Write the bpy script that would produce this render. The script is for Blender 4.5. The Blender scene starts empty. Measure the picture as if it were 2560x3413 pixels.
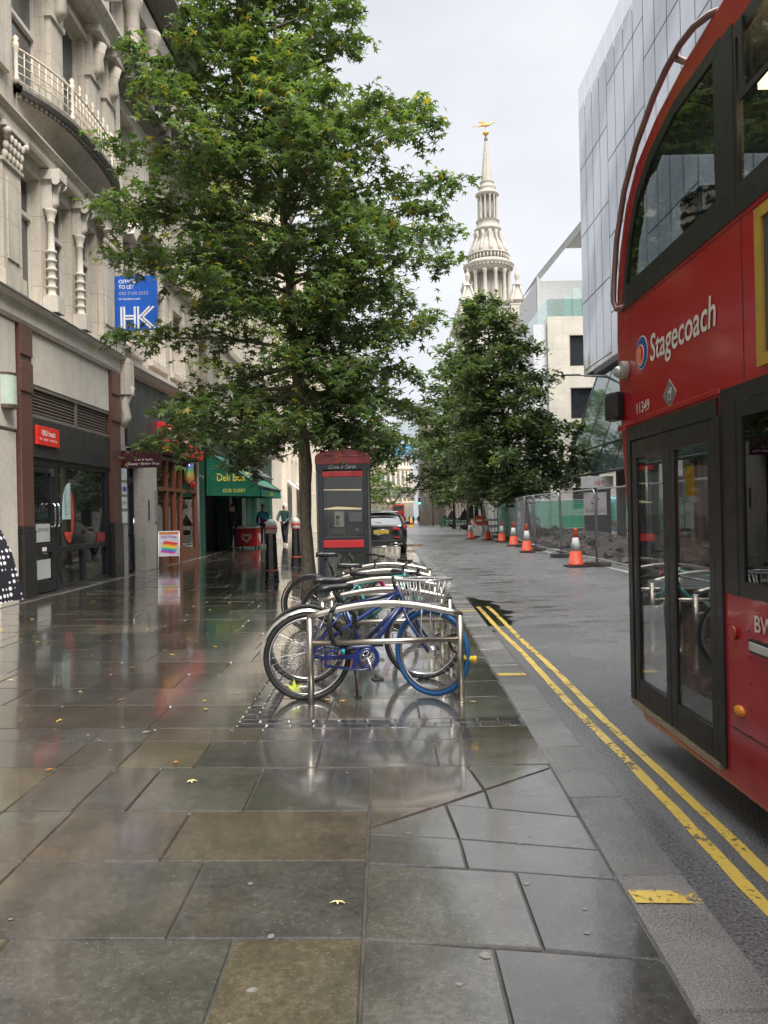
import bpy, math, random
import numpy as np
from mathutils import Vector, Matrix
sc = bpy.context.scene
col = sc.collection
R = math.radians
random.seed(7)
rng = np.random.default_rng(7)

# ---------------- camera, sky, sun, exposure ----------------
cam = bpy.data.cameras.new('camera'); camo = bpy.data.objects.new('camera', cam); col.objects.link(camo)
cam.sensor_fit = 'HORIZONTAL'; cam.sensor_width = 36; cam.lens = 36.07; cam.clip_start = 0.05; cam.clip_end = 3000
camo.matrix_world = Matrix.Translation((0, 0, 1.45)) @ Matrix.Rotation(R(90), 4, 'X') @ Matrix.Rotation(R(-1.2), 4, 'Z')
cam.shift_y = -0.0012
sc.camera = camo
SUN_EL, SUN_AZ = 52, 150
w = bpy.data.worlds.new('World'); sc.world = w; w.use_nodes = True
nt = w.node_tree; nt.nodes.clear()
def N(t, **k):
    n = nt.nodes.new(t)
    for a, b in k.items(): setattr(n, a, b)
    return n
wo = N('ShaderNodeOutputWorld'); bg = N('ShaderNodeBackground'); bg.inputs[1].default_value = 0.1
sky = N('ShaderNodeTexSky', sky_type='NISHITA', sun_disc=False); sky.sun_elevation = R(SUN_EL); sky.sun_rotation = R(SUN_AZ)
tc = N('ShaderNodeTexCoord'); mp = N('ShaderNodeMapping'); mp.inputs['Scale'].default_value = (1, 1, 2.2)
nz = N('ShaderNodeTexNoise'); nz.inputs['Scale'].default_value = 2.6; nz.inputs['Detail'].default_value = 5; nz.inputs['Roughness'].default_value = .5
cr = N('ShaderNodeValToRGB'); cr.color_ramp.elements[0].position = .32; cr.color_ramp.elements[1].position = .66
cr.color_ramp.elements[0].color = (2.42, 2.46, 2.56, 1); cr.color_ramp.elements[1].color = (3.0, 3.02, 3.07, 1)
sx = N('ShaderNodeSeparateXYZ'); mr = N('ShaderNodeMapRange'); mr.inputs['From Min'].default_value = 0.6; mr.inputs['From Max'].default_value = 1
mr.inputs['To Min'].default_value = 1.0; mr.inputs['To Max'].default_value = 6.2
mul = N('ShaderNodeVectorMath', operation='SCALE'); mix = N('ShaderNodeMix', data_type='RGBA'); mix.inputs[0].default_value = .93
L = nt.links.new
L(tc.outputs['Generated'], mp.inputs[0]); L(mp.outputs[0], nz.inputs['Vector']); L(nz.outputs[0], cr.inputs[0])
L(tc.outputs['Generated'], sx.inputs[0]); L(sx.outputs[2], mr.inputs['Value']); L(cr.outputs[0], mul.inputs[0]); L(mr.outputs[0], mul.inputs['Scale'])
L(sky.outputs[0], mix.inputs[6]); L(mul.outputs[0], mix.inputs[7]); L(mix.outputs[2], bg.inputs[0]); L(bg.outputs[0], wo.inputs[0])
sun = bpy.data.lights.new('sun', 'SUN'); sun.energy = 1.5; sun.angle = R(25); sun.color = (1, .94, .86)
suno = bpy.data.objects.new('sun', sun); col.objects.link(suno)
a = R(SUN_AZ)
suno.rotation_euler = Vector((math.sin(a)*math.cos(R(SUN_EL)), math.cos(a)*math.cos(R(SUN_EL)), math.sin(R(SUN_EL)))).to_track_quat('Z', 'Y').to_euler()
vs = sc.view_settings; vs.view_transform = 'Standard'; vs.look = 'None'; vs.exposure = 1.72; vs.gamma = 1
sc.render.engine = 'CYCLES'; sc.cycles.max_bounces = 8; sc.cycles.transparent_max_bounces = 24

# ---------------- materials ----------------
MATS = {}
class NT:
    def __init__(s, name):
        s.m = bpy.data.materials.new(name); s.m.use_nodes = True; s.t = s.m.node_tree; s.t.nodes.clear()
        s.o = s.n('ShaderNodeOutputMaterial')
    def n(s, t, **k):
        x = s.t.nodes.new(t)
        for a, b in k.items():
            if a.startswith('i_'):
                key = a[2:].replace('_', ' ')
                x.inputs[int(key) if key.isdigit() else key].default_value = b
            else: setattr(x, a, b)
        return x
    def l(s, a, b): s.t.links.new(a, b)
    def noise(s, vec, scale, detail=3, rough=.5, dist=0):
        x = s.n('ShaderNodeTexNoise', i_Scale=scale, i_Detail=detail, i_Roughness=rough, i_Distortion=dist)
        if vec is not None: s.l(vec, x.inputs['Vector'])
        return x.outputs[0]
    def ramp(s, fac, stops):
        x = s.n('ShaderNodeValToRGB'); e = x.color_ramp.elements
        while len(e) < len(stops): e.new(.5)
        for i, (p, c) in enumerate(stops):
            e[i].position = p; e[i].color = (c, c, c, 1) if isinstance(c, (int, float)) else (*c[:3], 1)
        s.l(fac, x.inputs[0]); return x.outputs[0]
    def mix(s, fac, a, b, mode='MIX'):
        x = s.n('ShaderNodeMix', data_type='RGBA', blend_type=mode)
        for k, v in ((0, fac), (6, a), (7, b)):
            if hasattr(v, 'is_output'): s.l(v, x.inputs[k])
            else: x.inputs[k].default_value = v if k == 0 else (*v[:3], 1)
        return x.outputs[2]
    def math(s, op, a, b=0.0, clamp=False):
        x = s.n('ShaderNodeMath', operation=op, use_clamp=clamp)
        for k, v in ((0, a), (1, b)):
            if hasattr(v, 'is_output'): s.l(v, x.inputs[k])
            else: x.inputs[k].default_value = v
        return x.outputs[0]
    def mapping(s, vec, scale=(1, 1, 1), rot=(0, 0, 0)):
        x = s.n('ShaderNodeMapping'); x.inputs['Scale'].default_value = scale; x.inputs['Rotation'].default_value = rot
        s.l(vec, x.inputs[0]); return x.outputs[0]
    def pos(s): return s.n('ShaderNodeNewGeometry').outputs['Position']
    def objc(s): return s.n('ShaderNodeTexCoord').outputs['Object']
    def bump(s, h, strength=.3, dist=.01):
        x = s.n('ShaderNodeBump', i_Strength=strength, i_Distance=dist); s.l(h, x.inputs['Height']); return x.outputs[0]
    def princ(s, **k):
        x = s.n('ShaderNodeBsdfPrincipled')
        for a, v in k.items():
            a = a.replace('_', ' ')
            if hasattr(v, 'is_output'): s.l(v, x.inputs[a])
            elif isinstance(v, tuple): x.inputs[a].default_value = (*v, 1) if len(x.inputs[a].default_value) == 4 and len(v) == 3 else v
            else: x.inputs[a].default_value = v
        return x.outputs[0]
    def out(s, sh): s.l(sh, s.o.inputs[0]); return s.m

def M(name, c=(.5, .5, .5), rough=.5, metal=0, var=.12, scale=6, bump=0, bs=60, spec=.5, coat=0, dirt=0):
    if name in MATS: return MATS[name]
    t = NT(name); v = t.objc()
    nz = t.noise(v, scale, 4, .6)
    dk = tuple(x*(1-var) for x in c); lt = tuple(min(1, x*(1+var)) for x in c)
    cc = t.ramp(nz, [(.3, dk), (.7, lt)])
    if dirt:
        d = t.ramp(t.noise(v, scale*.35, 6, .7), [(.45, 0.0), (.75, 1.0)])
        cc = t.mix(t.math('MULTIPLY', d, dirt), cc, (.05, .045, .035))
    k = dict(Base_Color=cc, Metallic=metal, Specular_IOR_Level=spec)
    k['Roughness'] = t.ramp(t.noise(v, scale*2.3, 3), [(.3, max(.02, rough*.8)), (.7, min(1, rough*1.2))])
    if coat: k['Coat_Weight'] = coat; k['Coat_Roughness'] = .08
    if bump: k['Normal'] = t.bump(t.noise(v, bs, 4, .6), bump, .004)
    MATS[name] = t.out(t.princ(**k)); return MATS[name]

def glass(name, tint=(.6, .65, .65), ior=1.5, rough=.01, boost=0.0):
    if name in MATS: return MATS[name]
    t = NT(name)
    tr = t.n('ShaderNodeBsdfTransparent'); tr.inputs[0].default_value = (*tint, 1)
    gl = t.n('ShaderNodeBsdfGlossy', i_Roughness=rough); gl.inputs[0].default_value = (1, 1, 1, 1)
    fr = t.n('ShaderNodeFresnel'); gb_ = t.n('ShaderNodeNewGeometry'); mi_ = t.n('ShaderNodeMapRange', i_To_Min=ior, i_To_Max=1/ior); t.l(gb_.outputs['Backfacing'], mi_.inputs[0]); t.l(mi_.outputs[0], fr.inputs[0])
    f = t.math('ADD', fr.outputs[0], boost, True)
    mx = t.n('ShaderNodeMixShader'); t.l(f, mx.inputs[0]); t.l(tr.outputs[0], mx.inputs[1]); t.l(gl.outputs[0], mx.inputs[2])
    MATS[name] = t.out(mx.outputs[0]); return MATS[name]

def stone(name, c, grime=.35, joints=None):
    if name in MATS: return MATS[name]
    t = NT(name); p = t.pos()
    n1 = t.noise(p, .9, 5, .6); n2 = t.noise(t.mapping(p, (2.2, 2.2, .18)), 1.6, 5, .65); n3 = t.noise(p, 14, 3)
    cc = t.ramp(n1, [(.3, tuple(x*.86 for x in c)), (.7, tuple(min(1, x*1.1) for x in c))])
    g = t.ramp(n2, [(.48, 0.0), (.78, 1.0)])
    cc = t.mix(t.math('MULTIPLY', g, grime), cc, (.13, .115, .095))
    cc = t.mix(.12, cc, t.ramp(n3, [(.3, .15), (.7, .8)]))
    h = t.noise(p, 25, 4)
    if joints:
        b = t.n('ShaderNodeTexBrick', i_Scale=1.0, i_Mortar_Size=.006, i_Brick_Width=joints[0], i_Row_Height=joints[1])
        sp = t.n('ShaderNodeSeparateXYZ'); t.l(p, sp.inputs[0])
        cb = t.n('ShaderNodeCombineXYZ'); t.l(t.math('ADD', sp.outputs[0], sp.outputs[1]), cb.inputs[0]); t.l(sp.outputs[2], cb.inputs[1])
        t.l(cb.outputs[0], b.inputs['Vector'])
        cc = t.mix(t.math('MULTIPLY', b.outputs['Fac'], .55), cc, (.08, .07, .06))
    MATS[name] = t.out(t.princ(Base_Color=cc, Roughness=.8, Normal=t.bump(h, .25, .01))); return MATS[name]

# ---------------- mesh helpers ----------------
class MB:
    def __init__(s): s.v = []; s.f = []; s.m = []; s.s = []
    def add(s, vs, fs, mi=0, sm=False):
        o = len(s.v); s.v += [tuple(p) for p in vs]
        for f in fs: s.f.append([i+o for i in f]); s.m.append(mi); s.s.append(sm)
        return s
    def box(s, c, d, rz=0, rx=0, ry=0, mi=0, top=1.0):
        hx, hy, hz = d[0]/2, d[1]/2, d[2]/2
        m = Matrix.Translation(c) @ Matrix.Rotation(rz, 4, 'Z') @ Matrix.Rotation(ry, 4, 'Y') @ Matrix.Rotation(rx, 4, 'X')
        vs = [m @ Vector((x*hx*(top if z > 0 else 1), y*hy*(top if z > 0 else 1), z*hz)) for z in (-1, 1) for y in (-1, 1) for x in (-1, 1)]
        return s.add(vs, [(0, 2, 3, 1), (4, 5, 7, 6), (0, 1, 5, 4), (2, 6, 7, 3), (0, 4, 6, 2), (1, 3, 7, 5)], mi)
    def bx(s, x0, x1, y0, y1, z0, z1, mi=0):
        return s.box(((x0+x1)/2, (y0+y1)/2, (z0+z1)/2), (abs(x1-x0), abs(y1-y0), abs(z1-z0)), mi=mi)
    def quad(s, *p, mi=0): return s.add(p, [tuple(range(len(p)))], mi)
    def tube(s, pts, r, n=8, mi=0, caps=True, closed=False):
        P = [Vector(p) for p in pts]; k = len(P)
        rr = r if isinstance(r, (list, tuple)) else [r]*k
        rings = []; up = None
        for i in range(k):
            if closed: d = P[(i+1) % k]-P[i-1]
            else: d = P[min(i+1, k-1)]-P[max(i-1, 0)]
            if d.length < 1e-9: d = Vector((0, 0, 1))
            d.normalize()
            if up is None: up = d.orthogonal().normalized()
            else:
                up = up-d*up.dot(d)
                up = up.normalized() if up.length > 1e-6 else d.orthogonal().normalized()
            w_ = d.cross(up)
            rings.append([P[i]+(up*math.cos(2*math.pi*j/n)+w_*math.sin(2*math.pi*j/n))*rr[i] for j in range(n)])
        vs = [p for g in rings for p in g]; fs = []
        for i in range(k if closed else k-1):
            a, b = i*n, ((i+1) % k)*n
            for j in range(n): fs.append((a+j, a+(j+1) % n, b+(j+1) % n, b+j))
        s.add(vs, fs, mi, True)
        if caps and not closed:
            o = len(s.v)-len(vs)
            s.f.append([o+j for j in range(n)][::-1]); s.m.append(mi); s.s.append(False)
            s.f.append([o+(k-1)*n+j for j in range(n)]); s.m.append(mi); s.s.append(False)
        return s
    def cyl(s, a, b, r, r2=None, n=12, mi=0): return s.tube([a, b], [r, r if r2 is None else r2], n, mi)
    def lathe(s, prof, c=(0, 0, 0), n=24, mi=0, ax='z', a0=0, sm=True):
        vs = []; k = len(prof)
        for r, z in prof:
            for j in range(n):
                a = a0+2*math.pi*j/n; x, y = r*math.cos(a), r*math.sin(a)
                p = (x, y, z) if ax == 'z' else ((z, x, y) if ax == 'x' else (x, z, y))
                vs.append((p[0]+c[0], p[1]+c[1], p[2]+c[2]))
        fs = []
        for i in range(k-1):
            for j in range(n): fs.append((i*n+j, i*n+(j+1) % n, (i+1)*n+(j+1) % n, (i+1)*n+j))
        s.add(vs, fs, mi, sm)
        o = len(s.v)-len(vs)
        if prof[0][0] > 1e-4: s.f.append([o+j for j in range(n)][::-1]); s.m.append(mi); s.s.append(False)
        if prof[-1][0] > 1e-4: s.f.append([o+(k-1)*n+j for j in range(n)]); s.m.append(mi); s.s.append(False)
        return s
    def prism(s, poly, ax, a, b, mi=0):
        def P(p, t): return {'x': (t, p[0], p[1]), 'y': (p[0], t, p[1]), 'z': (p[0], p[1], t)}[ax]
        k = len(poly); vs = [P(p, a) for p in poly]+[P(p, b) for p in poly]
        return s.add(vs, [tuple(range(k))[::-1], tuple(range(k, 2*k))]+[(i, (i+1) % k, k+(i+1) % k, k+i) for i in range(k)], mi)
    def sphere(s, c, r, n=12, mi=0, sq=(1, 1, 1)):
        vs = []; m = max(4, n//2)
        for i in range(m+1):
            ph = math.pi*i/m
            for j in range(n):
                a = 2*math.pi*j/n
                vs.append((c[0]+r*sq[0]*math.sin(ph)*math.cos(a), c[1]+r*sq[1]*math.sin(ph)*math.sin(a), c[2]+r*sq[2]*math.cos(ph)))
        return s.add(vs, [(i*n+j, (i+1)*n+j, (i+1)*n+(j+1) % n, i*n+(j+1) % n) for i in range(m) for j in range(n)], mi, True)
    def xf(s, m, start=0):
        for i in range(start, len(s.v)): s.v[i] = tuple(m @ Vector(s.v[i]))
        return s
    def build(s, name, mats, parent=None, bevel=0, loc=None, fix=True):
        me = bpy.data.meshes.new(name); me.from_pydata(s.v, [], s.f)
        for m in (mats if isinstance(mats, (list, tuple)) else [mats]): me.materials.append(m)
        me.polygons.foreach_set('material_index', s.m); me.polygons.foreach_set('use_smooth', s.s)
        me.validate(); me.update()
        if fix:
            import bmesh
            b = bmesh.new(); b.from_mesh(me); bmesh.ops.recalc_face_normals(b, faces=b.faces); b.to_mesh(me); b.free()
        o = bpy.data.objects.new(name, me); col.objects.link(o)
        if parent: o.parent = parent
        if loc: o.location = loc
        if bevel:
            md = o.modifiers.new('bevel', 'BEVEL'); md.width = bevel; md.segments = 2; md.limit_method = 'ANGLE'; md.angle_limit = R(40)
        return o
def thing(name, label, cat, loc=(0, 0, 0), rz=0, group=None):
    o = bpy.data.objects.new(name, None); o.empty_display_size = .2; col.objects.link(o); o.location = loc; o.rotation_euler = (0, 0, rz)
    return tag(o, label, cat, group)
def tag(o, label, cat, group=None):
    o['label'] = label; o['category'] = cat
    if group: o['group'] = group
    return o
def struct(o, kind='structure'): o['kind'] = kind; return o
CH = {}
def kids(o): return [c for c in bpy.data.objects if c.parent == o]
def dup(root, loc=None, rz=None, label=None, group=None, mats=None):
    def rec(o, par):
        c = o.copy(); col.objects.link(c); c.parent = par
        for k in kids(o): rec(k, c)
        return c
    r = rec(root, None)
    if loc is not None: r.location = loc
    if rz is not None: r.rotation_euler = (root.rotation_euler[0], root.rotation_euler[1], rz)
    if label: r['label'] = label
    if group: r['group'] = group
    return r
def text(s, o, xd, yd, w_, h_, mat, parent, name='lettering', shear=0, bold=0, lift=.003):
    cu = bpy.data.curves.new('t', 'FONT'); cu.body = s; cu.shear = shear; cu.offset = bold; cu.resolution_u = 3
    ob = bpy.data.objects.new('t', cu); col.objects.link(ob)
    dg = bpy.context.evaluated_depsgraph_get(); dg.update()
    me = bpy.data.meshes.new_from_object(ob.evaluated_get(dg)); bpy.data.objects.remove(ob); bpy.data.curves.remove(cu)
    n = len(me.vertices); a = np.zeros(n*3); me.vertices.foreach_get('co', a); a = a.reshape(n, 3)
    mn, mx = a.min(0), a.max(0)
    xd, yd = np.array(xd, float), np.array(yd, float); nn = np.cross(xd, yd)
    x = (a[:, 0]-mn[0])/max(1e-6, mx[0]-mn[0])*w_; y = (a[:, 1]-mn[1])/max(1e-6, mx[1]-mn[1])*h_
    p = np.array(o, float)[None]+x[:, None]*xd+y[:, None]*yd+nn[None]*lift
    me.vertices.foreach_set('co', p.ravel()); me.materials.clear(); me.materials.append(mat); me.name = name; me.update()
    ob = bpy.data.objects.new(name, me); col.objects.link(ob)
    if parent: ob.parent = parent
    return ob
def bake_mods(o):
    dg = bpy.context.evaluated_depsgraph_get(); dg.update()
    me = bpy.data.meshes.new_from_object(o.evaluated_get(dg)); o.modifiers.clear(); o.data = me; return o
def gz(y): return -.011*max(0, y-35)
def pz(x, y): return .02*max(0, -x)+gz(y)

# shared materials
white = M('white_paint', (.75, .74, .72), .4); blackm = M('black_paint', (.012, .012, .014), .25, coat=.4)
blackmat = M('black_plastic', (.015, .015, .016), .5); steel = M('brushed_steel', (.50, .46, .40), .33, 1, var=.05, scale=6)
galv = M('galvanised_steel', (.42, .43, .44), .45, .85, var=.15); redp = M('red_paint', (.42, .012, .015), .35, coat=.3)
rubber = M('rubber', (.018, .018, .018), .6, bump=.2); yellowp = M('yellow_paint', (.75, .5, .03), .5)
greyp = M('grey_plastic', (.25, .25, .25), .5); dgrey = M('dark_grey_paint', (.05, .05, .055), .4)
wood = M('weathered_wood', (.22, .16, .1), .7, var=.3, bump=.4); darkglass = M('dark_window_glass', (.012, .015, .017), .03, var=.2, spec=.9, scale=2)
wglass = M('window_glass', (.045, .055, .06), .04, var=.35, spec=1.0, scale=1.2)
chrome = M('chrome', (.7, .7, .7), .12, 1)
# ---------------- ground ----------------
def kin(y): return .815+.0185*min(y, 13)
def kout(y): return kin(y)+.275
def offset_poly(P, e):
    n = len(P); out = []
    for i in range(n):
        a, b, c = Vector(P[i-1]), Vector(P[i]), Vector(P[(i+1) % n])
        d1 = (b-a).normalized(); d2 = (c-b).normalized()
        n1 = Vector((-d1.y, d1.x)); n2 = Vector((-d2.y, d2.x)); bis = n1+n2
        out.append(b+bis*(e/max(.3, bis.dot(n1))))
    return out
def ccw(P): return P if sum(P[i-1][0]*P[i][1]-P[i][0]*P[i-1][1] for i in range(len(P))) > 0 else P[::-1]
class Flags:
    def __init__(s): s.mb = MB(); s.cols = []
    def flag(s, P, c, gap=.0032, bev=.005, tilt=.0035, mi=0, h=0):
        P = ccw([tuple(p) for p in P]); A = offset_poly(P, gap); B = [b+Vector((random.uniform(-1, 1), random.uniform(-1, 1)))*.0015 for b in offset_poly(P, gap+bev)]
        tx, ty, t0 = [random.uniform(-1, 1)*tilt*1.3 for _ in range(3)]
        cx = sum(p[0] for p in P)/len(P); cy = sum(p[1] for p in P)/len(P)
        f = lambda p, d: (p[0], p[1], pz(p[0], p[1])+h+d+tx*(p[0]-cx)+ty*(p[1]-cy)+t0*.3)
        n = len(P); vs = [f(p, -.012) for p in A]+[f(p, 0) for p in B]
        fs = [tuple(range(n, 2*n))]+[(i, (i+1) % n, n+(i+1) % n, n+i) for i in range(n)]
        s.mb.add(vs, fs, mi); s.cols += [c]*(n+1)
    def build(s, name, mats):
        o = s.mb.build(name, mats, fix=False)
        at = o.data.attributes.new('flagcol', 'FLOAT_COLOR', 'FACE')
        a = np.ones((len(o.data.polygons), 4), 'f'); a[:len(s.cols), :3] = np.array(s.cols)
        at.data.foreach_set('color', a.ravel()); return o
GREY = [(.112, .105, .09), (.098, .093, .082), (.125, .117, .1), (.085, .081, .072), (.115, .102, .083), (.104, .096, .079)]
BRN = [(.115, .095, .073), (.122, .099, .072), (.108, .089, .067)]
YEL = [(.165, .138, .09), (.14, .118, .078)]
def fcol():
    r = random.random(); c = random.choice(GREY if r < .70 else (BRN if r < .9 else YEL))
    k = random.uniform(.78, 1.2); return tuple(x*k for x in c)
F = Flags()
# near flags, laid out by hand
def row(y0, y1, xs, cs=None, ya=None, yb=None):
    for i in range(len(xs)-1):
        x0, x1 = xs[i], xs[i+1]
        F.flag([(x0, y0), (x1, y0), (x1, y1), (x0, y1)], (cs[i] if cs and i < len(cs) and cs[i] else fcol()))
g, b_, y_ = GREY, BRN, YEL
row(1.45, 2.0, [-3.2, -2.3, -1.55, -.9, -.3, -.1])
row(2.0, 2.61, [-3.0, -2.15, -1.3, -.54, -.1], [None, y_[0], g[0], y_[1]])
row(2.61, 3.19, [-3.3, -2.2, -1.53, -.77, -.1], [None, g[4], g[5], g[1]])
row(3.19, 3.72, [-3.3, -2.5, -1.87, -1.53, -.96, -.1], [None, None, g[4], b_[0], b_[1]])
row(3.72, 4.35, [-3.6, -2.8, -1.87, -1.54, -1.28, -.71, -.1], [None, y_[1], g[4], g[5], g[0], g[3]])
row(4.35, 4.86, [-3.6, -2.6, -1.88, -1.54, -1.11, -.41, .28, 1.0], [None, g[2], g[4], y_[1], g[3], g[1], b_[1]])
row(4.86, 5.14, [-3.9, -2.9, -1.88, -1.55, -.83, -.25, .47, 1.0], [None, None, None, b_[2]])
k = kin
F.flag([(-.1, 1.4), (.33, 1.4), (.33, 2.54), (-.1, 2.61)], g[2]); F.flag([(.33, 1.4), (.85, 1.4), (.86, 2.45), (.33, 2.54)], g[3])
F.flag([(-.1, 2.61), (.494, 2.53), (.494, 3.07), (-.1, 3.17)], g[2]); F.flag([(.494, 2.53), (.865, 2.45), (.873, 2.99), (.494, 3.07)], g[3])
F.flag([(-.1, 3.17), (.305, 3.11), (.30, 3.39), (-.1, 3.45)], g[0]); F.flag([(.305, 3.11), (.873, 2.99), (.878, 3.25), (.30, 3.39)], g[1])
F.flag([(-.1, 3.45), (.30, 3.39), (.27, 3.79), (-.1, 3.51)], g[2]); F.flag([(.30, 3.39), (.878, 3.25), (.882, 3.6), (.27, 3.79)], g[0])
F.flag([(.27, 3.79), (.487, 3.72), (.487, 3.96)], g[2]); F.flag([(.487, 3.72), (.882, 3.6), (.9, 4.29), (.487, 3.96)], g[3])
F.flag([(-.1, 3.51), (.215, 3.76), (-.1, 3.76)], b_[2]); F.flag([(-.1, 3.76), (.215, 3.76), (.487, 3.97), (.44, 4.35), (-.1, 4.35)], b_[0])
F.flag([(.487, 3.97), (.9, 4.29), (.9, 4.35), (.44, 4.35)], g[2])
# setts: a row across and a column running up the street
def setts(x0, x1, y0, y1, nx, ny):
    for i in range(nx):
        for j in range(ny):
            a0 = x0+(x1-x0)*i/nx; a1 = x0+(x1-x0)*(i+1)/nx; c0 = y0+(y1-y0)*j/ny; c1 = y0+(y1-y0)*(j+1)/ny
            q = random.uniform(.035, .055)
            F.flag([(a0, c0), (a1, c0), (a1, c1), (a0, c1)], (q, q, q*1.05), .004, .006, .006)
for j in range(2):
    x = -1.02
    while x < .9:
        w_ = min(random.uniform(.14, .2), .905-x)
        if w_ < .06: break
        q = random.uniform(.035, .055); F.flag([(x, 5.14+j*.11), (x+w_, 5.14+j*.11), (x+w_, 5.25+j*.11), (x, 5.25+j*.11)], (q, q, q*1.05), .004, .006, .006); x += w_
setts(-1.02, -.82, 5.36, 11.2, 2, 46)
def fill(xa, xb, ya, yb, rh=(.5, .66), fw=(.6, 1.05)):
    y = ya
    while y < yb-.05:
        h = min(random.uniform(*rh), yb-y)
        if yb-y-h < .2: h = yb-y
        A = xa(y+h/2) if callable(xa) else xa; B = xb(y+h/2) if callable(xb) else xb
        x = A; first = random.uniform(.35, fw[1])
        while x < B-.02:
            ww = first if x == A else random.uniform(*fw)
            if B-x-ww < .25: ww = B-x
            F.flag([(x, y), (x+ww, y), (x+ww, y+h), (x, y+h)], fcol()); x += ww
        y += h
for yy0, yy1, xr in ((1.4, 2, -3.2), (2, 2.61, -3.0), (2.61, 3.19, -3.3), (3.19, 3.72, -3.3), (3.72, 4.35, -3.6), (4.35, 4.86, -3.6), (4.86, 5.14, -3.9)):
    fill(-5.75, xr, yy0, yy1, (yy1-yy0, yy1-yy0))
fill(-5.75, -1.02, 5.14, 11.2); fill(-.82, lambda y: kin(y), 5.36, 11.2, (.5, .6), (.62, .9))
fill(-5.75, lambda y: kin(y), 11.2, 30, (.5, .66), (.7, 1.1))
fill(-5.75, lambda y: kin(y), 30, 75, (.8, 1.0), (1.1, 1.6)); fill(-5.75, .85, -6, 1.4, (.7, .9), (.9, 1.3))
y = -6
while y < 75:   # pale threshold strip against the buildings
    F.flag([(-6.0, y), (-5.75, y), (-5.75, y+1.2), (-6.0, y+1.2)], (.2, .185, .16), h=.012); y += 1.2
# chewing gum spots: flat pale discs of the surface
gum = []
for i in range(90):
    x = random.uniform(-4, .85); yy = random.uniform(2.1, 11); gum.append((x, yy, random.uniform(.007, .014)))
for x, yy, r in gum+[(.52, 2.97, .014), (-.43, 2.33, .018), (.3, 2.5, .02), (.66, 2.62, .013), (.2, 2.35, .012), (.12, 3.3, .012), (.56, 3.33, .01), (.62, 3.4, .011)]:
    if kin(yy) < x+.03: continue
    n = 9; z = pz(x, yy)+.0012; e = random.uniform(.6, 1.2); ph = random.random()*3
    F.mb.add([(x+r*math.cos(6.283*j/n+ph)*random.uniform(.6, 1.15), yy+r*e*math.sin(6.283*j/n+ph), z) for j in range(n)], [tuple(range(n))], 2)
    F.cols.append((.3, .29, .27))
t = NT('wet_flagstone'); p = t.pos()
at = t.n('ShaderNodeAttribute', attribute_name='flagcol')
mot = t.ramp(t.noise(p, 3.5, 6, .65), [(.25, .38), (.75, .92)]); fine = t.ramp(t.noise(p, 38, 6, .8), [(.32, .55), (.68, 1.4)])
cc = t.mix(1, at.outputs['Color'], mot, 'MULTIPLY'); cc = t.mix(1, cc, fine, 'MULTIPLY')
spk = t.ramp(t.noise(p, 90, 2, .5), [(.66, 0.0), (.72, .5)]); cc = t.mix(spk, cc, (.2, .19, .17)); rust = t.ramp(t.noise(p, 1.1, 5, .6, .6), [(.58, 0.0), (.74, .45)]); cc = t.mix(rust, cc, (.14, .09, .045))
scr = t.ramp(t.noise(t.mapping(p, (9, 60, 9), (0, 0, .5)), 1.5, 4, .6), [(.35, .85), (.7, 1.1)]); cc = t.mix(.6, cc, scr, 'MULTIPLY')
wet = t.noise(p, .75, 4, .55); wr = t.ramp(wet, [(.36, .04), (.5, .10), (.66, .24)])
wr2 = t.math('ADD', wr, t.ramp(t.noise(p, 60, 3), [(.4, 0.0), (.7, .06)]))
h = t.math('ADD', t.noise(p, 30, 5, .65), t.math('MULTIPLY', t.noise(p, 140, 3, .6), .4))
hs = t.ramp(wet, [(.36, .16), (.62, .6)])
bm = t.n('ShaderNodeBump', i_Distance=.0025); t.l(h, bm.inputs['Height']); t.l(hs, bm.inputs['Strength'])
bm2 = t.n('ShaderNodeBump', i_Distance=.014, i_Strength=.22); t.l(t.noise(p, 5, 3, .5), bm2.inputs['Height']); t.l(bm.outputs[0], bm2.inputs['Normal'])
flagm = t.out(t.princ(Base_Color=cc, Roughness=wr2, IOR=1.5, Specular_IOR_Level=1.0, Coat_Weight=1.0, Coat_Roughness=.08, Coat_IOR=1.4, Normal=bm2.outputs[0]))
mortar = M('wet_mortar', (.055, .052, .043), .4, var=.4, scale=8, bump=.4)
gumm = M('gum', (.17, .165, .15), .4, var=.3, scale=60)
n0 = len(F.mb.f)
ys = [-6, 0, 10, 20, 35, 75]
for i in range(len(ys)-1):
    for xa, xb in ((-6, 0), (0, 1.0)):
        yb_, ya_ = ys[i+1], ys[i]
        F.mb.add([(xa, ya_, pz(xa, ya_)-.0125), (xb, ya_, pz(xb, ya_)-.0125), (xb, yb_, pz(xb, yb_)-.0125), (xa, yb_, pz(xa, yb_)-.0125)], [(0, 1, 2, 3)], 1)
pav = struct(F.build('pavement', [flagm, mortar, gumm]))
# far pavement beyond the flagged part
mb = MB()
for a_, c_ in ((75, 150), (150, 330)): mb.add([(-6, a_, gz(a_)), (1.3, a_, gz(a_)), (1.3, c_, gz(c_)), (-6, c_, gz(c_))], [(0, 1, 2, 3)])
farpav = M('far_paving', (.13, .125, .115), .2, var=.2, scale=1)
struct(mb.build('far_pavement', farpav))
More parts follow.
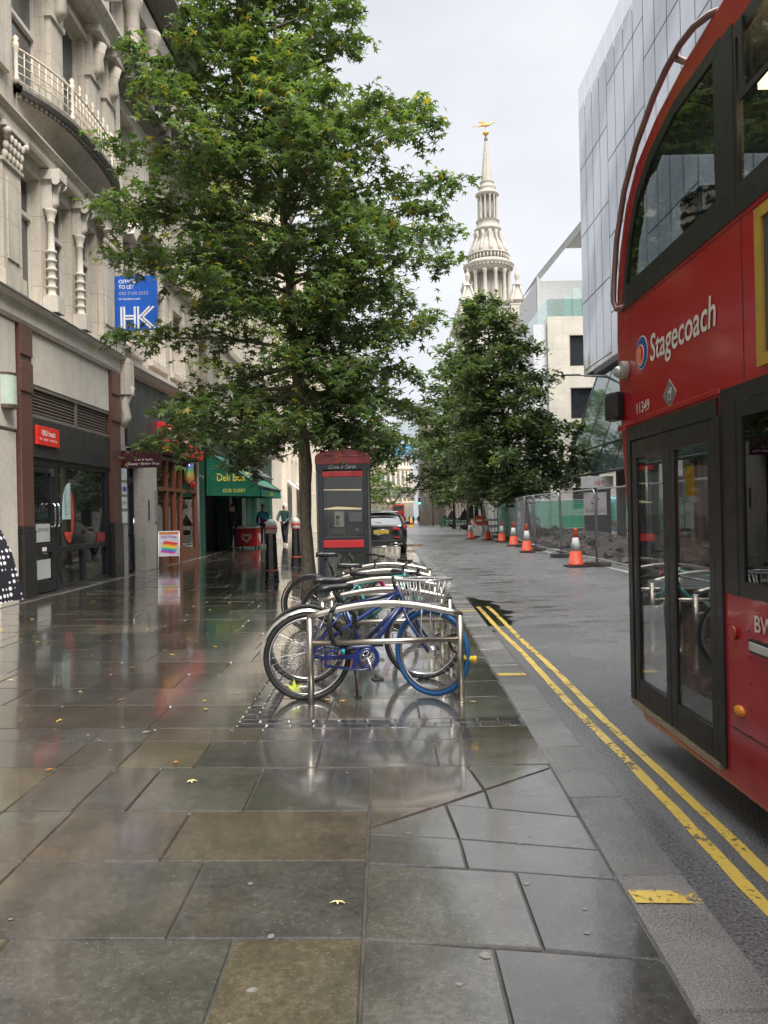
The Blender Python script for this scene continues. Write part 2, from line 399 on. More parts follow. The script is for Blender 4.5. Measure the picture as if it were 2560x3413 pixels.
# kerb
F = Flags(); y = -6
while y < 75:
    ln = .82 if y < 14 else 1.0; q = random.uniform(.13, .18)
    F.flag([(kin(y), y), (kout(y), y), (kout(y+ln), y+ln), (kin(y+ln), y+ln)], (q, q*.97, q*.92), .003, .008, .002, h=.002)
    y += ln
n1 = len(F.mb.f)
ys = [-6]+list(range(0, 14, 1))+[35, 75]
for i in range(len(ys)-1):
    ya_, yb_ = ys[i], ys[i+1]
    F.mb.add([(kout(ya_)-.004, ya_, gz(ya_)-.008), (kout(yb_)-.004, yb_, gz(yb_)-.008), (kout(yb_)-.004, yb_, gz(yb_)-.13), (kout(ya_)-.004, ya_, gz(ya_)-.13)], [(0, 1, 2, 3)])
    F.mb.add([(kin(ya_), ya_, gz(ya_)-.01), (kout(ya_), ya_, gz(ya_)-.01), (kout(yb_), yb_, gz(yb_)-.01), (kin(yb_), yb_, gz(yb_)-.01)], [(0, 1, 2, 3)])
    F.cols += [(.12, .115, .105)]*2
t = NT('wet_granite'); p = t.pos(); at = t.n('ShaderNodeAttribute', attribute_name='flagcol')
sp = t.ramp(t.noise(p, 160, 2, .6), [(.35, .5), (.65, 1.5)]); lg = t.ramp(t.noise(p, 2.5, 4), [(.3, .75), (.7, 1.15)])
cc = t.mix(1, t.mix(1, at.outputs['Color'], sp, 'MULTIPLY'), lg, 'MULTIPLY')
kerbm = t.out(t.princ(Base_Color=cc, Roughness=t.ramp(t.noise(p, 1.8, 3), [(.35, .16), (.7, .4)]), Specular_IOR_Level=.6, Normal=t.bump(t.noise(p, 130, 3, .7), .5, .003)))
struct(F.build('kerb', [kerbm]))
def wear(name, c, thr=.52):
    t = NT(name); p = t.pos()
    n = t.math('ADD', t.math('MULTIPLY', t.noise(p, 34, 4, .7), .6), t.math('MULTIPLY', t.noise(p, 5, 3), .4))
    f = t.ramp(n, [(thr, 0.0), (thr+.05, 1.0)])
    a_ = t.princ(Base_Color=t.mix(t.noise(p, 6, 3), tuple(x*.75 for x in c), c), Roughness=.35, Normal=t.bump(t.noise(p, 90, 3), .4, .003))
    tr = t.n('ShaderNodeBsdfTransparent'); m = t.n('ShaderNodeMixShader'); t.l(f, m.inputs[0]); t.l(a_, m.inputs[1]); t.l(tr.outputs[0], m.inputs[2])
    return t.out(m.outputs[0])
ylm = wear('worn_yellow_line', (.66, .47, .10), .535); wlm = wear('worn_white_line', (.6, .6, .58), .6)
for i, yk in enumerate((2.80, 6.66, 10.9)):
    mb = MB(); n = 6; z = .0065
    mb.add([(kin(yk)+.02, yk, z), (kout(yk)-.012, yk-.015, z), (kout(yk)-.012, yk+.08, z), (kin(yk)+.02, yk+.095, z)], [(0, 1, 2, 3)])
    struct(mb.build('kerb_marking', ylm))
# road
t = NT('wet_asphalt'); p = t.pos(); sp = t.n('ShaderNodeSeparateXYZ'); t.l(p, sp.inputs[0]); X, Y = sp.outputs[0], sp.outputs[1]
agg = t.n('ShaderNodeTexVoronoi', i_Scale=85.0); t.l(p, agg.inputs['Vector'])
gr = t.ramp(t.noise(p, 70, 3, .7), [(.32, (.03, .03, .032)), (.70, (.22, .222, .225))]); big = t.ramp(t.noise(p, .5, 4), [(.3, .8), (.7, 1.25)])
cc = t.mix(1, gr, big, 'MULTIPLY')
# worn repaired strip along the near lane, and transverse wet streaks
band = t.math('MULTIPLY', t.ramp(X, [(0, 0), (1, 0)]), 0)
mr1 = t.n('ShaderNodeMapRange', i_From_Min=2.6, i_From_Max=3.6, i_To_Min=1.0, i_To_Max=0.0); t.l(X, mr1.inputs[0])
mr2 = t.n('ShaderNodeMapRange', i_From_Min=8.0, i_From_Max=11.0); t.l(Y, mr2.inputs[0])
lane = t.math('MULTIPLY', mr1.outputs[0], mr2.outputs[0])
stk = t.ramp(t.noise(t.mapping(p, (.9, 2.3, 1)), 1.15, 4, .7, .3), [(.50, 0.0), (.60, 1.0)])
mr3 = t.n('ShaderNodeMapRange', i_From_Min=1.0, i_From_Max=2.0); t.l(X, mr3.inputs[0])
stk = t.math('MULTIPLY', t.math('MULTIPLY', t.math('MULTIPLY', stk, lane), mr3.outputs[0], True), .75)
# puddle by the kerb
dx = t.math('DIVIDE', t.math('SUBTRACT', X, 1.45), .48); dy = t.math('DIVIDE', t.math('SUBTRACT', Y, 11.7), 2.3)
d2 = t.math('SQRT', t.math('ADD', t.math('MULTIPLY', dx, dx), t.math('MULTIPLY', dy, dy)))
pn = t.math('ADD', d2, t.math('MULTIPLY', t.math('SUBTRACT', t.noise(p, 2.2, 4), .5), 1.3))
pud = t.ramp(pn, [(.72, 1.0), (.80, 0.0)])
smooth = t.math('ADD', pud, stk, True)
cc = t.mix(t.math('MULTIPLY', lane, .35), cc, (.10, .10, .097)); cc = t.mix(smooth, cc, (.02, .02, .018))
# gutter: polished wet channel by the kerb
gm = t.n('ShaderNodeMapRange', i_From_Min=1.32, i_From_Max=1.5, i_To_Min=1.0, i_To_Max=0.0); t.l(X, gm.inputs[0])
gut = gm.outputs[0]
rgh = t.ramp(t.noise(p, .8, 4), [(.35, .24), (.7, .42)])
rgh = t.mix(gut, rgh, (.07, .07, .07)); rgh = t.mix(smooth, rgh, (.04, .04, .04))
st = t.math('MULTIPLY', t.math('SUBTRACT', 1.0, smooth), t.math('SUBTRACT', 1.0, t.math('MULTIPLY', gut, .85)))
bm = t.n('ShaderNodeBump', i_Distance=.012); t.l(t.math('MULTIPLY', st, .95), bm.inputs['Strength'])
t.l(t.math('ADD', agg.outputs['Distance'], t.math('MULTIPLY', t.noise(p, 120, 3, .7), .7)), bm.inputs['Height'])
roadm = t.out(t.princ(Base_Color=cc, Roughness=rgh, Specular_IOR_Level=1.0, Normal=bm.outputs[0]))
mb = MB(); ys = [-40, 0, 35, 75, 150, 330]
for i in range(len(ys)-1):
    a_, c_ = ys[i], ys[i+1]; mb.add([(.9, a_, gz(a_)-.1), (22, a_, gz(a_)-.1), (22, c_, gz(c_)-.1), (.9, c_, gz(c_)-.1)], [(0, 1, 2, 3)])
struct(mb.build('road', roadm))
gnd = M('ground_soil', (.11, .105, .10), .6, var=.2, scale=.3)
mb = MB()
for a_, c_ in ((-300, 35), (35, 330), (330, 1500)):
    za, zc = (0, gz(c_)) if a_ < 0 else (gz(a_), gz(min(c_, 330))); mb.add([(-600, a_, za-.2), (600, a_, za-.2), (600, c_, zc-.2), (-600, c_, zc-.2)], [(0, 1, 2, 3)])
struct(mb.build('ground', gnd))
# double yellow lines, slightly wavy
for xo in (1.435, 1.56):
    mb = MB(); n = 90; L_ = []; R_ = []
    for i in range(n+1):
        yy = -6+18.2*i/n; wv = .008*math.sin(yy*1.7+xo*9)+.003*random.uniform(-1, 1); hw = .03+.003*random.uniform(-1, 1)
        xx = xo+.0055*max(0, yy-3)*(1 if xo > 1.5 else .3)+wv
        L_.append((xx-hw, yy, -.096)); R_.append((xx+hw, yy, -.096))
    mb.add(L_+R_, [(i, n+1+i, n+2+i, i+1) for i in range(n)]); struct(mb.build('yellow_line', ylm, fix=False))
mb = MB()
for y0, y1 in ((15.0, 34), (49, 53), (56, 58)): mb.add([(5.62, y0, -.096+gz(y0)), (5.72, y0, -.096+gz(y0)), (5.72, y1, -.096+gz(y1)), (5.62, y1, -.096+gz(y1))], [(0, 1, 2, 3)])
struct(mb.build('white_line', wlm))
# opposite pavement, in front of the glass building and further up on the right
mb = MB(); pk = M('opposite_paving', (.2, .19, .175), .3, var=.2, scale=1.2, bump=.2)
for x0, a_, c_ in ((9.3, -40, 35), (9.3, 35, 56), (7.2, 56, 150), (7.6, 150, 330)):
    za, zc = (gz(a_), gz(c_))
    mb.add([(x0, a_, za), (40, a_, za), (40, c_, zc), (x0, c_, zc), (x0, a_, za-.13), (x0, c_, zc-.13)], [(0, 1, 2, 3), (0, 3, 5, 4)])
struct(mb.build('opposite_pavement', pk, fix=False))
# fallen leaves
def star(r=1.0, lobes=5, seed=0, droop=.12):
    rr = random.Random(seed); vs = [(0, 0, .02*r)]; n = 0
    angs = [-90+a for a in (62, 121, 180, 239, 298)]; lens = [.72, .95, 1.08, .95, .72]
    ring = []
    for i, (a_, l_) in enumerate(zip(angs, lens)):
        a0 = R(a_+rr.uniform(-4, 4)); l_ *= rr.uniform(.92, 1.08)
        ring.append((l_*math.cos(a0)*r, l_*math.sin(a0)*r, -droop*r*l_))
        if i < 4:
            a1 = R((angs[i]+angs[i+1])/2); ring.append((.36*math.cos(a1)*r, .36*math.sin(a1)*r, .05*r))
    ring.append((.16*math.cos(R(-70))*r, .16*math.sin(R(-70))*r, 0)); ring.insert(0, (.16*math.cos(R(-110+0))*r*-1, -.16*r, 0)) if False else None
    vs += ring; m = len(ring)
    return vs, [(0, 1+i, 1+(i+1) % m) for i in range(m)]
leafcols = [('yellow_leaf', (.62, .42, .05)), ('orange_leaf', (.42, .17, .03)), ('pale_leaf', (.55, .48, .22))]
fl = {}
for nme, c in leafcols:
    for k_ in range(2):
        vs, fs = star(1, seed=k_+3, droop=.1); me = bpy.data.meshes.new('fallen_leaf'); me.from_pydata(vs, [], fs); me.materials.append(M(nme, c, .35, var=.3, scale=9)); fl[nme, k_] = me
spots = [(-1.93, 4.95, 0), (-1.23, 4.42, 1), (-.75, 6.0, 0), (-1.9, 4.3, 1), (-1.33, 5.6, 0), (-.35, 5.85, 0), (-.2, 2.84, 2), (-2.2, 3.05, 1)]
for i in range(100):
    yy = random.uniform(4, 17); spots.append((random.uniform(-5.2, -.9) if random.random() < .8 else random.uniform(-.7, .8), yy, random.choice((0, 0, 1, 2))))
for i, (x, yy, k_) in enumerate(spots):
    nme = leafcols[k_][0]; o = bpy.data.objects.new('fallen_leaf', fl[nme, i % 2]); col.objects.link(o); sc_ = random.uniform(.022, .045)
    o.location = (x, yy, pz(x, yy)+.012); o.scale = (sc_, sc_*random.uniform(.6, 1), sc_*.8); o.rotation_euler = (random.uniform(-.15, .15), random.uniform(-.15, .15), random.uniform(0, 6.28))
    tag(o, 'small %s maple-like leaf lying on the wet paving' % ('yellow', 'orange brown', 'pale straw')[k_], 'leaf', 'fallen %s leaves on the wet paving' % ('yellow', 'orange', 'pale')[k_])
o = bpy.data.objects.new('fallen_leaf', fl['yellow_leaf', 0].copy()); col.objects.link(o); o.data.materials[0] = M('lime_leaf', (.45, .5, .06), .4, var=.25)
o.location = (-.72, 5.95, .09); o.scale = (.085, .085, .085); o.rotation_euler = (R(62), 0, R(10)); tag(o, 'big lime yellow leaf stuck in the rear wheel spokes of the blue bicycle', 'leaf')
# ---------------- left-hand buildings ----------------
limestone = stone('limestone', (.56, .50, .41), .55, (1.3, .62)); palestone = stone('pale_stone', (.62, .57, .49), .2)
sooty = stone('sooty_stone', (.13, .12, .10), .4); creamst = stone('cream_stone', (.56, .50, .42), .18, (1.1, .7)); greyst = stone('grey_concrete', (.33, .31, .28), .3)
brownst = M('brown_granite', (.115, .055, .042), .35, var=.2, scale=12); blackst = M('black_granite', (.022, .021, .02), .25, var=.3, scale=20)
frame_w = M('cream_window_frame', (.62, .58, .52), .5); frame_b = M('black_metal_frame', (.012, .013, .016), .35)
blind = M('vertical_blind', (.20, .215, .20), .7, var=.25, scale=5)
def wall(mb, y0, y1, z0, z1, op=(), x0=-.45, x1=0, mi=0):
    ys = sorted({y0, y1, *[v for o in op for v in o[:2] if y0 < v < y1]}); zs = sorted({z0, z1, *[v for o in op for v in o[2:4] if z0 < v < z1]})
    for i in range(len(ys)-1):
        run = None
        for j in range(len(zs)-1):
            cy, cz = (ys[i]+ys[i+1])/2, (zs[j]+zs[j+1])/2
            solid = not any(o[0] < cy < o[1] and o[2] < cz < o[3] for o in op)
            if solid and run is None: run = zs[j]
            if (not solid) and run is not None: mb.bx(x0, x1, ys[i], ys[i+1], run, zs[j], mi); run = None
        if run is not None: mb.bx(x0, x1, ys[i], ys[i+1], run, z1, mi)
def corn(mb, y0, y1, pts, mi=0): mb.prism(pts, 'y', y0, y1, mi)   # pts in (x, z)
def win(par, y0, y1, z0, z1, x=-.28, fr=frame_w, pane=wglass, fw=.06, tr=None, mull=0, bl=False, name='window'):
    mb = MB(); f = fw
    mb.bx(x-.04, x+.04, y0, y0+f, z0, z1); mb.bx(x-.04, x+.04, y1-f, y1, z0, z1)
    mb.bx(x-.04, x+.038, y0+f, y1-f, z0, z0+f); mb.bx(x-.04, x+.038, y0+f, y1-f, z1-f, z1)
    if tr: mb.bx(x-.04, x+.06, y0+f, y1-f, tr-.04, tr+.04)
    for k in range(mull): c = y0+(y1-y0)*(k+1)/(mull+1); mb.bx(x-.04, x+.035, c-f/2, c+f/2, z0+f, z1-f)
    w_ = mb.build(name, fr, par)
    pb = MB(); pb.bx(x-.02, x-.01, y0+f, y1-f, z0+f, z1-f); pb.build('pane', pane, w_)
    if bl:
        bb = MB(); n = int((y1-y0)/.1)
        for k in range(n): c = y0+(y1-y0)*(k+.5)/n; bb.box((x-.1, c, (z0+z1)/2), (.01, .085, z1-z0), rz=R(20))
        bb.build('blind', blind, w_)
    return w_
paneA = glass('see_through_pane', (.5, .55, .55), 1.5, .01, .06)
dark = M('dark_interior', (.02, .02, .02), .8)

# ---- building with the bow balcony ----
A = thing('stone_building', 'ornate pale stone building with curved iron balcony above the hairdresser shopfront', 'building', (-6, 0, 0))
mb = MB()
wall(mb, -8, 12.55, .05, 4.68, [(2, 11.2, .4, 3.2)]); wall(mb, 13.0, 16.8, 3.72, 4.68); mb.bx(-.45, -.04, 12.55, 13.0, .05, 4.68); mb.bx(-.45, -.04, 16.8, 17.4, .05, 4.68)
ops = [(12.8, 13.68, 5.15, 7.45), (14.08, 15.0, 5.15, 7.45), (15.4, 16.32, 5.15, 7.45)]
ops += [(y, y+1.0, 5.15, 7.45) for y in (10.0, 8.2, 6.4, 4.6)]
wall(mb, -8, 17.4, 4.68, 8.0, ops)
ops2 = [(12.75, 13.95, 8.9, 11.3), (14.65, 15.85, 8.9, 11.3), (10.2, 11.4, 8.9, 11.3), (8, 9.2, 8.9, 11.3)]
wall(mb, -8, 17.4, 8.0, 12.4, ops2)
ops3 = [(y, y+1.1, 13.2, 15.4) for y in (8, 10.2, 12.8, 14.7)]
wall(mb, -8, 17.4, 12.4, 18.5, ops3)
mb.bx(-9, -.449, -8, 17.4, .05, 18.4)
mb.build('wall', limestone, A)
mb = MB()   # shop cornice
corn(mb, -8, 17.38, [(0.002, 4.66), (.10, 4.66), (.13, 4.72), (.13, 4.98), (.24, 5.02), (.24, 5.06), (0.002, 5.12)]); mb.build('cornice', palestone, A)
mb = MB(); 
for i in range(64): y = -8+25.4*i/64; mb.add([(.003, y, 5.125), (.25, y, 5.065), (.26, y, 5.045+random.uniform(-.012, .008)), (.26, y+.397, 5.045+random.uniform(-.012, .008)), (.25, y+.397, 5.068), (.003, y+.397, 5.128)], [(0, 1, 4, 5), (1, 2, 3, 4)])
mb.build('lead_flashing', M('lead', (.10, .10, .105), .4, var=.3), A)
for i, (a_, b_) in enumerate(((12.1, 12.72), (16.4, 17.1))):   # giant pilasters with capitals
    mb = MB(); c = (a_+b_)/2; w_ = b_-a_
    mb.bx(.002, .16, a_-.05, b_+.05, 5.13, 5.38); mb.bx(.002, .11, a_, b_, 5.38, 7.1); mb.bx(.11, .135, a_+.12, b_-.12, 5.6, 6.9)
    mb.bx(.002, .15, a_-.03, b_+.03, 7.1, 7.16); mb.bx(.002, .22, a_-.08, b_+.08, 7.62, 7.7)
    for k in range(5):
        for r_ in range(3): y = a_+w_*(k+.5)/5; mb.sphere((.13+.02*r_, y, 7.22+.14*r_), .075, 8, sq=(.7, .8, 1.15))
    mb.sphere((.2, a_, 7.56), .07, 8); mb.sphere((.2, b_, 7.56), .07, 8); mb.build('pilaster', limestone, A)
for c in (13.88, 15.2):   # turned colonnettes
    mb = MB(); x = .1; mb.bx(-.05, .26, c-.15, c+.15, 5.13, 5.42)
    pr = [(.12, 5.42), (.12, 5.47)]; z = 5.47
    for k in range(5): pr += [(.085, z+.01), (.095, z+.10), (.12, z+.115), (.12, z+.15), (.09, z+.16)]; z += .16
    pr += [(.075, z+.02), (.07, 6.75), (.09, 6.77), (.09, 6.8), (.075, 6.82), (.12, 6.93), (.14, 6.97), (.14, 7.0)]
    pr = [(r_*.78, z_) for r_, z_ in pr]; mb.lathe(pr, (x, c, 0), 16)
    mb.bx(.0, .17, c-.095, c+.095, 7.0, 7.5); mb.tube([(.12, c, 7.02), (.2, c, 7.12), (.19, c, 7.3), (.25, c, 7.48)], .065, 8); mb.bx(-.02, .34, c-.16, c+.16, 7.5, 7.68)
    for s_ in (-1, 1): mb.cyl((.27, c+s_*.13, 7.46), (.27, c+s_*.17, 7.46), .07); mb.bx(-.3, -.02, c+s_*.13-.04, c+s_*.13+.04, 5.14, 7.45)
    mb.build('column', palestone, A)
for o in ops[:3]: win(A, *o, tr=6.75, x=-.2, bl=True, pane=paneA)
for o in ops[3:]: win(A, *o, tr=6.75, x=-.2)
for o in ops2: win(A, *o, tr=10.1, x=-.2)
for o in ops3: win(A, *o, tr=14.3, x=-.2)
mb = MB(); corn(mb, -8, 17.38, [(.003, 7.7), (.16, 7.7), (.18, 7.76), (.18, 7.9), (.26, 7.96), (.26, 8.0), (.003, 8.02)]); mb.build('entablature', limestone, A)
# bow balcony: coved belly, slab, iron rail
def bow(y, y0=12.75, y1=17.35, d=.46):
    t_ = (y-y0)/(y1-y0); return d*max(0, 1-abs(2*t_-1)**2.6)
def balcony(y0, y1, d=.46):
    b = MB(); n = 28; m = 8
    vs = []
    for i in range(n+1):
        y = y0+(y1-y0)*i/n; e = bow(y, y0, y1, d)+.0
        for j in range(m+1):
            t_ = j/m; x = .02+(e+.04)*(1-math.cos(t_*math.pi/2))**.8; z = 8.02+.5*math.sin(t_*math.pi/2)*1.0
            vs.append((x, y, z))
    b.add(vs, [(i*(m+1)+j, (i+1)*(m+1)+j, (i+1)*(m+1)+j+1, i*(m+1)+j+1) for i in range(n) for j in range(m)], 0, True)
    b.build('balcony_belly', limestone, A)
    b = MB(); vs = []
    for i in range(n+1):
        y = y0+(y1-y0)*i/n; e = bow(y, y0, y1, d)
        vs += [(0, y, 8.5), (e+.12, y, 8.5), (e+.16, y, 8.56), (e+.16, y, 8.62), (e+.1, y, 8.66), (0, y, 8.66)]
    b.add(vs, [(i*6+j, (i+1)*6+j, (i+1)*6+(j+1) % 6, i*6+(j+1) % 6) for i in range(n) for j in range(6)])
    for i in range(46):
        y = y0+(y1-y0)*(i+.5)/46; e = bow(y, y0, y1, d); b.box((e+.06, y, 8.47), (.07, .05, .06))
    b.build('balcony_slab', sooty, A)
    b = MB()
    for zz in (8.72, 8.86, 9.0, 9.14, 9.26): b.tube([(bow(y0+(y1-y0)*i/n, y0, y1, d)+.06, y0+(y1-y0)*i/n, zz) for i in range(n+1)], .011 if zz < 9.2 else .02, 6)
    for i in range(0, 33):
        y = y0+(y1-y0)*i/32; e = bow(y, y0, y1, d)+.06
        if i in (0, 9, 23, 32):
            b.lathe([(.045, 8.66), (.045, 8.75), (.03, 8.8), (.035, 9.2), (.05, 9.27), (.05, 9.33), (.03, 9.36), (.05, 9.42), (.0, 9.47)], (e, y, 0), 10)
        else: b.cyl((e, y, 8.66), (e, y, 9.26), .010, n=6)
        if 10 < i < 22:
            b.tube([(e, y, 8.75+.1*math.sin(k*math.pi/4)+.18*k/8+.0) if False else (e+.0, y+.06*math.sin(k*math.pi/3), 8.72+k*.09) for k in range(7)], .009, 5)
            if i % 2: b.lathe([(.02, 9.26), (.03, 9.31), (.012, 9.36), (.028, 9.42), (0, 9.5)], (e, y, 0), 8)
    b.build('balcony_rail', M('cream_iron', (.66, .58, .48), .5), A)
balcony(12.75, 17.35); balcony(7.0, 11.9, .46)
mb = MB()   # upper piers and heads
for c in (12.2, 14.3, 16.2, 17.1, 9.8, 7.6):
    mb.bx(.003, .1, c-.26, c+.26, 8.67, 10.6); mb.bx(.003, .14, c-.3, c+.3, 10.6, 10.7); mb.bx(.003, .13, c-.24, c+.24, 10.7, 11.5)
    mb.tube([(.05, c, 10.72), (.2, c, 10.85), (.17, c, 11.1), (.26, c, 11.4)], .12, 8)
    mb.bx(.003, .34, c-.3, c+.3, 11.5, 11.66)
for y0 in (12.65, 14.55): mb.bx(.003, .07, y0+.0, y0+1.4, 11.3, 11.42)
corn(mb, -8, 17.38, [(.003, 11.66), (.3, 11.66), (.42, 11.82), (.5, 11.9), (.5, 11.98), (.003, 12.02)])
for i in range(60): y = -7.8+i*.42; mb.bx(.003, .4, y, y+.12, 12.9, 12.98)
corn(mb, -8, 17.38, [(.003, 17.6), (.4, 17.8), (.6, 17.95), (.6, 18.1), (.003, 18.15)])
mb.build('upper_ornament', limestone, A)
# brown and black granite pilasters
for a_, b_ in ((12.58, 13.0), (16.8, 17.35)):
    mb = MB(); mb.bx(-.03, .10, a_, b_, 1.32, 4.66, 0); mb.bx(-.03, .12, a_-.01, b_+.01, .03, 1.2, 1); mb.bx(-.03, .125, a_-.015, b_+.015, 1.2, 1.25, 1); mb.bx(-.03, .11, a_-.01, b_+.01, 1.25, 1.32, 1)
    for zz in (3.55, 4.15): mb.bx(.10, .125, a_, b_, zz, zz+.5, 0)
    mb.build('granite_pilaster', [brownst, blackst], A, bevel=.01)
# pale side wall panels left of the shop
mb = MB(); mb.bx(.003, .07, 11.9, 12.5, 2.9, 4.64); mb.bx(.003, .05, 11.9, 12.5, .06, 2.85); mb.build('stone_panel', palestone, A, bevel=.01)
mb = MB(); mb.bx(.003, .05, 13.02, 16.78, 3.75, 4.64); mb.build('stone_panel', palestone, A)
mb = MB(); 
for i in range(8):
    for y0, y1 in ((13.04, 15.0), (15.06, 16.76)): mb.box((-.02, (y0+y1)/2, 3.27+i*.058), (.07, y1-y0, .012), ry=R(-35))
mb.bx(-.1, .04, 13.02, 16.78, 3.68, 3.75); mb.bx(-.1, .04, 13.02, 16.78, 3.19, 3.24); mb.bx(-.1, .035, 15.0, 15.06, 3.24, 3.68)
mb.build('louvre', M('louvre_metal', (.17, .145, .125), .5), A); MB().bx(-.3, -.12, 13.02, 16.78, 3.2, 3.74).build('louvre_back', dark, A)
# hairdresser shopfront
mb = MB(); mb.bx(-.3, .05, 13.02, 16.78, 2.5, 3.19); mb.build('fascia', M('black_fascia', (.03, .028, .027), .45, var=.25, scale=2), A, bevel=.01)
s = MB(); s.bx(.053, .10, 13.17, 14.06, 2.72, 3.05); sg = s.build('shop_sign', M('sign_red', (.72, .03, .02), .3), A, bevel=.006)
wt = M('white_lettering', (.85, .85, .83), .4)
text('1000 heads', (.1, 13.33, 2.89), (0, 1, 0), (0, 0, 1), .55, .1, wt, sg, bold=.01); text('hair · beauty · barbershop', (.1, 13.25, 2.79), (0, 1, 0), (0, 0, 1), .7, .065, wt, sg)
dglass = M('shop_glass', (.016, .019, .019), .025, var=.3, spec=1.0, scale=1)
sf = MB()
def fr(y0, y1, z0, z1, x1=.02): sf.bx(-.08, x1, y0, y1, z0, z1)
fr(14.03, 14.17, .1, 2.5); fr(16.6, 16.78, .1, 2.5); fr(14.17, 16.6, .1, .2); fr(14.17, 16.6, .82, .92); fr(14.17, 16.6, 2.4, 2.5); fr(15.28, 15.42, .2, .82); fr(13.02, 14.03, 2.36, 2.5); fr(13.02, 13.07, .13, 2.36)
sw = sf.build('shop_window', frame_b, A, bevel=.006)
MB().bx(-.05, -.03, 14.17, 16.6, .2, 2.4).build('pane', dglass, sw)
d = MB(); d.bx(-.06, .015, 13.07, 13.15, .15, 2.35); d.bx(-.06, .015, 13.88, 14.02, .15, 2.35); d.bx(-.06, .013, 13.15, 13.88, .15, .33); d.bx(-.06, .013, 13.15, 13.88, .84, 1.0); d.bx(-.06, .013, 13.15, 13.88, 2.25, 2.35)
dr = d.build('door', frame_b, A, bevel=.005); MB().bx(-.04, -.025, 13.15, 13.88, .33, 2.25).build('pane', dglass, dr)
d = MB()
for y in (13.80, 13.97): d.tube([(.015, y, 1.3), (.09, y, 1.3), (.11, y-.01, 1.34), (.11, y-.01, 1.66), (.09, y, 1.7), (.015, y, 1.7)], .016, 8)
d.bx(.015, .04, 13.9, 13.98, 2.2, 2.34); d.build('handle', chrome, dr)
MB().bx(.014, .017, 13.45, 13.62, .87, .94).build('notice', white, dr)
MB().bx(-.02, .03, 13.05, 14.02, .1, .128).build('threshold', M('aluminium', (.6, .58, .55), .35, .8), A)
def card(name, y0, y1, z0, z1, m, par, x=-.027, t_=.003): return MB().bx(x, x+t_, y0, y1, z0, z1).build(name, m, par)
wposter = M('pale_poster', (.42, .44, .42), .5, var=.05); card('poster', 13.3, 13.85, 1.03, 1.35, wposter, dr, -.022); card('poster', 13.3, 13.85, .38, .72, wposter, dr, -.022)
text('SERVICES', (-.018, 13.36, 1.22), (0, 1, 0), (0, 0, 1), .42, .06, M('grey_ink', (.15, .15, .15), .6), dr, 'poster_lettering')
p_ = MB(); pts = [(14.42, 1.48), (14.76, 1.48), (14.76, 2.12)]+[(14.76-.34*math.sin(k*math.pi/2/8), 1.48+.64*math.cos(k*math.pi/2/8)**.7 if k < 8 else 1.5) for k in range(1, 9)]
p_.prism([(14.40, 1.42), (14.78, 1.42), (14.78, 2.12), (14.68, 2.10), (14.56, 2.02), (14.46, 1.87), (14.41, 1.68)], 'x', -.022, -.016); pl = p_.build('price_list', M('mint_card', (.48, .66, .63), .5), sw)
ink = M('dark_ink', (.05, .05, .05), .6); mb = MB()
for k in range(17): z = 2.0-k*.031; mb.bx(-.015, -.013, 14.5, 14.5+random.uniform(.06, .13), z, z+.007); mb.bx(-.015, -.013, 14.7, 14.73, z, z+.007)
mb.build('price_lines', ink, pl)
mb = MB(); mb.prism([(14.8, 1.0), (14.93, 1.08), (15.03, 1.3), (15.06, 1.6), (15.0, 1.85), (14.9, 2.0), (14.8, 2.08)], 'x', -.026, -.022, 0)
mb.prism([(14.8, 1.1), (14.9, 1.2), (14.95, 1.5), (14.9, 1.8), (14.84, 1.95), (14.8, 1.9)], 'x', -.021, -.019, 1); mb.prism([(14.45, 1.18), (14.78, 1.18), (14.78, .98), (14.68, .97), (14.54, 1.05)], 'x', -.021, -.018, 1)
mb.build('window_poster', [M('poster_dark', (.03, .02, .02), .5), M('poster_red', (.5, .06, .04), .5, var=.3, scale=8)], sw)
MB().bx(-.022, -.018, 16.1, 16.58, .93, 1.13).build('red_notice', M('dull_red', (.28, .04, .05), .5), sw)
MB().bx(.05, .1, 12.9, 12.97, 1.72, 1.98).build('intercom', M('aluminium', (.6, .58, .55), .35, .8), A, bevel=.008) if False else None
# wall lamp at the far left
wl = thing('wall_lamp', 'half round wall lamp with pale green ribbed glass at the left edge', 'wall lamp', (-5.93, 12.15, 0))
mb = MB(); n = 10; vs = []
for k in range(n+1):
    a_ = -math.pi/2+math.pi*k/n; vs += [(.16*math.cos(a_), .16*math.sin(a_), 3.25), (.16*math.cos(a_), .16*math.sin(a_), 3.72)]
mb.add(vs, [(2*k, 2*k+2, 2*k+3, 2*k+1) for k in range(n)], 0, False); mb.build('diffuser', M('green_glass', (.42, .52, .43), .3), wl)
mb = MB(); mb.prism([(.17*math.cos(-math.pi/2+math.pi*k/n), .17*math.sin(-math.pi/2+math.pi*k/n)) for k in range(n+1)], 'z', 3.19, 3.25); mb.prism([(.17*math.cos(-math.pi/2+math.pi*k/n), .17*math.sin(-math.pi/2+math.pi*k/n)) for k in range(n+1)], 'z', 3.72, 3.75); mb.bx(-.0, .03, -.14, .14, 3.25, 3.72); mb.build('housing', M('bronze', (.14, .11, .08), .4, .6), wl)
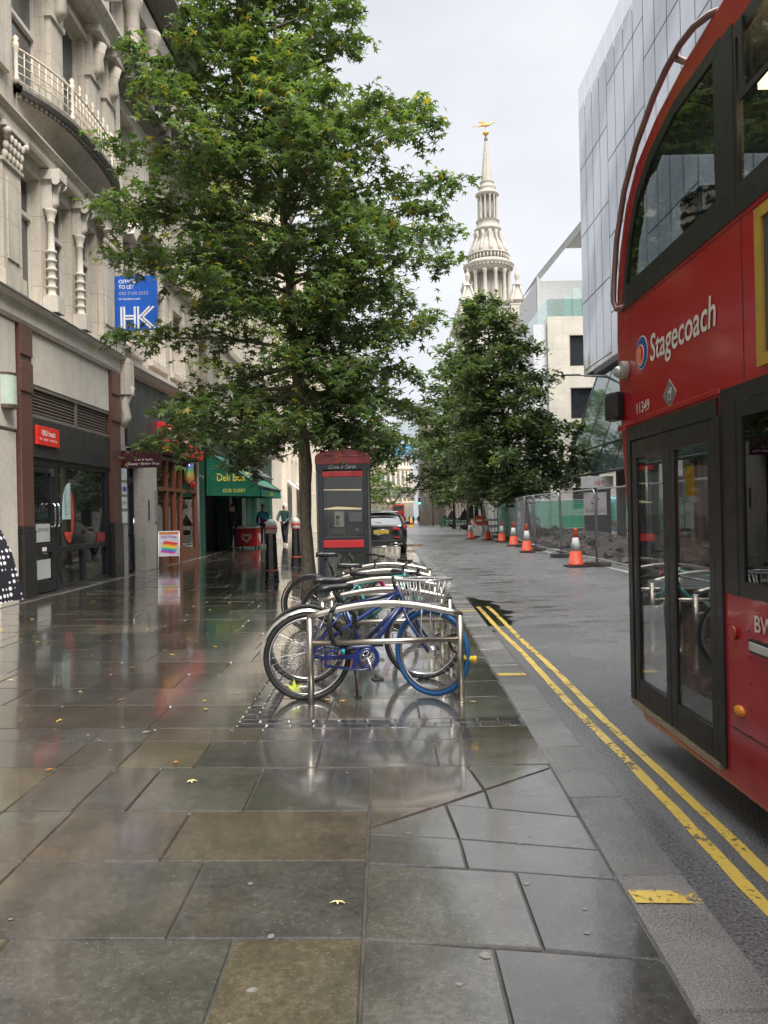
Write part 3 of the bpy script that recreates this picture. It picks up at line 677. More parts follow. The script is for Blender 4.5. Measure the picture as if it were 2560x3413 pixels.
# projecting blue estate agent board
hk = thing('agent_board', 'blue projecting board reading OFFICES TO LET fixed to the stone building', 'sign', (-6, 17.25, 0))
mb = MB(); mb.bx(.08, 1.02, -.04, .04, 5.62, 6.83); mb.build('board', M('agent_blue', (.02, .12, .55), .35, var=.06), hk, bevel=.004)
for s_, a_, h_, w_ in (('OFFICES', 6.66, .085, .42), ('TO LET', 6.54, .085, .34), ('020 7100 5555', 6.40, .075, .66), ('hk-london.com', 6.29, .055, .48)):
    text(s_, (.17, -.04, a_), (1, 0, 0), (0, 0, 1), w_, h_, wt if s_[0] != '0' else M('pale_blue_letter', (.35, .4, .6), .5), hk, bold=.015 if h_ > .06 else 0)
mb = MB(); y0, y1 = -.048, -.0405
for x in (.20, .265, .50, .575): mb.bx(x, x+.042, y0, y1, 5.65, 6.14)
for z in (5.85, 5.915): mb.bx(.307, .50, y0, y1, z, z+.035)
def stroke(p, q, w_=.038):
    d = (Vector(q)-Vector(p)).normalized(); n = Vector((-d.y, d.x))*w_/2; mb.prism([tuple(Vector(p)+n), tuple(Vector(q)+n), tuple(Vector(q)-n), tuple(Vector(p)-n)], 'y', y0-.001, y1)
stroke((.617, 5.90), (.86, 6.14)); stroke((.70, 5.905), (.95, 6.14)); stroke((.617, 5.90), (.88, 5.65)); stroke((.70, 5.90), (.97, 5.65))
mb.build('emblem', wt, hk)
mb = MB(); mb.bx(0, .08, -.02, .02, 5.7, 5.74); mb.bx(0, .08, -.02, .02, 6.7, 6.74); mb.build('bracket', galv, hk)

# ---- second building: column floor, dark cornice, stationery shop ----
B = thing('columned_building', 'tall stone building with dark projecting cornice and round columns on its upper floor', 'building', (-6, 17.4, 0), R(-1.5))
L_ = 6.75; mb = MB()
wall(mb, 0, L_, 4.9, 11.6, [(.45, 1.5, 5.5, 7.3), (2.5, 3.5, 5.5, 7.3), (4.3, 5.4, 5.5, 7.3), (.6, 1.5, 8.9, 11), (2.6, 3.5, 8.9, 11), (4.4, 5.3, 8.9, 11)], -.6, 0)
wall(mb, 0, L_, 11.6, 17.2, [(.35, 1.2, 12.3, 14), (1.55, 2.5, 12.3, 14), (3.0, 3.9, 12.3, 14), (4.6, 5.5, 12.3, 14), (.6, 1.5, 15.2, 16.5), (2.6, 3.5, 15.2, 16.5), (4.4, 5.3, 15.2, 16.5)], -.6, -.1)
mb.bx(-9, -.599, 0, L_, .05, 17.1); mb.bx(-.6, 0, .62, .02, .05, 4.9) if False else mb.bx(-.6, 0, .0, .48, .05, 4.9); mb.bx(-.6, 0, 1.75, 2.62, .05, 4.9); mb.bx(-.6, 0, 6.7, 7.0, .05, 4.9) if False else None
mb.build('wall', creamst, B)
mb = MB(); mb.bx(-.6, .02, .0, .5, .05, 3.1); mb.bx(-.6, .02, 1.72, 2.65, .05, 3.1); mb.build('stone_pier', greyst, B)
mb = MB(); mb.bx(-.59, .06, .5, 6.7, 3.1, 4.75); mb.build('fascia', M('slate_fascia', (.055, .058, .063), .4, var=.3, scale=2), B)
mb = MB(); corn(mb, -.02, L_, [(.002, 4.75), (.2, 4.8), (.32, 4.92), (.32, 5.02), (.002, 5.1)])
corn(mb, 0, L_, [(.002, 7.9), (.1, 7.9), (.16, 8.0), (.16, 8.08), (.002, 8.1)]); corn(mb, 0, L_, [(-.1, 14.1), (.06, 14.1), (.1, 14.3), (.12, 14.5), (-.1, 14.5)])
mb.bx(.002, .34, -.05, .22, 4.2, 4.95); mb.tube([(.1, .08, 3.5), (.22, .08, 3.7), (.16, .08, 4.0), (.32, .08, 4.4)], .1, 8)
n = 12   # segmental pediment
for k in range(n):
    a0, a1 = math.pi*(.16+.68*k/n), math.pi*(.16+.68*(k+1)/n); c = 2.1; r_ = 1.75
    P_ = lambda a_, q: (c-q*math.cos(a_), 7.3+(q-.55)*math.sin(a_))
    mb.prism([P_(a0, r_), P_(a1, r_), P_(a1, r_+.22), P_(a0, r_+.22)], 'x', .002, .34)
for c in (.95, 3.0): mb.prism([(c-.14, 7.28), (c+.14, 7.28), (c+.22, 7.86), (c-.22, 7.86)], 'x', .002, .14)
for o in ((.45, 1.5), (2.5, 3.5), (4.3, 5.4)):
    for s_ in (-1, 1): y = o[0]-.11 if s_ < 0 else o[1]+.11; mb.bx(.002, .06, y-.09, y+.09, 5.3, 7.5)
    mb.bx(.002, .12, o[0]-.25, o[1]+.25, 5.3, 5.44)
for y in (0.05, 6.5): mb.bx(.002, .12, y, y+.22, 5.1, 7.9); mb.bx(.002, .12, y, y+.22, 8.1, 11.2)
mb.build('stone_trim', creamst, B)
mb = MB(); corn(mb, -.1, L_, [(.002, 11.3), (.12, 11.35), (.5, 11.75), (.62, 11.8), (.62, 11.95), (.002, 12.0)]); corn(m9 := MB(), -.1, L_, [(.0, 14.9), (.5, 15.0), (.66, 15.1), (.66, 15.22), (-.1, 15.26)])
for k in range(15): mb.bx(.05, .5, .1+k*.45, .28+k*.45, 11.42, 11.72)
mb.build('cornice', sooty, B); m9.build('cornice', sooty, B)
for c in (1.37, 2.78, 4.2, 5.8):
    mb = MB(); mb.lathe([(.24, 12.0), (.24, 12.1), (.2, 12.16), (.19, 12.2), (.165, 13.75), (.2, 13.8), (.2, 13.86), (.25, 13.95), (.25, 14.08)], (.08, c, 0), 16); mb.build('column', creamst, B)
for o in ((.45, 1.5, 5.5, 7.3), (2.5, 3.5, 5.5, 7.3), (4.3, 5.4, 5.5, 7.3)): win(B, *o, tr=6.7, mull=1, x=-.3)
for o in ((.6, 1.5, 8.9, 11), (2.6, 3.5, 8.9, 11), (4.4, 5.3, 8.9, 11), (.35, 1.2, 12.3, 14), (1.55, 2.5, 12.3, 14), (3.0, 3.9, 12.3, 14), (4.6, 5.5, 12.3, 14)): win(B, *o, tr=(o[2]+o[3])/2, x=-.35, fr=white)
# black office door
mb = MB(); mb.bx(-.35, -.25, .5, .6, .12, 3.1); mb.bx(-.35, -.25, 1.62, 1.72, .12, 3.1); mb.bx(-.35, -.25, .6, 1.62, 2.28, 2.4); mb.bx(-.35, -.25, .6, 1.62, 3.0, 3.1); dd = mb.build('door_frame', frame_b, B)
MB().bx(-.31, -.3, .6, 1.62, 2.4, 3.0).build('pane', wglass, dd)
for a_, b_ in ((.6, 1.1), (1.1, 1.62)):
    mb = MB(); mb.bx(-.33, -.27, a_, a_+.07, .13, 2.28); mb.bx(-.33, -.27, b_-.07, b_, .13, 2.28); mb.bx(-.33, -.272, a_+.07, b_-.07, .13, .38); mb.bx(-.33, -.272, a_+.07, b_-.07, 1.0, 1.08); mb.bx(-.33, -.272, a_+.07, b_-.07, 2.2, 2.28)
    d1 = mb.build('door', frame_b, B); MB().bx(-.31, -.3, a_+.07, b_-.07, .38, 2.2).build('pane', wglass, d1); MB().cyl((-.22, b_-.04, 1.0), (-.22, b_-.04, 1.4), .015).build('handle', chrome, d1)
for k in range(4):
    MB().bx(.022, .035, .12, .46, 1.3+k*.33, 1.56+k*.33).build('name_plate', M('plate_white', (.72, .74, .76), .35), B)
MB().bx(.036, .038, .17, .42, 2.03, 2.13).build('plate_mark', M('plate_blue', (.05, .1, .45), .4), B); text('Bullivant', (.035, .18, 1.73), (0, 1, 0), (0, 0, 1), .22, .06, M('plate_ink', (.1, .15, .25), .4), B) if False else text('Office', (.035, .18, 1.73), (0, 1, 0), (0, 0, 1), .22, .07, M('plate_ink', (.1, .15, .25), .4), B)
MB().bx(.022, .04, 1.95, 2.03, 1.35, 1.85).build('intercom', dgrey, B); MB().bx(.022, .06, 2.45, 2.6, 1.3, 2.1).build('cabinet', galv, B)
# projecting barber sign
bs = thing('projecting_sign', 'small dark maroon projecting sign under the leaves beside the hairdresser', 'sign', (-5.98, 17.5, 0))
MB().bx(.0, .95, -.03, .03, 2.55, 2.95).build('sign_board', M('maroon', (.06, .01, .02), .4), bs, bevel=.004)
text('Beauty • Barber Shop', (.2, -.03, 2.6), (1, 0, 0), (0, 0, 1), .7, .07, wt, bs); text('Cut & Style', (.35, -.03, 2.7), (1, 0, 0), (0, 0, 1), .4, .06, wt, bs)
# stationery shopfront
rd = M('shop_red', (.68, .02, .02), .35); brw = M('brown_frame', (.13, .045, .025), .4)
mb = MB(); mb.bx(-.3, .2, 2.65, 6.68, 3.15, 3.9); fs_ = mb.build('shop_fascia', rd, B, bevel=.01)
text('Ryman', (.203, 3.1, 3.46), (0, 1, 0), (0, 0, 1), 2.2, .34, wt, fs_, bold=.02); text('stationery', (.203, 4.2, 3.22), (0, 1, 0), (0, 0, 1), 1.3, .18, wt, fs_, shear=.35)
MB().bx(.203, .215, 2.7, 4.05, 3.17, 3.4).build('yellow_panel', M('shop_yellow', (.8, .6, .04), .4), fs_); text('OFFICEPOINT', (.216, 2.9, 3.2), (0, 1, 0), (0, 0, 1), 1.05, .1, M('sign_red', (.7, 0, 0)), fs_)
mb = MB()
for y in (2.67, 3.6, 4.3, 4.95, 6.55): mb.bx(-.15, .0, y, y+.1, .12, 3.05)
mb.bx(-.15, -.003, 2.77, 6.55, 2.95, 3.05); mb.bx(-.15, -.003, 2.77, 6.55, 2.12, 2.22); mb.bx(-.15, -.003, 2.77, 3.6, .12, .45); mb.bx(-.15, -.003, 5.05, 6.55, .12, .45)
sw2 = mb.build('shop_window', brw, B)
yg = glass('stationer_glass', (.55, .5, .4), 1.5, .01, .05)
MB().bx(-.08, -.07, 2.77, 6.55, .45, 2.95).build('pane', yg, sw2)
mb = MB(); mb.bx(-1.6, -1.5, 2.7, 6.6, .1, 3.0); mb.bx(-1.6, -.2, 2.7, 6.6, .08, .12); mb.bx(-1.6, -.2, 2.7, 6.6, 3.0, 3.04); mb.build('interior', M('warm_interior', (.22, .12, .05), .7, var=.4, scale=2), B)
cl = [(.6, .05, .05), (.05, .35, .55), (.8, .45, .05), (.75, .7, .6), (.3, .55, .6), (.65, .3, .4)]
for k in range(16):
    y = random.choice([2.85, 3.15, 5.15, 5.6, 6.0, 6.3]); z = random.uniform(.5, 1.9); c = random.randrange(6)
    MB().bx(-.12-.01*k/16, -.115-.01*k/16, y, y+random.uniform(.18, .3), z, z+random.uniform(.2, .5)).build('poster', M('poster_%d' % c, cl[c], .5, var=.3, scale=9), sw2)
# interior light strips seen through the window are lamps of the shop
tl = M('shop_lamp', (1, .8, .5)); 
t = NT('lamp_tube'); e = t.n('ShaderNodeEmission', i_Strength=2.2); e.inputs[0].default_value = (1, .72, .4, 1); t.out(e.outputs[0]); lampm = t.m
for y in (3.2, 4.6, 5.8): MB().bx(-1.2, -.6, y, y+.1, 2.9, 2.93).build('ceiling_light', lampm, B)
# rainbow foil balloon
bl = thing('foil_balloon', 'rainbow striped foil balloon hanging before the stationery shop window', 'balloon', (-5.78, 22.9, .0))
mb = MB(); mb.lathe([(0, 2.35), (.1, 2.38), (.17, 2.5), (.15, 2.75), (.15, 2.9), (.1, 3.0), (0, 3.04)], (0, 0, 0), 14); t = NT('rainbow'); sp = t.n('ShaderNodeSeparateXYZ'); t.l(t.pos(), sp.inputs[0])
rb = t.ramp(t.math('MULTIPLY', t.math('SUBTRACT', sp.outputs[2], 2.35), 1.3), [(0, (.6, .02, .02)), (.25, (.7, .3, .02)), (.4, (.7, .6, .05)), (.55, (.05, .45, .1)), (.7, (.05, .15, .6)), (.85, (.3, .05, .4)), (1, (.6, .6, .6))])
mb.build('body', t.out(t.princ(Base_Color=t.mix(.35, rb, (.3, .3, .3)), Roughness=.2, Metallic=.5)), bl); mb = MB(); mb.sphere((.05, .12, 2.36), .15, 12, sq=(.7, 1.2, .7)); mb.build('heart_end', M('foil_red', (.55, .01, .02), .15, .4), bl)

# ---- third building: deli with green awning ----
Cb = thing('deli_building', 'stone building over the dark green deli shopfront, partly behind the tree', 'building', (-6, 24.15, 0))
Lc = 17.3; mb = MB()
oc = [(1.2+k*2.2, 2.4+k*2.2, z, z+2.1) for k in range(7) for z in (5.2, 8.4, 11.4)]
wall(mb, 0, Lc, 4.3, 14.5, oc, -.5, 0); mb.bx(-9, -.499, 0, Lc, .05, 14.4); wall(mb, 0, .9, .05, 4.3); mb.build('wall', limestone, Cb)
for k, o in enumerate(oc): win(Cb, *o, tr=o[2]+1.1, mull=1, x=-.3)
mb = MB(); corn(mb, 0, Lc, [(.002, 4.3), (.2, 4.35), (.3, 4.5), (.002, 4.6)]); corn(mb, 0, Lc, [(.002, 14), (.4, 14.2), (.5, 14.4), (-.3, 14.5)]); corn(mb, 0, Lc, [(.002, 7.7), (.12, 7.7), (.15, 7.9), (.002, 7.95)]); mb.build('cornice', limestone, Cb)
MB().cyl((.1, .25, .1), (.1, .25, 4.3), .05).build('drainpipe', greyp, Cb); MB().bx(.003, .02, .6, .75, 1.8, 2.6).build('notice', wt, Cb)
grn = M('dark_green_paint', (.012, .055, .038), .35)
mb = MB(); wall(mb, .9, Lc, .05, 4.3, [(1.3, 5.2, .1, 2.9), (5.6, 8.4, .6, 2.9), (9.2, 12.2, .6, 2.9), (13, 16.5, .6, 2.9)], -.4, -.003); mb.bx(.0, .12, .9, 1.15, .1, 4.2); mb.bx(0, .12, 5.2, 5.5, .1, 4.2); mb.build('shopfront', grn, Cb)
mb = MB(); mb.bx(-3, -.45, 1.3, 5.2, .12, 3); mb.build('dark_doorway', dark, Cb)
for o in ((5.6, 8.4, .6, 2.9), (9.2, 12.2, .6, 2.9), (13, 16.5, .6, 2.9)): win(Cb, *o, x=-.2, fr=grn, pane=yg if o[0] < 9 else wglass, mull=1, name='shop_window')
mb = MB(); mb.bx(-.44, -.41, 5.6, 8.4, .6, 2.9); mb.build('shelves', M('stock_shelves', (.35, .25, .12), .6, var=.8, scale=12), Cb)
mb = MB(); mb.bx(.003, .35, 8.8, 12.4, 3.0, 3.75); mb.bx(.003, .45, 8.8, 12.4, 3.75, 3.85); mb.build('dark_fascia', M('dark_brown_paint', (.03, .025, .02), .4), Cb)
aw = thing('awning', 'green deli awning with yellow lettering sticking out over the pavement', 'awning', (-5.98, 26.0, 0))
cg = M('awning_canvas', (.008, .15, .085), .55, var=.2, scale=3, bump=.25, bs=8); P0, P1, zf, zt, zv = 0, 5.0, 2.36, 3.62, 2.04
mb = MB(); mb.add([(0, P0, zt), (1.82, P0, zf), (1.82, P1, zf), (0, P1, zt)], [(0, 1, 2, 3)]); mb.build('canopy', cg, aw)
for y, nm in ((P0, 'side_panel'), (P1, 'side_panel')):
    mb = MB(); mb.add([(.02, y, zt-.01), (1.81, y, zf), (1.8, y, zv), (0, y, zv+.06)], [(0, 1, 2, 3)]); sp_ = mb.build(nm, cg, aw)
    if y == P0:
        ly = M('yellow_lettering', (.8, .72, .08), .5)
        text('Deli Box', (.36, 0, 2.58), (1, 0, -.02), (0, 0, 1), .98, .26, ly, sp_, bold=.02, lift=.004); text('£5.00 CURRY', (.55, 0, 2.2), (1, 0, -.02), (0, 0, 1), .78, .12, ly, sp_, bold=.01, lift=.004)
mb = MB(); mb.add([(1.83, P0, zf-.06), (1.85, P0, zv), (1.85, P1, zv), (1.83, P1, zf-.06)], [(0, 1, 2, 3)]); mb.build('valance', cg, aw)
text('Deli Box', (1.1, 1.6, 2.86), (0, 1, 0), (-.82, 0, .57), 1.8, .3, ly, aw, bold=.02, lift=.01); text('Deli Box', (1.853, 1.9, 2.1), (0, 1, 0), (0, 0, 1), .9, .14, ly, aw, lift=.004)
mb = MB(); mb.tube([(1.84, P0-.02, zf), (1.84, P1+.02, zf)], .035, 8); mb.tube([(0, P0, zt), (1.84, P0, zf)], .018, 6); mb.tube([(0, P1, zt), (1.84, P1, zf)], .018, 6); mb.bx(-.02, .12, P0, P1, zt-.03, zt+.1); mb.build('frame', dgrey, aw)
mb = MB(); mb.add([(0, 5.4, 3.9), (1.3, 5.4, 2.9), (1.3, 8.6, 2.9), (0, 8.6, 3.9)], [(0, 1, 2, 3)]); mb.tube([(1.3, 5.4, 2.9), (1.3, 8.6, 2.9)], .03, 6); mb.add([(0, 5.4, 3.9), (1.3, 5.4, 2.9), (0, 5.4, 2.9)], [(0, 1, 2)])
mb.build('awning', M('grey_canvas', (.10, .10, .115), .6), Cb)

# ---- long stone building with vertical fins ----
Dn = thing('finned_building', 'long pale stone office building with vertical fins running up the left of the street', 'building', (-6, 41.45, 0))
fin = stone('fin_stone', (.68, .60, .49), .1); Ld = 95; mb = MB(); nb = 39; y0 = 4.1; sp_ = 2.32
opd = []
for k in range(nb):
    a_ = y0+k*sp_+.35; opd.append((a_, a_+sp_-.4, -.6, 4.8))
    for zz in (5.5, 8.9, 12.3, 15.7): opd.append((a_, a_+sp_-.4, zz, zz+2.9))
wall(mb, 0, Ld, -1, 19.5, opd, -.9, 0); mb.bx(-9, -.899, 0, Ld, -1, 19.3); mb.build('wall', fin, Dn)
mb = MB()
for k in range(nb+1):
    c = y0+k*sp_+.15; mb.bx(.002, .28, c-.13, c+.13, -1, 19.4)
    if k < nb: mb.bx(-.5, .1, c+sp_/2-.06, c+sp_/2+.06, 5.5, 18.6)
mb.bx(.002, .12, 0, Ld, 4.85, 5.4); mb.build('fins', fin, Dn)
stuff_done = 0; rest = MB(); greyglass = M('sky_glass', (.16, .18, .19), .06, var=.3, spec=1, scale=.7)
for i, o in enumerate(opd):
    if i < 80:
        mb = MB(); mb.bx(-.7, -.62, o[0], o[1], o[2], o[2]+.1); mb.bx(-.7, -.62, o[0], o[1], o[3]-.1, o[3]); mb.bx(-.7, -.62, (o[0]+o[1])/2-.03, (o[0]+o[1])/2+.03, o[2]+.1, o[3]-.1)
        w_ = mb.build('window', dgrey, Dn); MB().bx(-.68, -.66, o[0], o[1], o[2], o[3]).build('pane', greyglass if o[2] > 5 else wglass, w_)
    else: rest.bx(-.68, -.66, o[0], o[1], o[2], o[3])
struct(rest.build('window', greyglass, Dn), 'stuff')
for k, mm in ((0, white), (2, white), (3, M('pink_canvas', (.75, .35, .42), .6))):
    a_ = y0+k*sp_+.3; mb = MB(); mb.add([(.0, a_, 3.6), (1.1, a_, 2.7), (1.1, a_+1.9, 2.7), (0, a_+1.9, 3.6)], [(0, 1, 2, 3)]); mb.tube([(1.1, a_, 2.7), (1.1, a_+1.9, 2.7)], .03, 6); mb.build('awning', mm, Dn)
# ---------------- telephone box ----------------
navy = M('navy_paint', (.014, .016, .022), .35, coat=.2); kred = M('kiosk_red', (.30, .018, .022), .35, coat=.3, var=.15, dirt=.15)
pb = thing('telephone_box', 'black and red telephone box with domed red roof beside the tree', 'phone box', (-.645, 12.2, .01))
W = .425; mb = MB()
for sx in (-1, 1):
    for y in (0, .78): mb.bx(sx*W, sx*(W-.035), y+.001, y+.069, 0, 2.12)
mb.build('outer_frame', M('grey_metal_frame', (.085, .085, .075), .45, .3), pb, bevel=.006)
mb = MB()
for sx in (-1, 1):
    for y in (-.008, .79): mb.bx(sx*(W-.036), sx*(W-.115), y, y+.068, 0, 2.12)
mb.bx(-W+.115, W-.115, .79, .858, .0, .12); mb.bx(-W+.115, W-.115, 0, .06, .8, .86); mb.bx(-W+.115, W-.115, 0, .06, 1.0, 1.045); mb.bx(-W+.115, W-.115, 0, .06, 0, .1)
mb.build('inner_frame', navy, pb, bevel=.006)
mb = MB(); mb.bx(-W-.003, W+.003, -.012, .87, 2.115, 2.20); nb_ = mb.build('name_band', navy, pb); mb = MB()
text('Coins & Cards', (-.215, -.012, 2.128), (1, 0, 0), (0, 0, 1), .43, .055, M('silver_lettering', (.55, .55, .55), .4), nb_, shear=.3)
n = 16; prof = [(-W-.01, 2.20), (W+.01, 2.20)]+[((W+.01)*math.cos(math.pi*k/n), 2.30+.13*math.sin(math.pi*k/n)**.8) for k in range(n+1)]
mb = MB(); mb.prism(prof, 'y', -.02, .88); prof2 = [(.0-.02, 2.31), (.88, 2.31)]+[(.43+.46*math.cos(math.pi*k/n), 2.32+.12*math.sin(math.pi*k/n)) for k in range(n+1)]
mb.prism(prof2, 'x', -.30, .30); mb.build('roof', kred, pb, bevel=.012); MB().lathe([(.085, 2.42), (.085, 2.49), (.06, 2.51), (0, 2.515)], (0, .43, 0), 8).build('roof_cap', kred, pb)
for z0, z1 in ((2.0, 2.085), (.875, .995)):
    MB().bx(-.318, .318, -.02, .04, z0, z1).build('red_panel', M('kiosk_bright_red', (.42, .02, .025), .35, coat=.2), pb, bevel=.006)
kg = glass('kiosk_glass', (.85, .87, .85), 1.5, .02, .0)
mb = MB(); mb.bx(-.31, .31, .02, .028, 1.045, 2.0); mb.bx(-.31, .31, .02, .028, .1, .8)
mb.build('pane', kg, pb); mb = MB()
for sx in (-1, 1): mb.bx(sx*(W-.06), sx*(W-.068), .07, .78, .1, 2.1)
mb.build('side_pane', kg, pb)
MB().bx(-.31, .31, .74, .78, .1, 2.1).build('back_panel', M('kiosk_back', (.10, .105, .095), .5, var=.25, scale=2), pb)
mb = MB(); mb.bx(-.27, -.0, .52, .73, 1.08, 1.46); ph = mb.build('payphone', M('phone_grey', (.08, .085, .08), .4), pb, bevel=.01)
mb = MB(); mb.bx(-.17, -.02, .49, .518, 1.2, 1.45); fp_ = mb.build('face_plate', M('phone_plate', (.6, .6, .5), .4), ph)
mb = MB(); mb.bx(-.15, -.09, .485, .489, 1.32, 1.38); [mb.bx(-.15+i*.022, -.135+i*.022, .485, .489, 1.22+j*.022, 1.235+j*.022) for i in range(3) for j in range(4)]; mb.build('keypad', blackmat, ph)
mb = MB(); mb.tube([(-.23, .5, 1.42), (-.24, .46, 1.36), (-.24, .46, 1.28), (-.23, .5, 1.2)], [.022, .016, .016, .024], 8); mb.tube([(-.23, .5, 1.2), (-.2, .47, 1.1), (-.1, .45, 1.08), (-.05, .5, 1.15)], .005, 5); mb.build('handset', blackmat, ph)
mb = MB(); mb.bx(.04, .30, .6, .72, 1.08, 1.45); nb2 = mb.build('notice_board', blackmat, pb); MB().bx(.06, .28, .59, .599, 1.28, 1.43).build('notice', M('notice_paper', (.34, .35, .36), .5), nb2); MB().bx(.16, .22, .59, .599, 1.12, 1.17).build('notice', M('notice_paper', (.34, .35, .36), .5), nb2)
tape = M('cream_tape', (.62, .57, .35), .5)
for z0, z1, z2 in ((1.79, 1.775, 1.785), (1.485, 1.475, 1.51)):
    mb = MB(); mb.add([(-.31, .012, z0), (.29, .012, z1), (.29, .012, z1+.022), (-.1, .012, z2+.016), (-.31, .012, z0+.012)], [(0, 1, 2, 3, 4)]); mb.build('tape', tape, pb)
# ---------------- City bollards ----------------
bw = M('bollard_white', (.62, .60, .57), .4, dirt=.4); brd = M('bollard_red', (.55, .07, .03), .4)
def bollard(loc, label):
    b = thing('bollard', label, 'bollard', loc, 0, 'black cast iron bollards with white caps')
    MB().lathe([(.155, 0), (.155, .03), (.145, .05), (.142, .2), (.137, .22)], n=8, a0=R(22.5), sm=False).lathe([(.13, .25), (.103, .99), (.11, 1.0)], n=8, a0=R(22.5), sm=False).build('shaft', blackm, b)
    MB().lathe([(.143, .22), (.146, .235), (.135, .25)], n=8, a0=R(22.5)).build('red_ring', brd, b)
    MB().lathe([(.112, 1.0), (.122, 1.01), (.118, 1.08)], n=20).build('white_band', bw, b)
    mb = MB(); mb.lathe([(.12, 1.08), (.135, 1.09), (.135, 1.115), (.12, 1.125)], n=20); mb.lathe([(.112, .985), (.12, .992), (.112, 1.0)], n=20)
    for k in range(12): a_ = k*math.pi/6; mb.sphere((.118*math.cos(a_), .118*math.sin(a_), 1.043), .014, 6)
    mb.build('red_collar', brd, b)
    pr = [(.105, 1.125), (.115, 1.15), (.105, 1.2), (.07, 1.26), (.025, 1.285), (0, 1.29)]
    mb = MB(); mb.lathe(pr, n=24)
    for i, v in enumerate(mb.v):
        a_ = math.atan2(v[1], v[0]); q = 1+.05*abs(math.cos(a_*4)); mb.v[i] = (v[0]*q, v[1]*q, v[2])
    mb.build('cap', bw, b); return b
b1 = bollard((-2.33, 15.84, .045), 'nearer black bollard with white cap and red rings, left of the tree')
dup(b1, (-2.35, 20.41, .047), 0, 'farther black bollard with white cap, just left of the tree trunk')
# ---------------- pavement A-board ----------------
ab = thing('pavement_sign', 'white framed pavement board with rainbow Half Price poster outside the stationery shop', 'sign', (-5.6, 20.0, .11), R(8))
mb = MB()
for sx in (-1, 1): mb.tube([(sx*.26, -.16, 0), (sx*.26, 0, .93)], .014, 6); 
mb.bx(-.27, .27, -.02, .0, .91, .94); mb.box((0, -.12, .3), (.5, .02, .02)); mb.build('front_frame', white, ab)
mb = MB()
for sx in (-1, 1): mb.tube([(sx*.25, .28, 0), (sx*.25, .01, .92)], .012, 6)
mb.build('rear_frame', galv, ab)
fr_m = Matrix.Translation((0, -.12, .3)) @ Matrix.Rotation(-math.atan2(.12, .62), 4, 'X')
mb = MB(); mb.bx(-.25, .25, -.006, .006, 0, .62); mb.xf(fr_m)
po = mb.build('poster', M('lilac_poster', (.50, .47, .56), .35), ab)
def onboard(mb_): mb_.xf(fr_m); return mb_
xd = tuple(fr_m.to_3x3() @ Vector((1, 0, 0))); yd = tuple(fr_m.to_3x3() @ Vector((0, 0, 1)))
text('Half Price', tuple(fr_m @ Vector((-.19, -.007, .46))), xd, yd, .38, .075, M('purple_ink', (.2, .05, .3), .4), po, bold=.01)
for i, c in enumerate(((.55, .04, .25), (.05, .15, .5), (.05, .4, .25), (.65, .55, .05), (.7, .3, .03), (.6, .04, .03))):
    mb = MB(); mb.add([(-.22+i*.01, -.008-.0004*i, .1+i*.045), (.12+i*.01, -.008-.0004*i, .05+i*.045), (.2+i*.01, -.008-.0004*i, .1+i*.045), (-.14+i*.01, -.008-.0004*i, .17+i*.045)], [(0, 1, 2, 3)]); onboard(mb).build('picture', M('rb_%d' % i, c, .4), po)
mb = MB(); mb.bx(-.25, .25, -.008, -.007, .56, .62); onboard(mb).build('picture', M('orange_strip', (.6, .15, .03), .4), po)
# ---------------- ice cream freezer ----------------
fz = thing('ice_cream_freezer', 'red ice cream chest freezer with white heart emblem outside the deli', 'freezer', (-5.35, 29.8, .11))
mb = MB(); mb.bx(-.42, .42, 0, 1.0, .08, .78); mb.build('body', M('freezer_red', (.5, .015, .02), .3), fz, bevel=.03)
MB().bx(-.43, .43, -.01, 1.01, .78, .86).build('rim', white, fz, bevel=.02); MB().bx(-.38, .38, .03, .97, .86, .88).build('lid', dglass, fz, bevel=.01)
mb = MB()
def heart(s_, cx, cz, n=28): return [(cx+s_*.8*(math.sin(a_)**3), cz+s_*.05*(13*math.cos(a_)-5*math.cos(2*a_)-2*math.cos(3*a_)-math.cos(4*a_))) for a_ in [2*math.pi*k/n for k in range(n)]]
mb = MB(); 
for s_, r_ in ((.24, .014), (.15, .011)): mb.tube([(x, -.012, z) for x, z in heart(s_, 0, .42)], r_, 6, closed=True)
mb.build('heart_emblem', wt, fz); mb = MB()
for r_ in (.24, .15): mb.tube([(.432, .5+(x), z) for x, z in heart(r_, 0, .42)], .012, 6, closed=True)
mb.build('heart_emblem', wt, fz); mb = MB(); [mb.cyl((sx*.33, y, 0), (sx*.33, y, .09), .03) for sx in (-1, 1) for y in (.12, .88)]; mb.build('feet', blackmat, fz)
# ---------------- bicycle racks ----------------
def rack(loc, label):
    r = thing('bike_rack', label, 'bike rack', loc, 0, 'arched steel bicycle racks in a row'); hw = .565
    mb = MB(); n = 16; arc = [(-hw+2*hw*k/n, 0, .665+.09*math.sin(math.pi*k/n)) for k in range(n+1)]
    mb.tube([(-hw, 0, 0), (-hw, 0, .66)], .0255, 14); mb.tube([(hw, 0, 0), (hw, 0, .66)], .0255, 14); mb.tube([(-hw-.012, 0, .659)]+arc[1:-1]+[(hw+.012, 0, .659)], .0255, 14); mb.sphere((-hw, 0, .66), .0262, 12); mb.sphere((hw, 0, .66), .0262, 12)
    mb.build('hoop', steel, r); MB().cyl((-hw, 0, .465), (hw, 0, .475), .0215, n=12).build('rail', steel, r)
    mb = MB(); [mb.cyl((sx*hw, 0, 0), (sx*hw, 0, .006), .035, n=16) for sx in (-1, 1)]; mb.build('base_collar', steel, r); return r
r1 = rack((-.012, 5.79, 0), 'nearest steel bicycle rack, with the blue bicycle locked behind it')
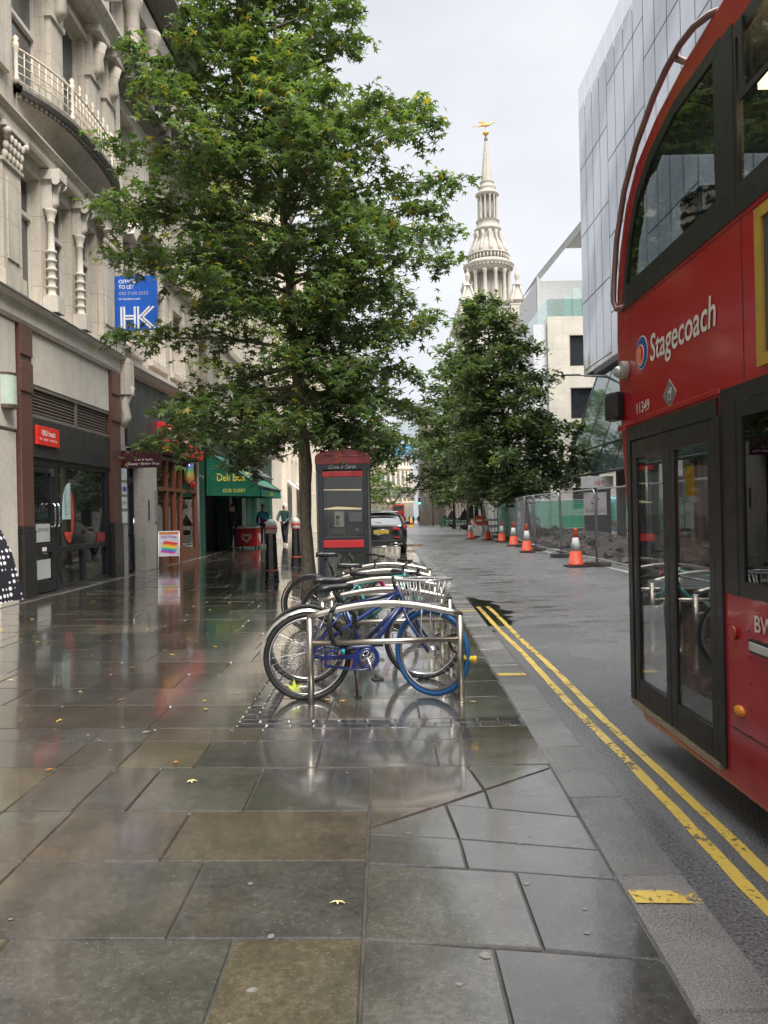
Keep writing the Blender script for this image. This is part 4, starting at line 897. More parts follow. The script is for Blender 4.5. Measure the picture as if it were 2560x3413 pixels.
for i, (x, y) in enumerate(((-.0, 6.83), (.005, 7.92), (.01, 9.02), (.015, 10.1))):
    dup(r1, (x, y, 0), random.uniform(-.01, .01), ['second steel rack from the camera, behind the blue bicycle', 'third and middle steel bicycle rack of the row', 'fourth steel bicycle rack, second from the phone box', 'fifth and farthest steel bicycle rack, nearest the phone box'][i])
# ---------------- bicycles ----------------
def wheel(par, x, r, tyre_m, tr=.019, rim_m=None, steer=0, nsp=32, piv=None, hubr=.02, lean=0):
    w_ = MB().cyl((0, -.045, 0), (0, .045, 0), hubr, n=12).build('wheel', chrome, par); w_.location = (x, 0, r)
    w_.rotation_euler = (lean, 0, steer)
    c = lambda q, n=48: [(q*math.cos(2*math.pi*k/n), 0, q*math.sin(2*math.pi*k/n)) for k in range(n)]
    MB().tube(c(r-tr), tr, 8, closed=True).build('tyre', tyre_m, w_)
    MB().tube(c(r-2*tr-.008), .011, 6, closed=True).build('rim', rim_m or chrome, w_)
    mb = MB(); q = r-2*tr-.012
    for k in range(nsp):
        a_ = 2*math.pi*k/nsp; s_ = 1 if k % 2 else -1; o_ = a_+(.9 if (k//2) % 2 else -.9)
        mb.tube([(hubr*math.cos(o_), s_*.03, hubr*math.sin(o_)), (q*math.cos(a_), 0, q*math.sin(a_))], .0013, 3, caps=False)
    mb.build('spokes', chrome, w_); return w_
def saddle(par, x, z, wdt=.08, ln=.27, mm=None, tilt=0):
    mb = MB(); S = [(-.5, .9, .0), (-.42, 1.0, .012), (-.2, .8, .008), (.05, .35, .0), (.3, .2, -.002), (.5, .13, -.012)]; vs = []
    for t_, w_, dz in S:
        for k in range(10):
            a_ = 2*math.pi*k/10; vs.append((x+t_*ln, math.cos(a_)*wdt*w_, z+dz+math.sin(a_)*(.028 if math.sin(a_) > 0 else .02+.015*w_)+tilt*t_))
    mb.add(vs, [(i*10+k, i*10+(k+1) % 10, (i+1)*10+(k+1) % 10, (i+1)*10+k) for i in range(5) for k in range(10)]+[tuple(range(10))[::-1], tuple(range(50, 60))], 0, True)
    mb.tube([(x-.08, .02, z-.02), (x, .025, z-.045), (x+.08, .02, z-.02)], .004, 5); mb.tube([(x-.08, -.02, z-.02), (x, -.025, z-.045), (x+.08, -.02, z-.02)], .004, 5)
    return mb.build('saddle', mm or M('saddle_vinyl', (.02, .02, .02), .35), par)
def fender(par, x, r, a0, a1, mm, off=.018):
    mb = MB(); n = 20; vs = []
    for k in range(n+1):
        a_ = a0+(a1-a0)*k/n
        for dy, dr in ((-.028, -.01), (-.018, .004), (0, .009), (.018, .004), (.028, -.01)): q = r+off+dr; vs.append((x+q*math.cos(a_), dy, r+q*math.sin(a_)))
    mb.add(vs, [(i*5+j, i*5+j+1, (i+1)*5+j+1, (i+1)*5+j) for i in range(n) for j in range(4)], 0, True)
    for s_ in (-1, 1):
        for a_ in (a0+(a1-a0)*.12, a0+(a1-a0)*.35) if a1 > a0 else (a1+.3,): mb.tube([(x, s_*.05, r), (x+(r+off)*math.cos(a_), s_*.03, r+(r+off)*math.sin(a_))], .0022, 4)
    return mb.build('mudguard', mm, par, fix=False)
def crank(par, x, z, ang, y=-.06, blk=None, chainring=.085):
    m_ = blk or chrome; mb = MB(); mb.cyl((x, -.065, z), (x, .065, z), .018); L_ = .17
    for s_, a_ in ((-1, ang), (1, ang+math.pi)): mb.tube([(x, s_*.07, z), (x+L_*math.cos(a_), s_*.085, z+L_*math.sin(a_))], [.013, .009], 8)
    c_ = mb.build('crank', m_, par); mb = MB()
    for s_, a_ in ((-1, ang), (1, ang+math.pi)):
        px, pz_ = x+L_*math.cos(a_), z+L_*math.sin(a_); mb.box((px, s_*.135, pz_), (.09, .08, .022))
    mb.build('pedal', blackmat, c_, bevel=.004); mb = MB()
    mb.tube([(x+chainring*math.cos(k*math.pi/12), -.045, z+chainring*math.sin(k*math.pi/12)) for k in range(24)], .005, 5, closed=True)
    for k in range(5): a_ = k*1.2566; mb.tube([(x, -.045, z), (x+chainring*math.cos(a_), -.045, z+chainring*math.sin(a_))], .008, 5)
    mb.build('chainring', m_, c_); return c_
def steerM(px, ang): return Matrix.Translation((px, 0, 0)) @ Matrix.Rotation(ang, 4, 'Z') @ Matrix.Translation((-px, 0, 0))
# the blue city bicycle
blue = M('blue_frame', (.012, .03, .16), .25, coat=.6, var=.05); bluet = M('blue_tyre', (.015, .095, .26), .6, var=.12, bump=.3); silver = M('silver_paint', (.50, .50, .50), .35, .6)
bk = thing('bicycle', 'dark blue step-through bicycle with a blue front tyre and silver wire front basket', 'bicycle', (-.61, 5.93, 0), R(11)); bk.rotation_euler = (R(-3), 0, R(11))
st = R(-46); wb = 1.02; r = .34
wheel(bk, 0, r, rubber, .02, chrome, hubr=.04); SX = wb-.045
cs, sn = math.cos(st), math.sin(st)
fw = wheel(bk, 0, r, bluet, .021, M('rim_grey', (.3, .3, .3), .3, .8), steer=st, lean=0, hubr=.05); fw.location = (SX-.16+.16*cs+.045, .16*sn, r)
mb = MB(); T_ = lambda a, b, q: mb.tube([a, b], q, 10)
mb.tube([(.735, 0, .80), (.617, 0, .73), (.31, 0, .55), (.18, 0, .47)], .0165, 10); mb.tube([(.775, 0, .72), (.62, 0, .54), (.455, 0, .31)], .020, 10)
T_((.455, 0, .31), (.29, 0, .73), .017); T_((.72, 0, .85), (.79, 0, .69), .021)
for s_ in (-1, 1):
    mb.tube([(.18, 0, .47), (.1, s_*.05, .40), (0, s_*.055, .34)], .010, 8); mb.tube([(.28, 0, .69), (.2, s_*.045, .58), (0, s_*.055, .34)], .009, 8); mb.tube([(0, s_*.055, .34), (.43, s_*.04, .31)], .010, 8)
mb.build('frame', blue, bk); text('VANMOOF'[0:0] or 'SWAP', (.50, -.022, .40), (.62, 0, .78), (-.78, 0, .62), .16, .02, wt, bk) if False else None
mb = MB(); A0 = SX-.16
for s_ in (-1, 1): mb.tube([(.79, 0, .69), (.80, s_*.05, .665), (.86, s_*.052, .55), (A0+.20, s_*.058, .345)], [.012, .013, .012, .008], 8)
mb.xf(steerM(.80, st)); mb.build('fork', blue, bk)
fw.location = tuple(steerM(.80, st) @ Vector((A0+.20, 0, r))); 
m3 = steerM(.80, st)
def fend(par, cx, r, a0, a1, mm, mat):
    o = fender(par, cx, r, a0, a1, mm); o.data.transform(mat); return o
fend(bk, A0+.20, r, R(60), R(135), silver, m3)
fender(bk, 0, r, R(182), R(48), M('silver_guard', (.55, .56, .55), .25, .7))
mb = MB(); mb.cyl((.30, 0, .70), (.245, 0, .835), .0125); mb.build('seat_post', blackmat, bk)
saddle(bk, .235, .86, .1, .27, tilt=.03)
mb = MB(); mb.cyl((.705, 0, .83), (.685, 0, .93), .014); mb.tube([(.50, .30, .965), (.62, .27, .96), (.70, .12, .95), (.70, -.12, .95), (.62, -.27, .96), (.50, -.30, .965)], .0115, 8); mb.xf(steerM(.72, st*.95)); hb = mb.build('handlebar', blackmat, bk)
mb = MB()
for s_ in (-1, 1): mb.tube([(.49, s_*.303, .966), (.61, s_*.275, .961)], .0165, 8)
mb.xf(steerM(.72, st*.95)); mb.build('grip', blackmat, hb)
# chain case (open outline), chain wheel
mb = MB(); n = 12; out_ = [(.13, .372), (.36, .40), (.455, .40)]+[(.455+.088*math.cos(a_), .31+.088*math.sin(a_)) for a_ in [R(90-i*180/n) for i in range(1, n)]]+[(.40, .218), (.13, .268)]
mb.tube([(x, -.06, z) for x, z in out_], .011, 6, closed=True); mb.box((.24, -.06, .327), (.30, .008, .035)); mb.tube([(.455+.07*math.cos(k*math.pi/8), -.062, .31+.07*math.sin(k*math.pi/8)) for k in range(16)], .012, 6, closed=True)
mb.prism([(.33, .24), (.37, .395), (.395, .395), (.37, .235)], 'y', -.066, -.056); mb.prism([(.13, .37), (.115, .27), (.135, .265), (.15, .37)], 'y', -.066, -.056); mb.build('chain_case', blue, bk)
crank(bk, .455, .31, R(-68), chainring=.05)
mb = MB(); mb.tube([(.36, -.03, .25), (.37, -.06, .02)], .008, 6); mb.box((.375, -.065, .012), (.05, .03, .022)); mb.build('kickstand', blackmat, bk)
# basket
mb = MB(); RX0, RX1, RY = .80, 1.12, .22; BX0, BX1, BY = .84, 1.06, .15; zt_, zb_ = .90, .70
rim = [(RX0, -RY, zt_+.01), (RX0, RY, zt_+.01), (RX1, RY, zt_), (RX1, -RY, zt_)]; bot = [(BX0, -BY, zb_), (BX0, BY, zb_), (BX1, BY, zb_), (BX1, -BY, zb_)]
def rr(P, c=.05, n=3):
    o = []
    for i in range(4):
        a_, b_, c_ = Vector(P[i-1]), Vector(P[i]), Vector(P[(i+1) % 4]); p0 = b_+(a_-b_).normalized()*c; p2 = b_+(c_-b_).normalized()*c
        for k in range(n+1): t_ = k/n; o.append(tuple((1-t_)**2*p0+2*t_*(1-t_)*b_+t_*t_*p2))
    return o
mb.tube(rr(rim), .009, 8, closed=True); mb.tube(rr(bot, .04), .007, 8, closed=True)
for e in range(4):
    for k in range(7):
        t_ = (k+.5)/7; a_ = Vector(rim[e]).lerp(Vector(rim[(e+1) % 4]), t_); b_ = Vector(bot[e]).lerp(Vector(bot[(e+1) % 4]), t_); mb.tube([a_, b_], .004, 5)
for k in range(6): x = BX0+(BX1-BX0)*(k+.5)/6; mb.tube([(x, -BY, zb_), (x, BY, zb_)], .004, 5)
mb.tube([(.97, -.1, zb_), (.95, -.085, .5), (A0+.20, -.065, .345)], .007, 6); mb.tube([(.97, .1, zb_), (.95, .085, .5), (A0+.20, .065, .345)], .007, 6)
mb.xf(steerM(.78, st*.8)); mb.build('basket', silver, bk)
MB().cyl((.99, -.24, .5), (.99, -.3, .49), .02).build('bell_cap', yellowp, bk) if False else None
# the locks
lk = thing('bike_lock', 'black folding lock looped over the nearest rack behind the saddle', 'lock', (-.36, 5.85, .45))
mb = MB(); mb.tube([(-.05, -.1, .25), (-.07, -.1, .14), (-.04, -.08, .02), (.04, .0, -.03), (.1, .04, .05), (.12, .05, .2), (.06, .02, .28), (-.02, -.05, .30), (-.05, -.1, .25)], .019, 8); mb.box((.05, -.02, .06), (.06, .05, .12), ry=.5); mb.build('lock_loop', rubber, lk); MB().cyl((.02, -.06, -.05), (.045, -.06, -.05), .02).build('lock_tip', M('teal_plastic', (.02, .3, .4), .4), lk)
cl = thing('cable_lock', 'black cable lock with yellow head at the right post of the nearest rack', 'lock', (.56, 5.83, .3))
MB().tube([(-.1, .1, .17), (-.03, -.02, .21), (.03, -.03, .15), (.05, -.02, .05), (.04, .1, .0), (-.05, .16, .06), (-.1, .1, .17)], .011, 8).build('cable', rubber, cl); mb = MB(); mb.cyl((.02, -.03, .035), (.10, -.04, .02), .021); mb.cyl((.085, -.04, .022), (.11, -.04, .02), .027); mb.build('lock_head', yellowp, cl)
def bicycle(label, loc, rz, fm, tm=rubber, r=.34, wb=1.0, seat=.9, bars='flat', guard=None, ffm=None, st=0, rimm=None, ln=0):
    b = thing('bicycle', label, 'bicycle', loc, rz); b.rotation_euler = (ln, 0, rz)
    bbx, bbz = .43, .28; stx, stz = .29, .68; hx, hz = .80, .78; hx2, hz2 = .835, .65
    wheel(b, 0, r, tm, .018, rimm or chrome); f_ = wheel(b, 0, r, tm, .018, rimm or chrome, steer=st); f_.location = tuple(steerM(.85, st) @ Vector((wb, 0, r)))
    mb = MB(); mb.tube([(bbx, 0, bbz), (stx, 0, stz)], .016); mb.tube([(stx+.01, 0, stz-.03), (hx, 0, hz-.03)], .017); mb.tube([(bbx, 0, bbz), (hx2, 0, hz2+.02)], .02); mb.tube([(hx, 0, hz), (hx2, 0, hz2)], .02)
    for s_ in (-1, 1): mb.tube([(0, s_*.055, r), (bbx, s_*.03, bbz)], .009); mb.tube([(0, s_*.055, r), (stx+.01, s_*.02, stz-.02)], .008)
    mb.build('frame', fm, b); mb = MB()
    for s_ in (-1, 1): mb.tube([(hx2, s_*.0, hz2), (hx2+.01, s_*.05, hz2-.03), (wb, s_*.055, r)], [.014, .014, .009], 8)
    mb.xf(steerM(.85, st)); mb.build('fork', ffm or fm, b)
    MB().cyl((stx, 0, stz-.02), (stx-.08, 0, seat-.02), .0135).build('seat_post', blackmat, b); saddle(b, stx-.08, seat, .072)
    mb = MB(); mb.tube([(hx, 0, hz), (hx-.01, 0, hz+.06), (hx+.07, 0, hz+.11)], .014)
    z = hz+.115; x = hx+.07
    if bars == 'flat': mb.tube([(x-.05, -.30, z+.01), (x-.01, -.14, z+.01), (x, 0, z), (x-.01, .14, z+.01), (x-.05, .30, z+.01)], .012, 8)
    else:
        mb.tube([(x-.0, -.2, z), (x, .2, z)], .013)
        for s_ in (-1, 1): mb.tube([(x, s_*.2, z), (x+.07, s_*.205, z), (x+.11, s_*.21, z-.05), (x+.07, s_*.215, z-.12), (x-.03, s_*.22, z-.13)], .013, 8); mb.tube([(x+.09, s_*.205, z+.0), (x+.1, s_*.205, z+.05)], .014, 6)
    mb.xf(steerM(hx, st)); hb = mb.build('handlebar', blackmat, b); mb = MB()
    if bars == 'flat':
        for s_ in (-1, 1): mb.tube([(x-.07, s_*.32, z+.01), (x-.02, s_*.2, z+.01)], .017, 8)
    for s_ in (-1, 1): mb.tube([(x, s_*.15, z), (x+.06, s_*.13, z-.01), (x+.1, s_*.05, z-.06), (x+.06, 0, z-.2)], .0028, 4); mb.tube([(x+.01, s_*.17, z-.01), (x+.05, s_*.24, z-.03)], .006, 5)
    mb.xf(steerM(hx, st)); mb.build('grip', blackmat, hb)
    crank(b, bbx, bbz, R(random.choice((-50, -120, 20))), blk=blackmat)
    mb = MB(); mb.tube([(0, -.045, r+.035), (bbx, -.045, bbz+.085)], .004, 4); mb.tube([(0, -.045, r-.035), (bbx, -.045, bbz-.085)], .004, 4); mb.build('chain', blackmat, b)
    if guard: fender(b, 0, r, R(195), R(60), guard)
    return b
bicycle('black drop-bar bicycle standing right behind the blue one', (-.68, 6.53, 0), R(6), M('dark_blue_frame', (.012, .02, .06), .3), seat=.87, bars='drop', st=R(-8), ln=R(2))
bicycle('teal flat-bar bicycle with thick black tyres in the middle of the racks', (-.60, 8.42, 0), R(-3), M('teal_frame', (.05, .30, .29), .35, coat=.3), r=.35, seat=.86, st=R(12), rimm=blackmat, ln=R(-2))
bicycle('dark bicycle with a black rear mudguard and magenta fork, farthest in the racks', (-.92, 9.43, 0), R(3), M('olive_black_frame', (.03, .035, .03), .35), seat=.93, guard=blackmat, ffm=M('magenta_fork', (.5, .01, .12), .3), rimm=blackmat, st=R(15))
# inspection cover and grate flush in the paving
mb = MB(); mb.bx(-.95, -.55, 8.3, 8.9, .0, .006); struct(mb.build('drain_cover', M('cast_iron', (.05, .048, .045), .45, bump=.8, bs=55)))
# ---------------- the double-decker bus ----------------
busred = M('bus_red', (.36, .009, .018), .22, var=.10, scale=1.3, coat=.5, dirt=.35); busblk = M('bus_black', (.009, .009, .01), .38, coat=.1); lining = M('bus_lining', (.2, .2, .2), .6)
BX, BY, BZ = 1.65, 5.3, -.1
bus = thing('double_decker_bus', 'red double-decker bus with open-looking glass front doors standing at the kerb on the right', 'bus', (BX, BY, BZ))
bus['label'] = 'red double-decker bus with tall glass double doors standing at the kerb on the right'
def prof(i=0):   # side outline of the bus in (y, z); i insets it
    front = [(-.30, .16), (-.27, .3), (-.1, 1.2), (.03, 2.0), (.09, 2.7), (.07, 3.05), (-.01, 3.3), (-.15, 3.55), (-.38, 3.74), (-.75, 3.86), (-1.2, 3.93), (-1.7, 3.96)]
    rear = [(-10.2, 3.96), (-10.45, 3.8), (-10.6, 3.3), (-10.6, .4), (-10.5, .25)]
    P = front+rear+[(-4, .2)]
    return P
RW = 2.5
mb = MB(); mb.prism(prof(), 'x', 0, RW); body = mb.build('body', [busred, lining], bus)
md = body.modifiers.new('b', 'BEVEL'); md.width = .035; md.segments = 4; md.limit_method = 'ANGLE'; md.angle_limit = R(60)
body.matrix_world = Matrix.Identity(4); bake_mods(body)
def cut(o, mbs):
    c = mbs.build('cut', [lining]); md = o.modifiers.new('x', 'BOOLEAN'); md.object = c; md.operation = 'DIFFERENCE'; md.solver = 'EXACT'
    try: md.material_mode = 'TRANSFER'
    except Exception: pass
    par = o.parent; o.parent = None; bake_mods(o); o.parent = par; bpy.data.objects.remove(c)
# inner lower saloon, inner upper saloon
c_ = MB(); c_.bx(.05, RW-.05, -10.3, -.28, .34, 2.12); cut(body, c_)
c_ = MB(); c_.bx(.05, RW-.05, -10.3, -.32, 2.28, 3.62); cut(body, c_)
c_ = MB(); c_.bx(.05, RW-.05, -10, -.95, 3.5, 3.80); cut(body, c_)
# door opening, lower windows, upper windows on both sides
c_ = MB(); c_.bx(-.1, .2, -1.52, -.16, .26, 2.06); cut(body, c_)
c_ = MB(); c_.bx(-.1, .2, -5.6, -1.60, 1.14, 2.06); c_.bx(-.1, .2, -9.8, -5.8, 1.14, 2.06); cut(body, c_)
c_ = MB()
upw = [(-.10, 2.97), (-1.6, 2.97), (-1.6, 3.76), (-1.05, 3.76), (-.66, 3.67), (-.40, 3.53), (-.22, 3.3)]
c_.prism(upw, 'x', -.1, .3); cut(body, c_)
c_ = MB(); c_.bx(-.1, .2, -5.4, -1.74, 2.96, 3.72); c_.bx(-.1, .2, -9.8, -5.55, 2.96, 3.72); cut(body, c_)
c_ = MB(); c_.bx(RW-.2, RW+.1, -1.5, -.4, 1.1, 2.0); c_.bx(RW-.2, RW+.1, -9.8, -1.6, 1.14, 2.06); cut(body, c_)
c_ = MB(); c_.bx(RW-.3, RW+.1, -1.56, -.45, 2.96, 3.6); c_.bx(RW-.2, RW+.1, -9.8, -1.74, 2.96, 3.6); cut(body, c_)
c_ = MB(); c_.bx(.10, RW-.10, -.6, .2, 1.0, 2.04); c_.bx(.075, RW-.075, -.95, .2, 2.66, 3.76); cut(body, c_)
c_ = MB(); c_.cyl((-.1, -2.6, .42), (.35, -2.6, .42), .53, n=28); cut(body, c_)
me = body.data
# black surrounds around the glass
def frame_poly(poly, e0, e1, x0, x1, mm, name, mb=None):
    P = ccw(poly); A_ = offset_poly(P, -e0); B_ = offset_poly(P, e1); n = len(P); mb = mb or MB()
    vs = [(x0, *p) for p in A_]+[(x0, *p) for p in B_]+[(x1, *p) for p in A_]+[(x1, *p) for p in B_]
    mb.add(vs, [(i, (i+1) % n, n+(i+1) % n, n+i) for i in range(n)]+[(2*n+i, 2*n+(i+1) % n, 3*n+(i+1) % n, 3*n+i) for i in range(n)]+[(i, (i+1) % n, 2*n+(i+1) % n, 2*n+i) for i in range(n)]+[(n+i, n+(i+1) % n, 3*n+(i+1) % n, 3*n+i) for i in range(n)])
    return mb.build(name, mm, bus)
tint = glass('bus_glass', (.62, .65, .65), 1.5, .01, .0); clearg = glass('windscreen_glass', (.88, .9, .9), 1.5, .01, .0); tint2 = glass('bus_dark_glass', (.12, .13, .14), 1.5, .01, .05)
def bwin(poly, x=-.004, g_=tint, e=.05):
    f_ = frame_poly(poly, .02, e, x, x+.02, busblk, 'window'); f_.parent = bus; MB().prism(poly, 'x', x+.009, x+.013).build('pane', g_, f_); return f_
bwin(upw); rect = lambda a_, b_, c__, d_: [(a_, c__), (b_, c__), (b_, d_), (a_, d_)]
bwin(rect(-3.4, -1.74, 2.96, 3.72)); bwin(rect(-5.4, -3.46, 2.96, 3.72)); bwin(rect(-9.8, -5.55, 2.96, 3.72))
f_ = bwin(rect(-3.5, -1.72, 1.14, 2.0), g_=tint2); bwin(rect(-5.6, -3.56, 1.14, 2.0), g_=tint2); bwin(rect(-9.8, -5.8, 1.14, 2.0), g_=tint2)
mb = MB(); mb.bx(-.006, -.001, -9.9, -1.56, 2.03, 2.10); mb.bx(-.006, -.001, -1.715, -1.555, 1.12, 2.03); mb.build('black_band', busblk, bus)
mb = MB(); mb.bx(-.006, -.001, -1.76, -1.6, 2.9, 3.76); mb.bx(-.006, -.001, -3.45, -3.41, 2.9, 3.7); mb.bx(-.0055, -.0012, -9.8, -.06, 2.87, 2.952); mb.build('window_pillar', busblk, bus)
# small opening vent in second upper window
mb = MB(); fp = rect(-2.9, -1.9, 3.42, 3.62); MB().bx(-.016, -.006, -2.95, -1.84, 3.36, 3.39).build('vent_bar', busblk, bus); MB().bx(-.016, -.006, -1.88, -1.84, 3.39, 3.72).build('vent_bar', busblk, bus)
for poly in (rect(-1.5, -.4, 1.1, 2.0), rect(-9.8, -1.6, 1.14, 2.06), rect(-1.56, -.45, 2.96, 3.6), rect(-9.8, -1.74, 2.96, 3.6)):
    MB().prism(poly, 'x', RW-.03, RW-.02).build('far_window', clearg, bus)
MB().prism([(.10, 1.0), (RW-.10, 1.0), (RW-.10, 2.04), (.10, 2.04)], 'y', -.14, -.12).build('windscreen', clearg, bus); MB().add([(.075, .07, 2.66), (RW-.075, .07, 2.66), (RW-.075, -.01, 3.28), (.075, -.01, 3.28), (RW-.075, -.41, 3.76), (.075, -.41, 3.76)], [(0, 1, 2, 3), (3, 2, 4, 5)]).build('upper_windscreen', clearg, bus)
# doors: two leaves
MB().bx(-.012, .03, -1.53, -.14, 1.98, 2.07).build('door_header', busblk, bus)
mb = MB(); mb.bx(-.012, .03, -.20, -.12, .26, 1.98); mb.build('door_post', busblk, bus); MB().bx(-.012, .03, -1.555, -1.48, .26, 1.98).build('door_post', busblk, bus)
for a_, b_ in ((-.84, -.21), (-1.47, -.85)):
    mb = MB(); x0, x1 = -.008, .03; fw_ = .075
    mb.bx(x0, x1, b_-fw_*1.0, b_, .27, 1.975); mb.bx(x0, x1, a_, a_+fw_, .27, 1.975); mb.bx(x0, x1-.002, a_+fw_, b_-fw_, .27, .42); mb.bx(x0, x1-.002, a_+fw_, b_-fw_, 1.86, 1.975)
    d_ = mb.build('door', busblk, bus, bevel=.008); MB().bx(.005, .012, a_+fw_, b_-fw_, .42, 1.86).build('pane', glass('door_glass', (.80, .82, .82), 1.5, .01, .03), d_)
    MB().tube([(.05, (a_+b_)/2-.2, 1.0), (.07, (a_+b_)/2, 1.02), (.05, (a_+b_)/2+.22, .97)], .012, 8).build('handle', chrome, d_)
MB().bx(-.02, .05, -1.5, -.16, .235, .265).build('door_sill', M('sill_strip', (.45, .38, .28), .35, .7), bus)
# inside: floor, rails, seats, stickers
mb = MB(); mb.bx(.06, RW-.06, -10.2, -.3, .30, .345); mb.build('floor', M('bus_floor', (.07, .05, .05), .5), bus)
orange = M('orange_rail', (.62, .20, .02), .4); mb = MB()
mb.tube([(.30, -1.75, .35), (.30, -1.75, 1.05), (.30, -1.62, 1.12), (.34, -1.25, 1.14)], .018, 8); mb.tube([(.9, -.6, 1.15), (.8, -.9, 1.12), (.75, -1.2, 1.05), (.75, -1.2, .4)], .018, 8); mb.tube([(1.2, -1.2, .35), (1.2, -1.2, 2.1)], .018, 8); mb.tube([(.7, -2.2, .35), (.7, -2.2, 2.1)], .018, 8)
mb.build('grab_rail', orange, bus)
def seat(x, y, z, c='seat_blue'):
    mb = MB(); mb.box((x, y, z+.42), (.42, .42, .1)); mb.box((x, y-.22, z+.75), (.42, .09, .68), rx=R(-8)); mb.cyl((x, y, z), (x, y, z+.4), .04); return mb.build('seat', M(c, (.03, .07, .18), .8, var=.4, scale=30), bus, bevel=.03)
for y in (-3.2, -4.0, -4.8, -5.6): seat(.4, y, .34); seat(1.9, y, .34)
for y in (-.72, -1.9, -2.7, -3.5, -4.3): seat(.38, y, 2.28); seat(.85, y, 2.28); seat(1.7, y, 2.28); seat(2.15, y, 2.28)
mb = MB(); mb.box((1.75, -.95, .75), (.9, .9, .8)); mb.bx(1.2, 1.26, -1.5, -.5, .9, 1.9); mb.build('driver_cab', blackmat, bus, bevel=.03)
MB().bx(.05, RW-.05, -1.0, -.35, .34, .9).build('dashboard', blackmat, bus) if False else MB().bx(.9, RW-.06, -.75, -.35, .34, 1.0).build('dashboard', blackmat, bus)
MB().bx(.014, .016, -1.18, -1.06, 1.60, 1.76).build('door_sticker', yellowp, bus); MB().bx(.014, .016, -1.16, -1.05, 1.42, 1.56).build('door_sticker', M('plate_white', (.7, .7, .7)), bus)
MB().box((.2, -2.3, 3.5), (.12, 1.2, .03)).build('upper_lamp', lampm, bus)
# outside details
mb = MB(); pth = [(.03, -.12, 2.90), (-.03, -.03, 2.90), (-.04, .0, 2.96), (-.035, -.01, 3.12), (-.03, -.07, 3.36), (-.03, -.25, 3.62), (-.03, -.50, 3.80), (-.03, -.82, 3.93), (-.03, -1.02, 3.975), (-.03, -1.22, 3.99), (-.02, -1.38, 3.985), (0, -1.52, 3.955), (.03, -1.62, 3.92), (.08, -1.68, 3.86)]
mb.tube(pth, .019, 10); mb.tube([(-.03, -1.12, 3.985), (.08, -1.2, 3.88)], .02, 8); mb.build('branch_guard', M('guard_tube', (.22, .14, .13), .35, .6), bus)
mb = MB(); mb.bx(-.001, .0, 0, .001, 0, .001) if False else None
# camera dome
MB().cyl((.0, -.15, 2.46), (-.05, -.15, 2.46), .06, n=20).build('camera_housing', M('camera_grey', (.32, .29, .24), .4), bus, bevel=.008); MB().sphere((-.055, -.14, 2.45), .04, 16).build('camera_dome', M('dome', (.45, .47, .45), .08, .5), bus)
mb = MB(); mb.box((-.045, -.0, 2.235), (.10, .15, .2), rz=R(12)); mp_ = mb.build('mirror_pod', blackmat, bus, bevel=.03)
mb = MB(); mb.bx(-.012, .0, -1.56, -.06, 2.085, 2.115); mb.bx(-.03, .02, -.14, .0, 2.06, 2.1); mb.build('drip_rail', busred, bus, bevel=.004)
cream = M('cream_lettering', (.62, .60, .54), .4)
text('Stagecoach', (-.001, -.60, 2.375), (0, -1, 0), (0, 0, 1), .93, .215, cream, bus, bold=.012, shear=.12, lift=.004)
mb = MB(); circ = lambda cy, cz, r_, n=36, e=1: [(cy+r_*math.sin(2*math.pi*k/n), cz+r_*e*math.cos(2*math.pi*k/n)) for k in range(n)]
for rr_, cy, cz, x, c in ((.105, -.445, 2.515, -.002, wt), (.10, -.445, 2.515, -.003, M('logo_blue', (.01, .07, .25), .3)), (.066, -.422, 2.505, -.004, wt), (.061, -.422, 2.505, -.005, M('logo_orange', (.7, .18, .05), .3))):
    MB().prism(circ(cy, cz, rr_), 'x', x-.001, x).build('emblem', c, bus)
mb = MB(); pts = [(-.422-.061*math.sin(R(a_)), 2.505+.061*math.cos(R(a_))) for a_ in range(-10, 131, 14)]; pts += [(-.422-.02*math.sin(R(a_)), 2.5+.05*math.cos(R(a_))) for a_ in range(130, -11, -20)]
mb.prism(pts, 'x', -.0075, -.0065); mb.build('emblem', M('logo_red', (.45, .03, .03), .3), bus)
for rr_, x, c in ((.085, -.002, cream), (.080, -.003, M('badge_grey', (.13, .13, .13), .4))): MB().prism([(-.9-rr_*1.2, 2.185), (-.9, 2.185-rr_), (-.9+rr_*1.2, 2.185), (-.9, 2.185+rr_)], 'x', x-.001, x).build('fuel_badge', c, bus)
mb = MB(); mb.tube([(-.0045, -.9+y, 2.185+z) for y, z in ((.02, -.03), (.02, .03), (-.015, .03), (-.015, -.03))], .002, 4, closed=True); mb.tube([(-.0045, -.9+y, 2.185+z) for y, z in ((-.015, 0), (-.03, 0), (-.03, .025), (-.02, .035))], .002, 4); mb.bx(-.006, -.0045, -.91, -.885, 2.19, 2.205); mb.bx(-.006, -.0045, -.93, -.875, 2.15, 2.155); mb.build('fuel_icon', cream, bus)
text('11349', (0, -.33, 2.14), (0, -1, 0), (0, 0, 1), .235, .07, cream, bus, bold=.01, lift=.004)
text('BW', (0, -1.86, .975), (0, -1, 0), (0, 0, 1), .17, .075, cream, bus, bold=.01, lift=.004)
mb = MB(); mb.cyl((0, -1.655, .94), (-.018, -1.655, .94), .033, n=18); mb.build('red_reflector', M('reflector_red', (.3, .03, .02), .3), bus)
mb = MB(); mb.sphere((-.004, -1.70, .58), .045, 14, sq=(.5, 1.1, .6)); mb.build('side_indicator', M('amber', (.6, .2, .01), .2), bus)
mb = MB(); mb.bx(-.012, .001, -2.1, -1.81, .875, .94); mb.build('light_surround', busblk, bus, bevel=.01); MB().bx(-.02, -.012, -2.06, -1.83, .888, .927).build('side_light', M('lamp_grey', (.45, .45, .45), .25), bus, bevel=.006)
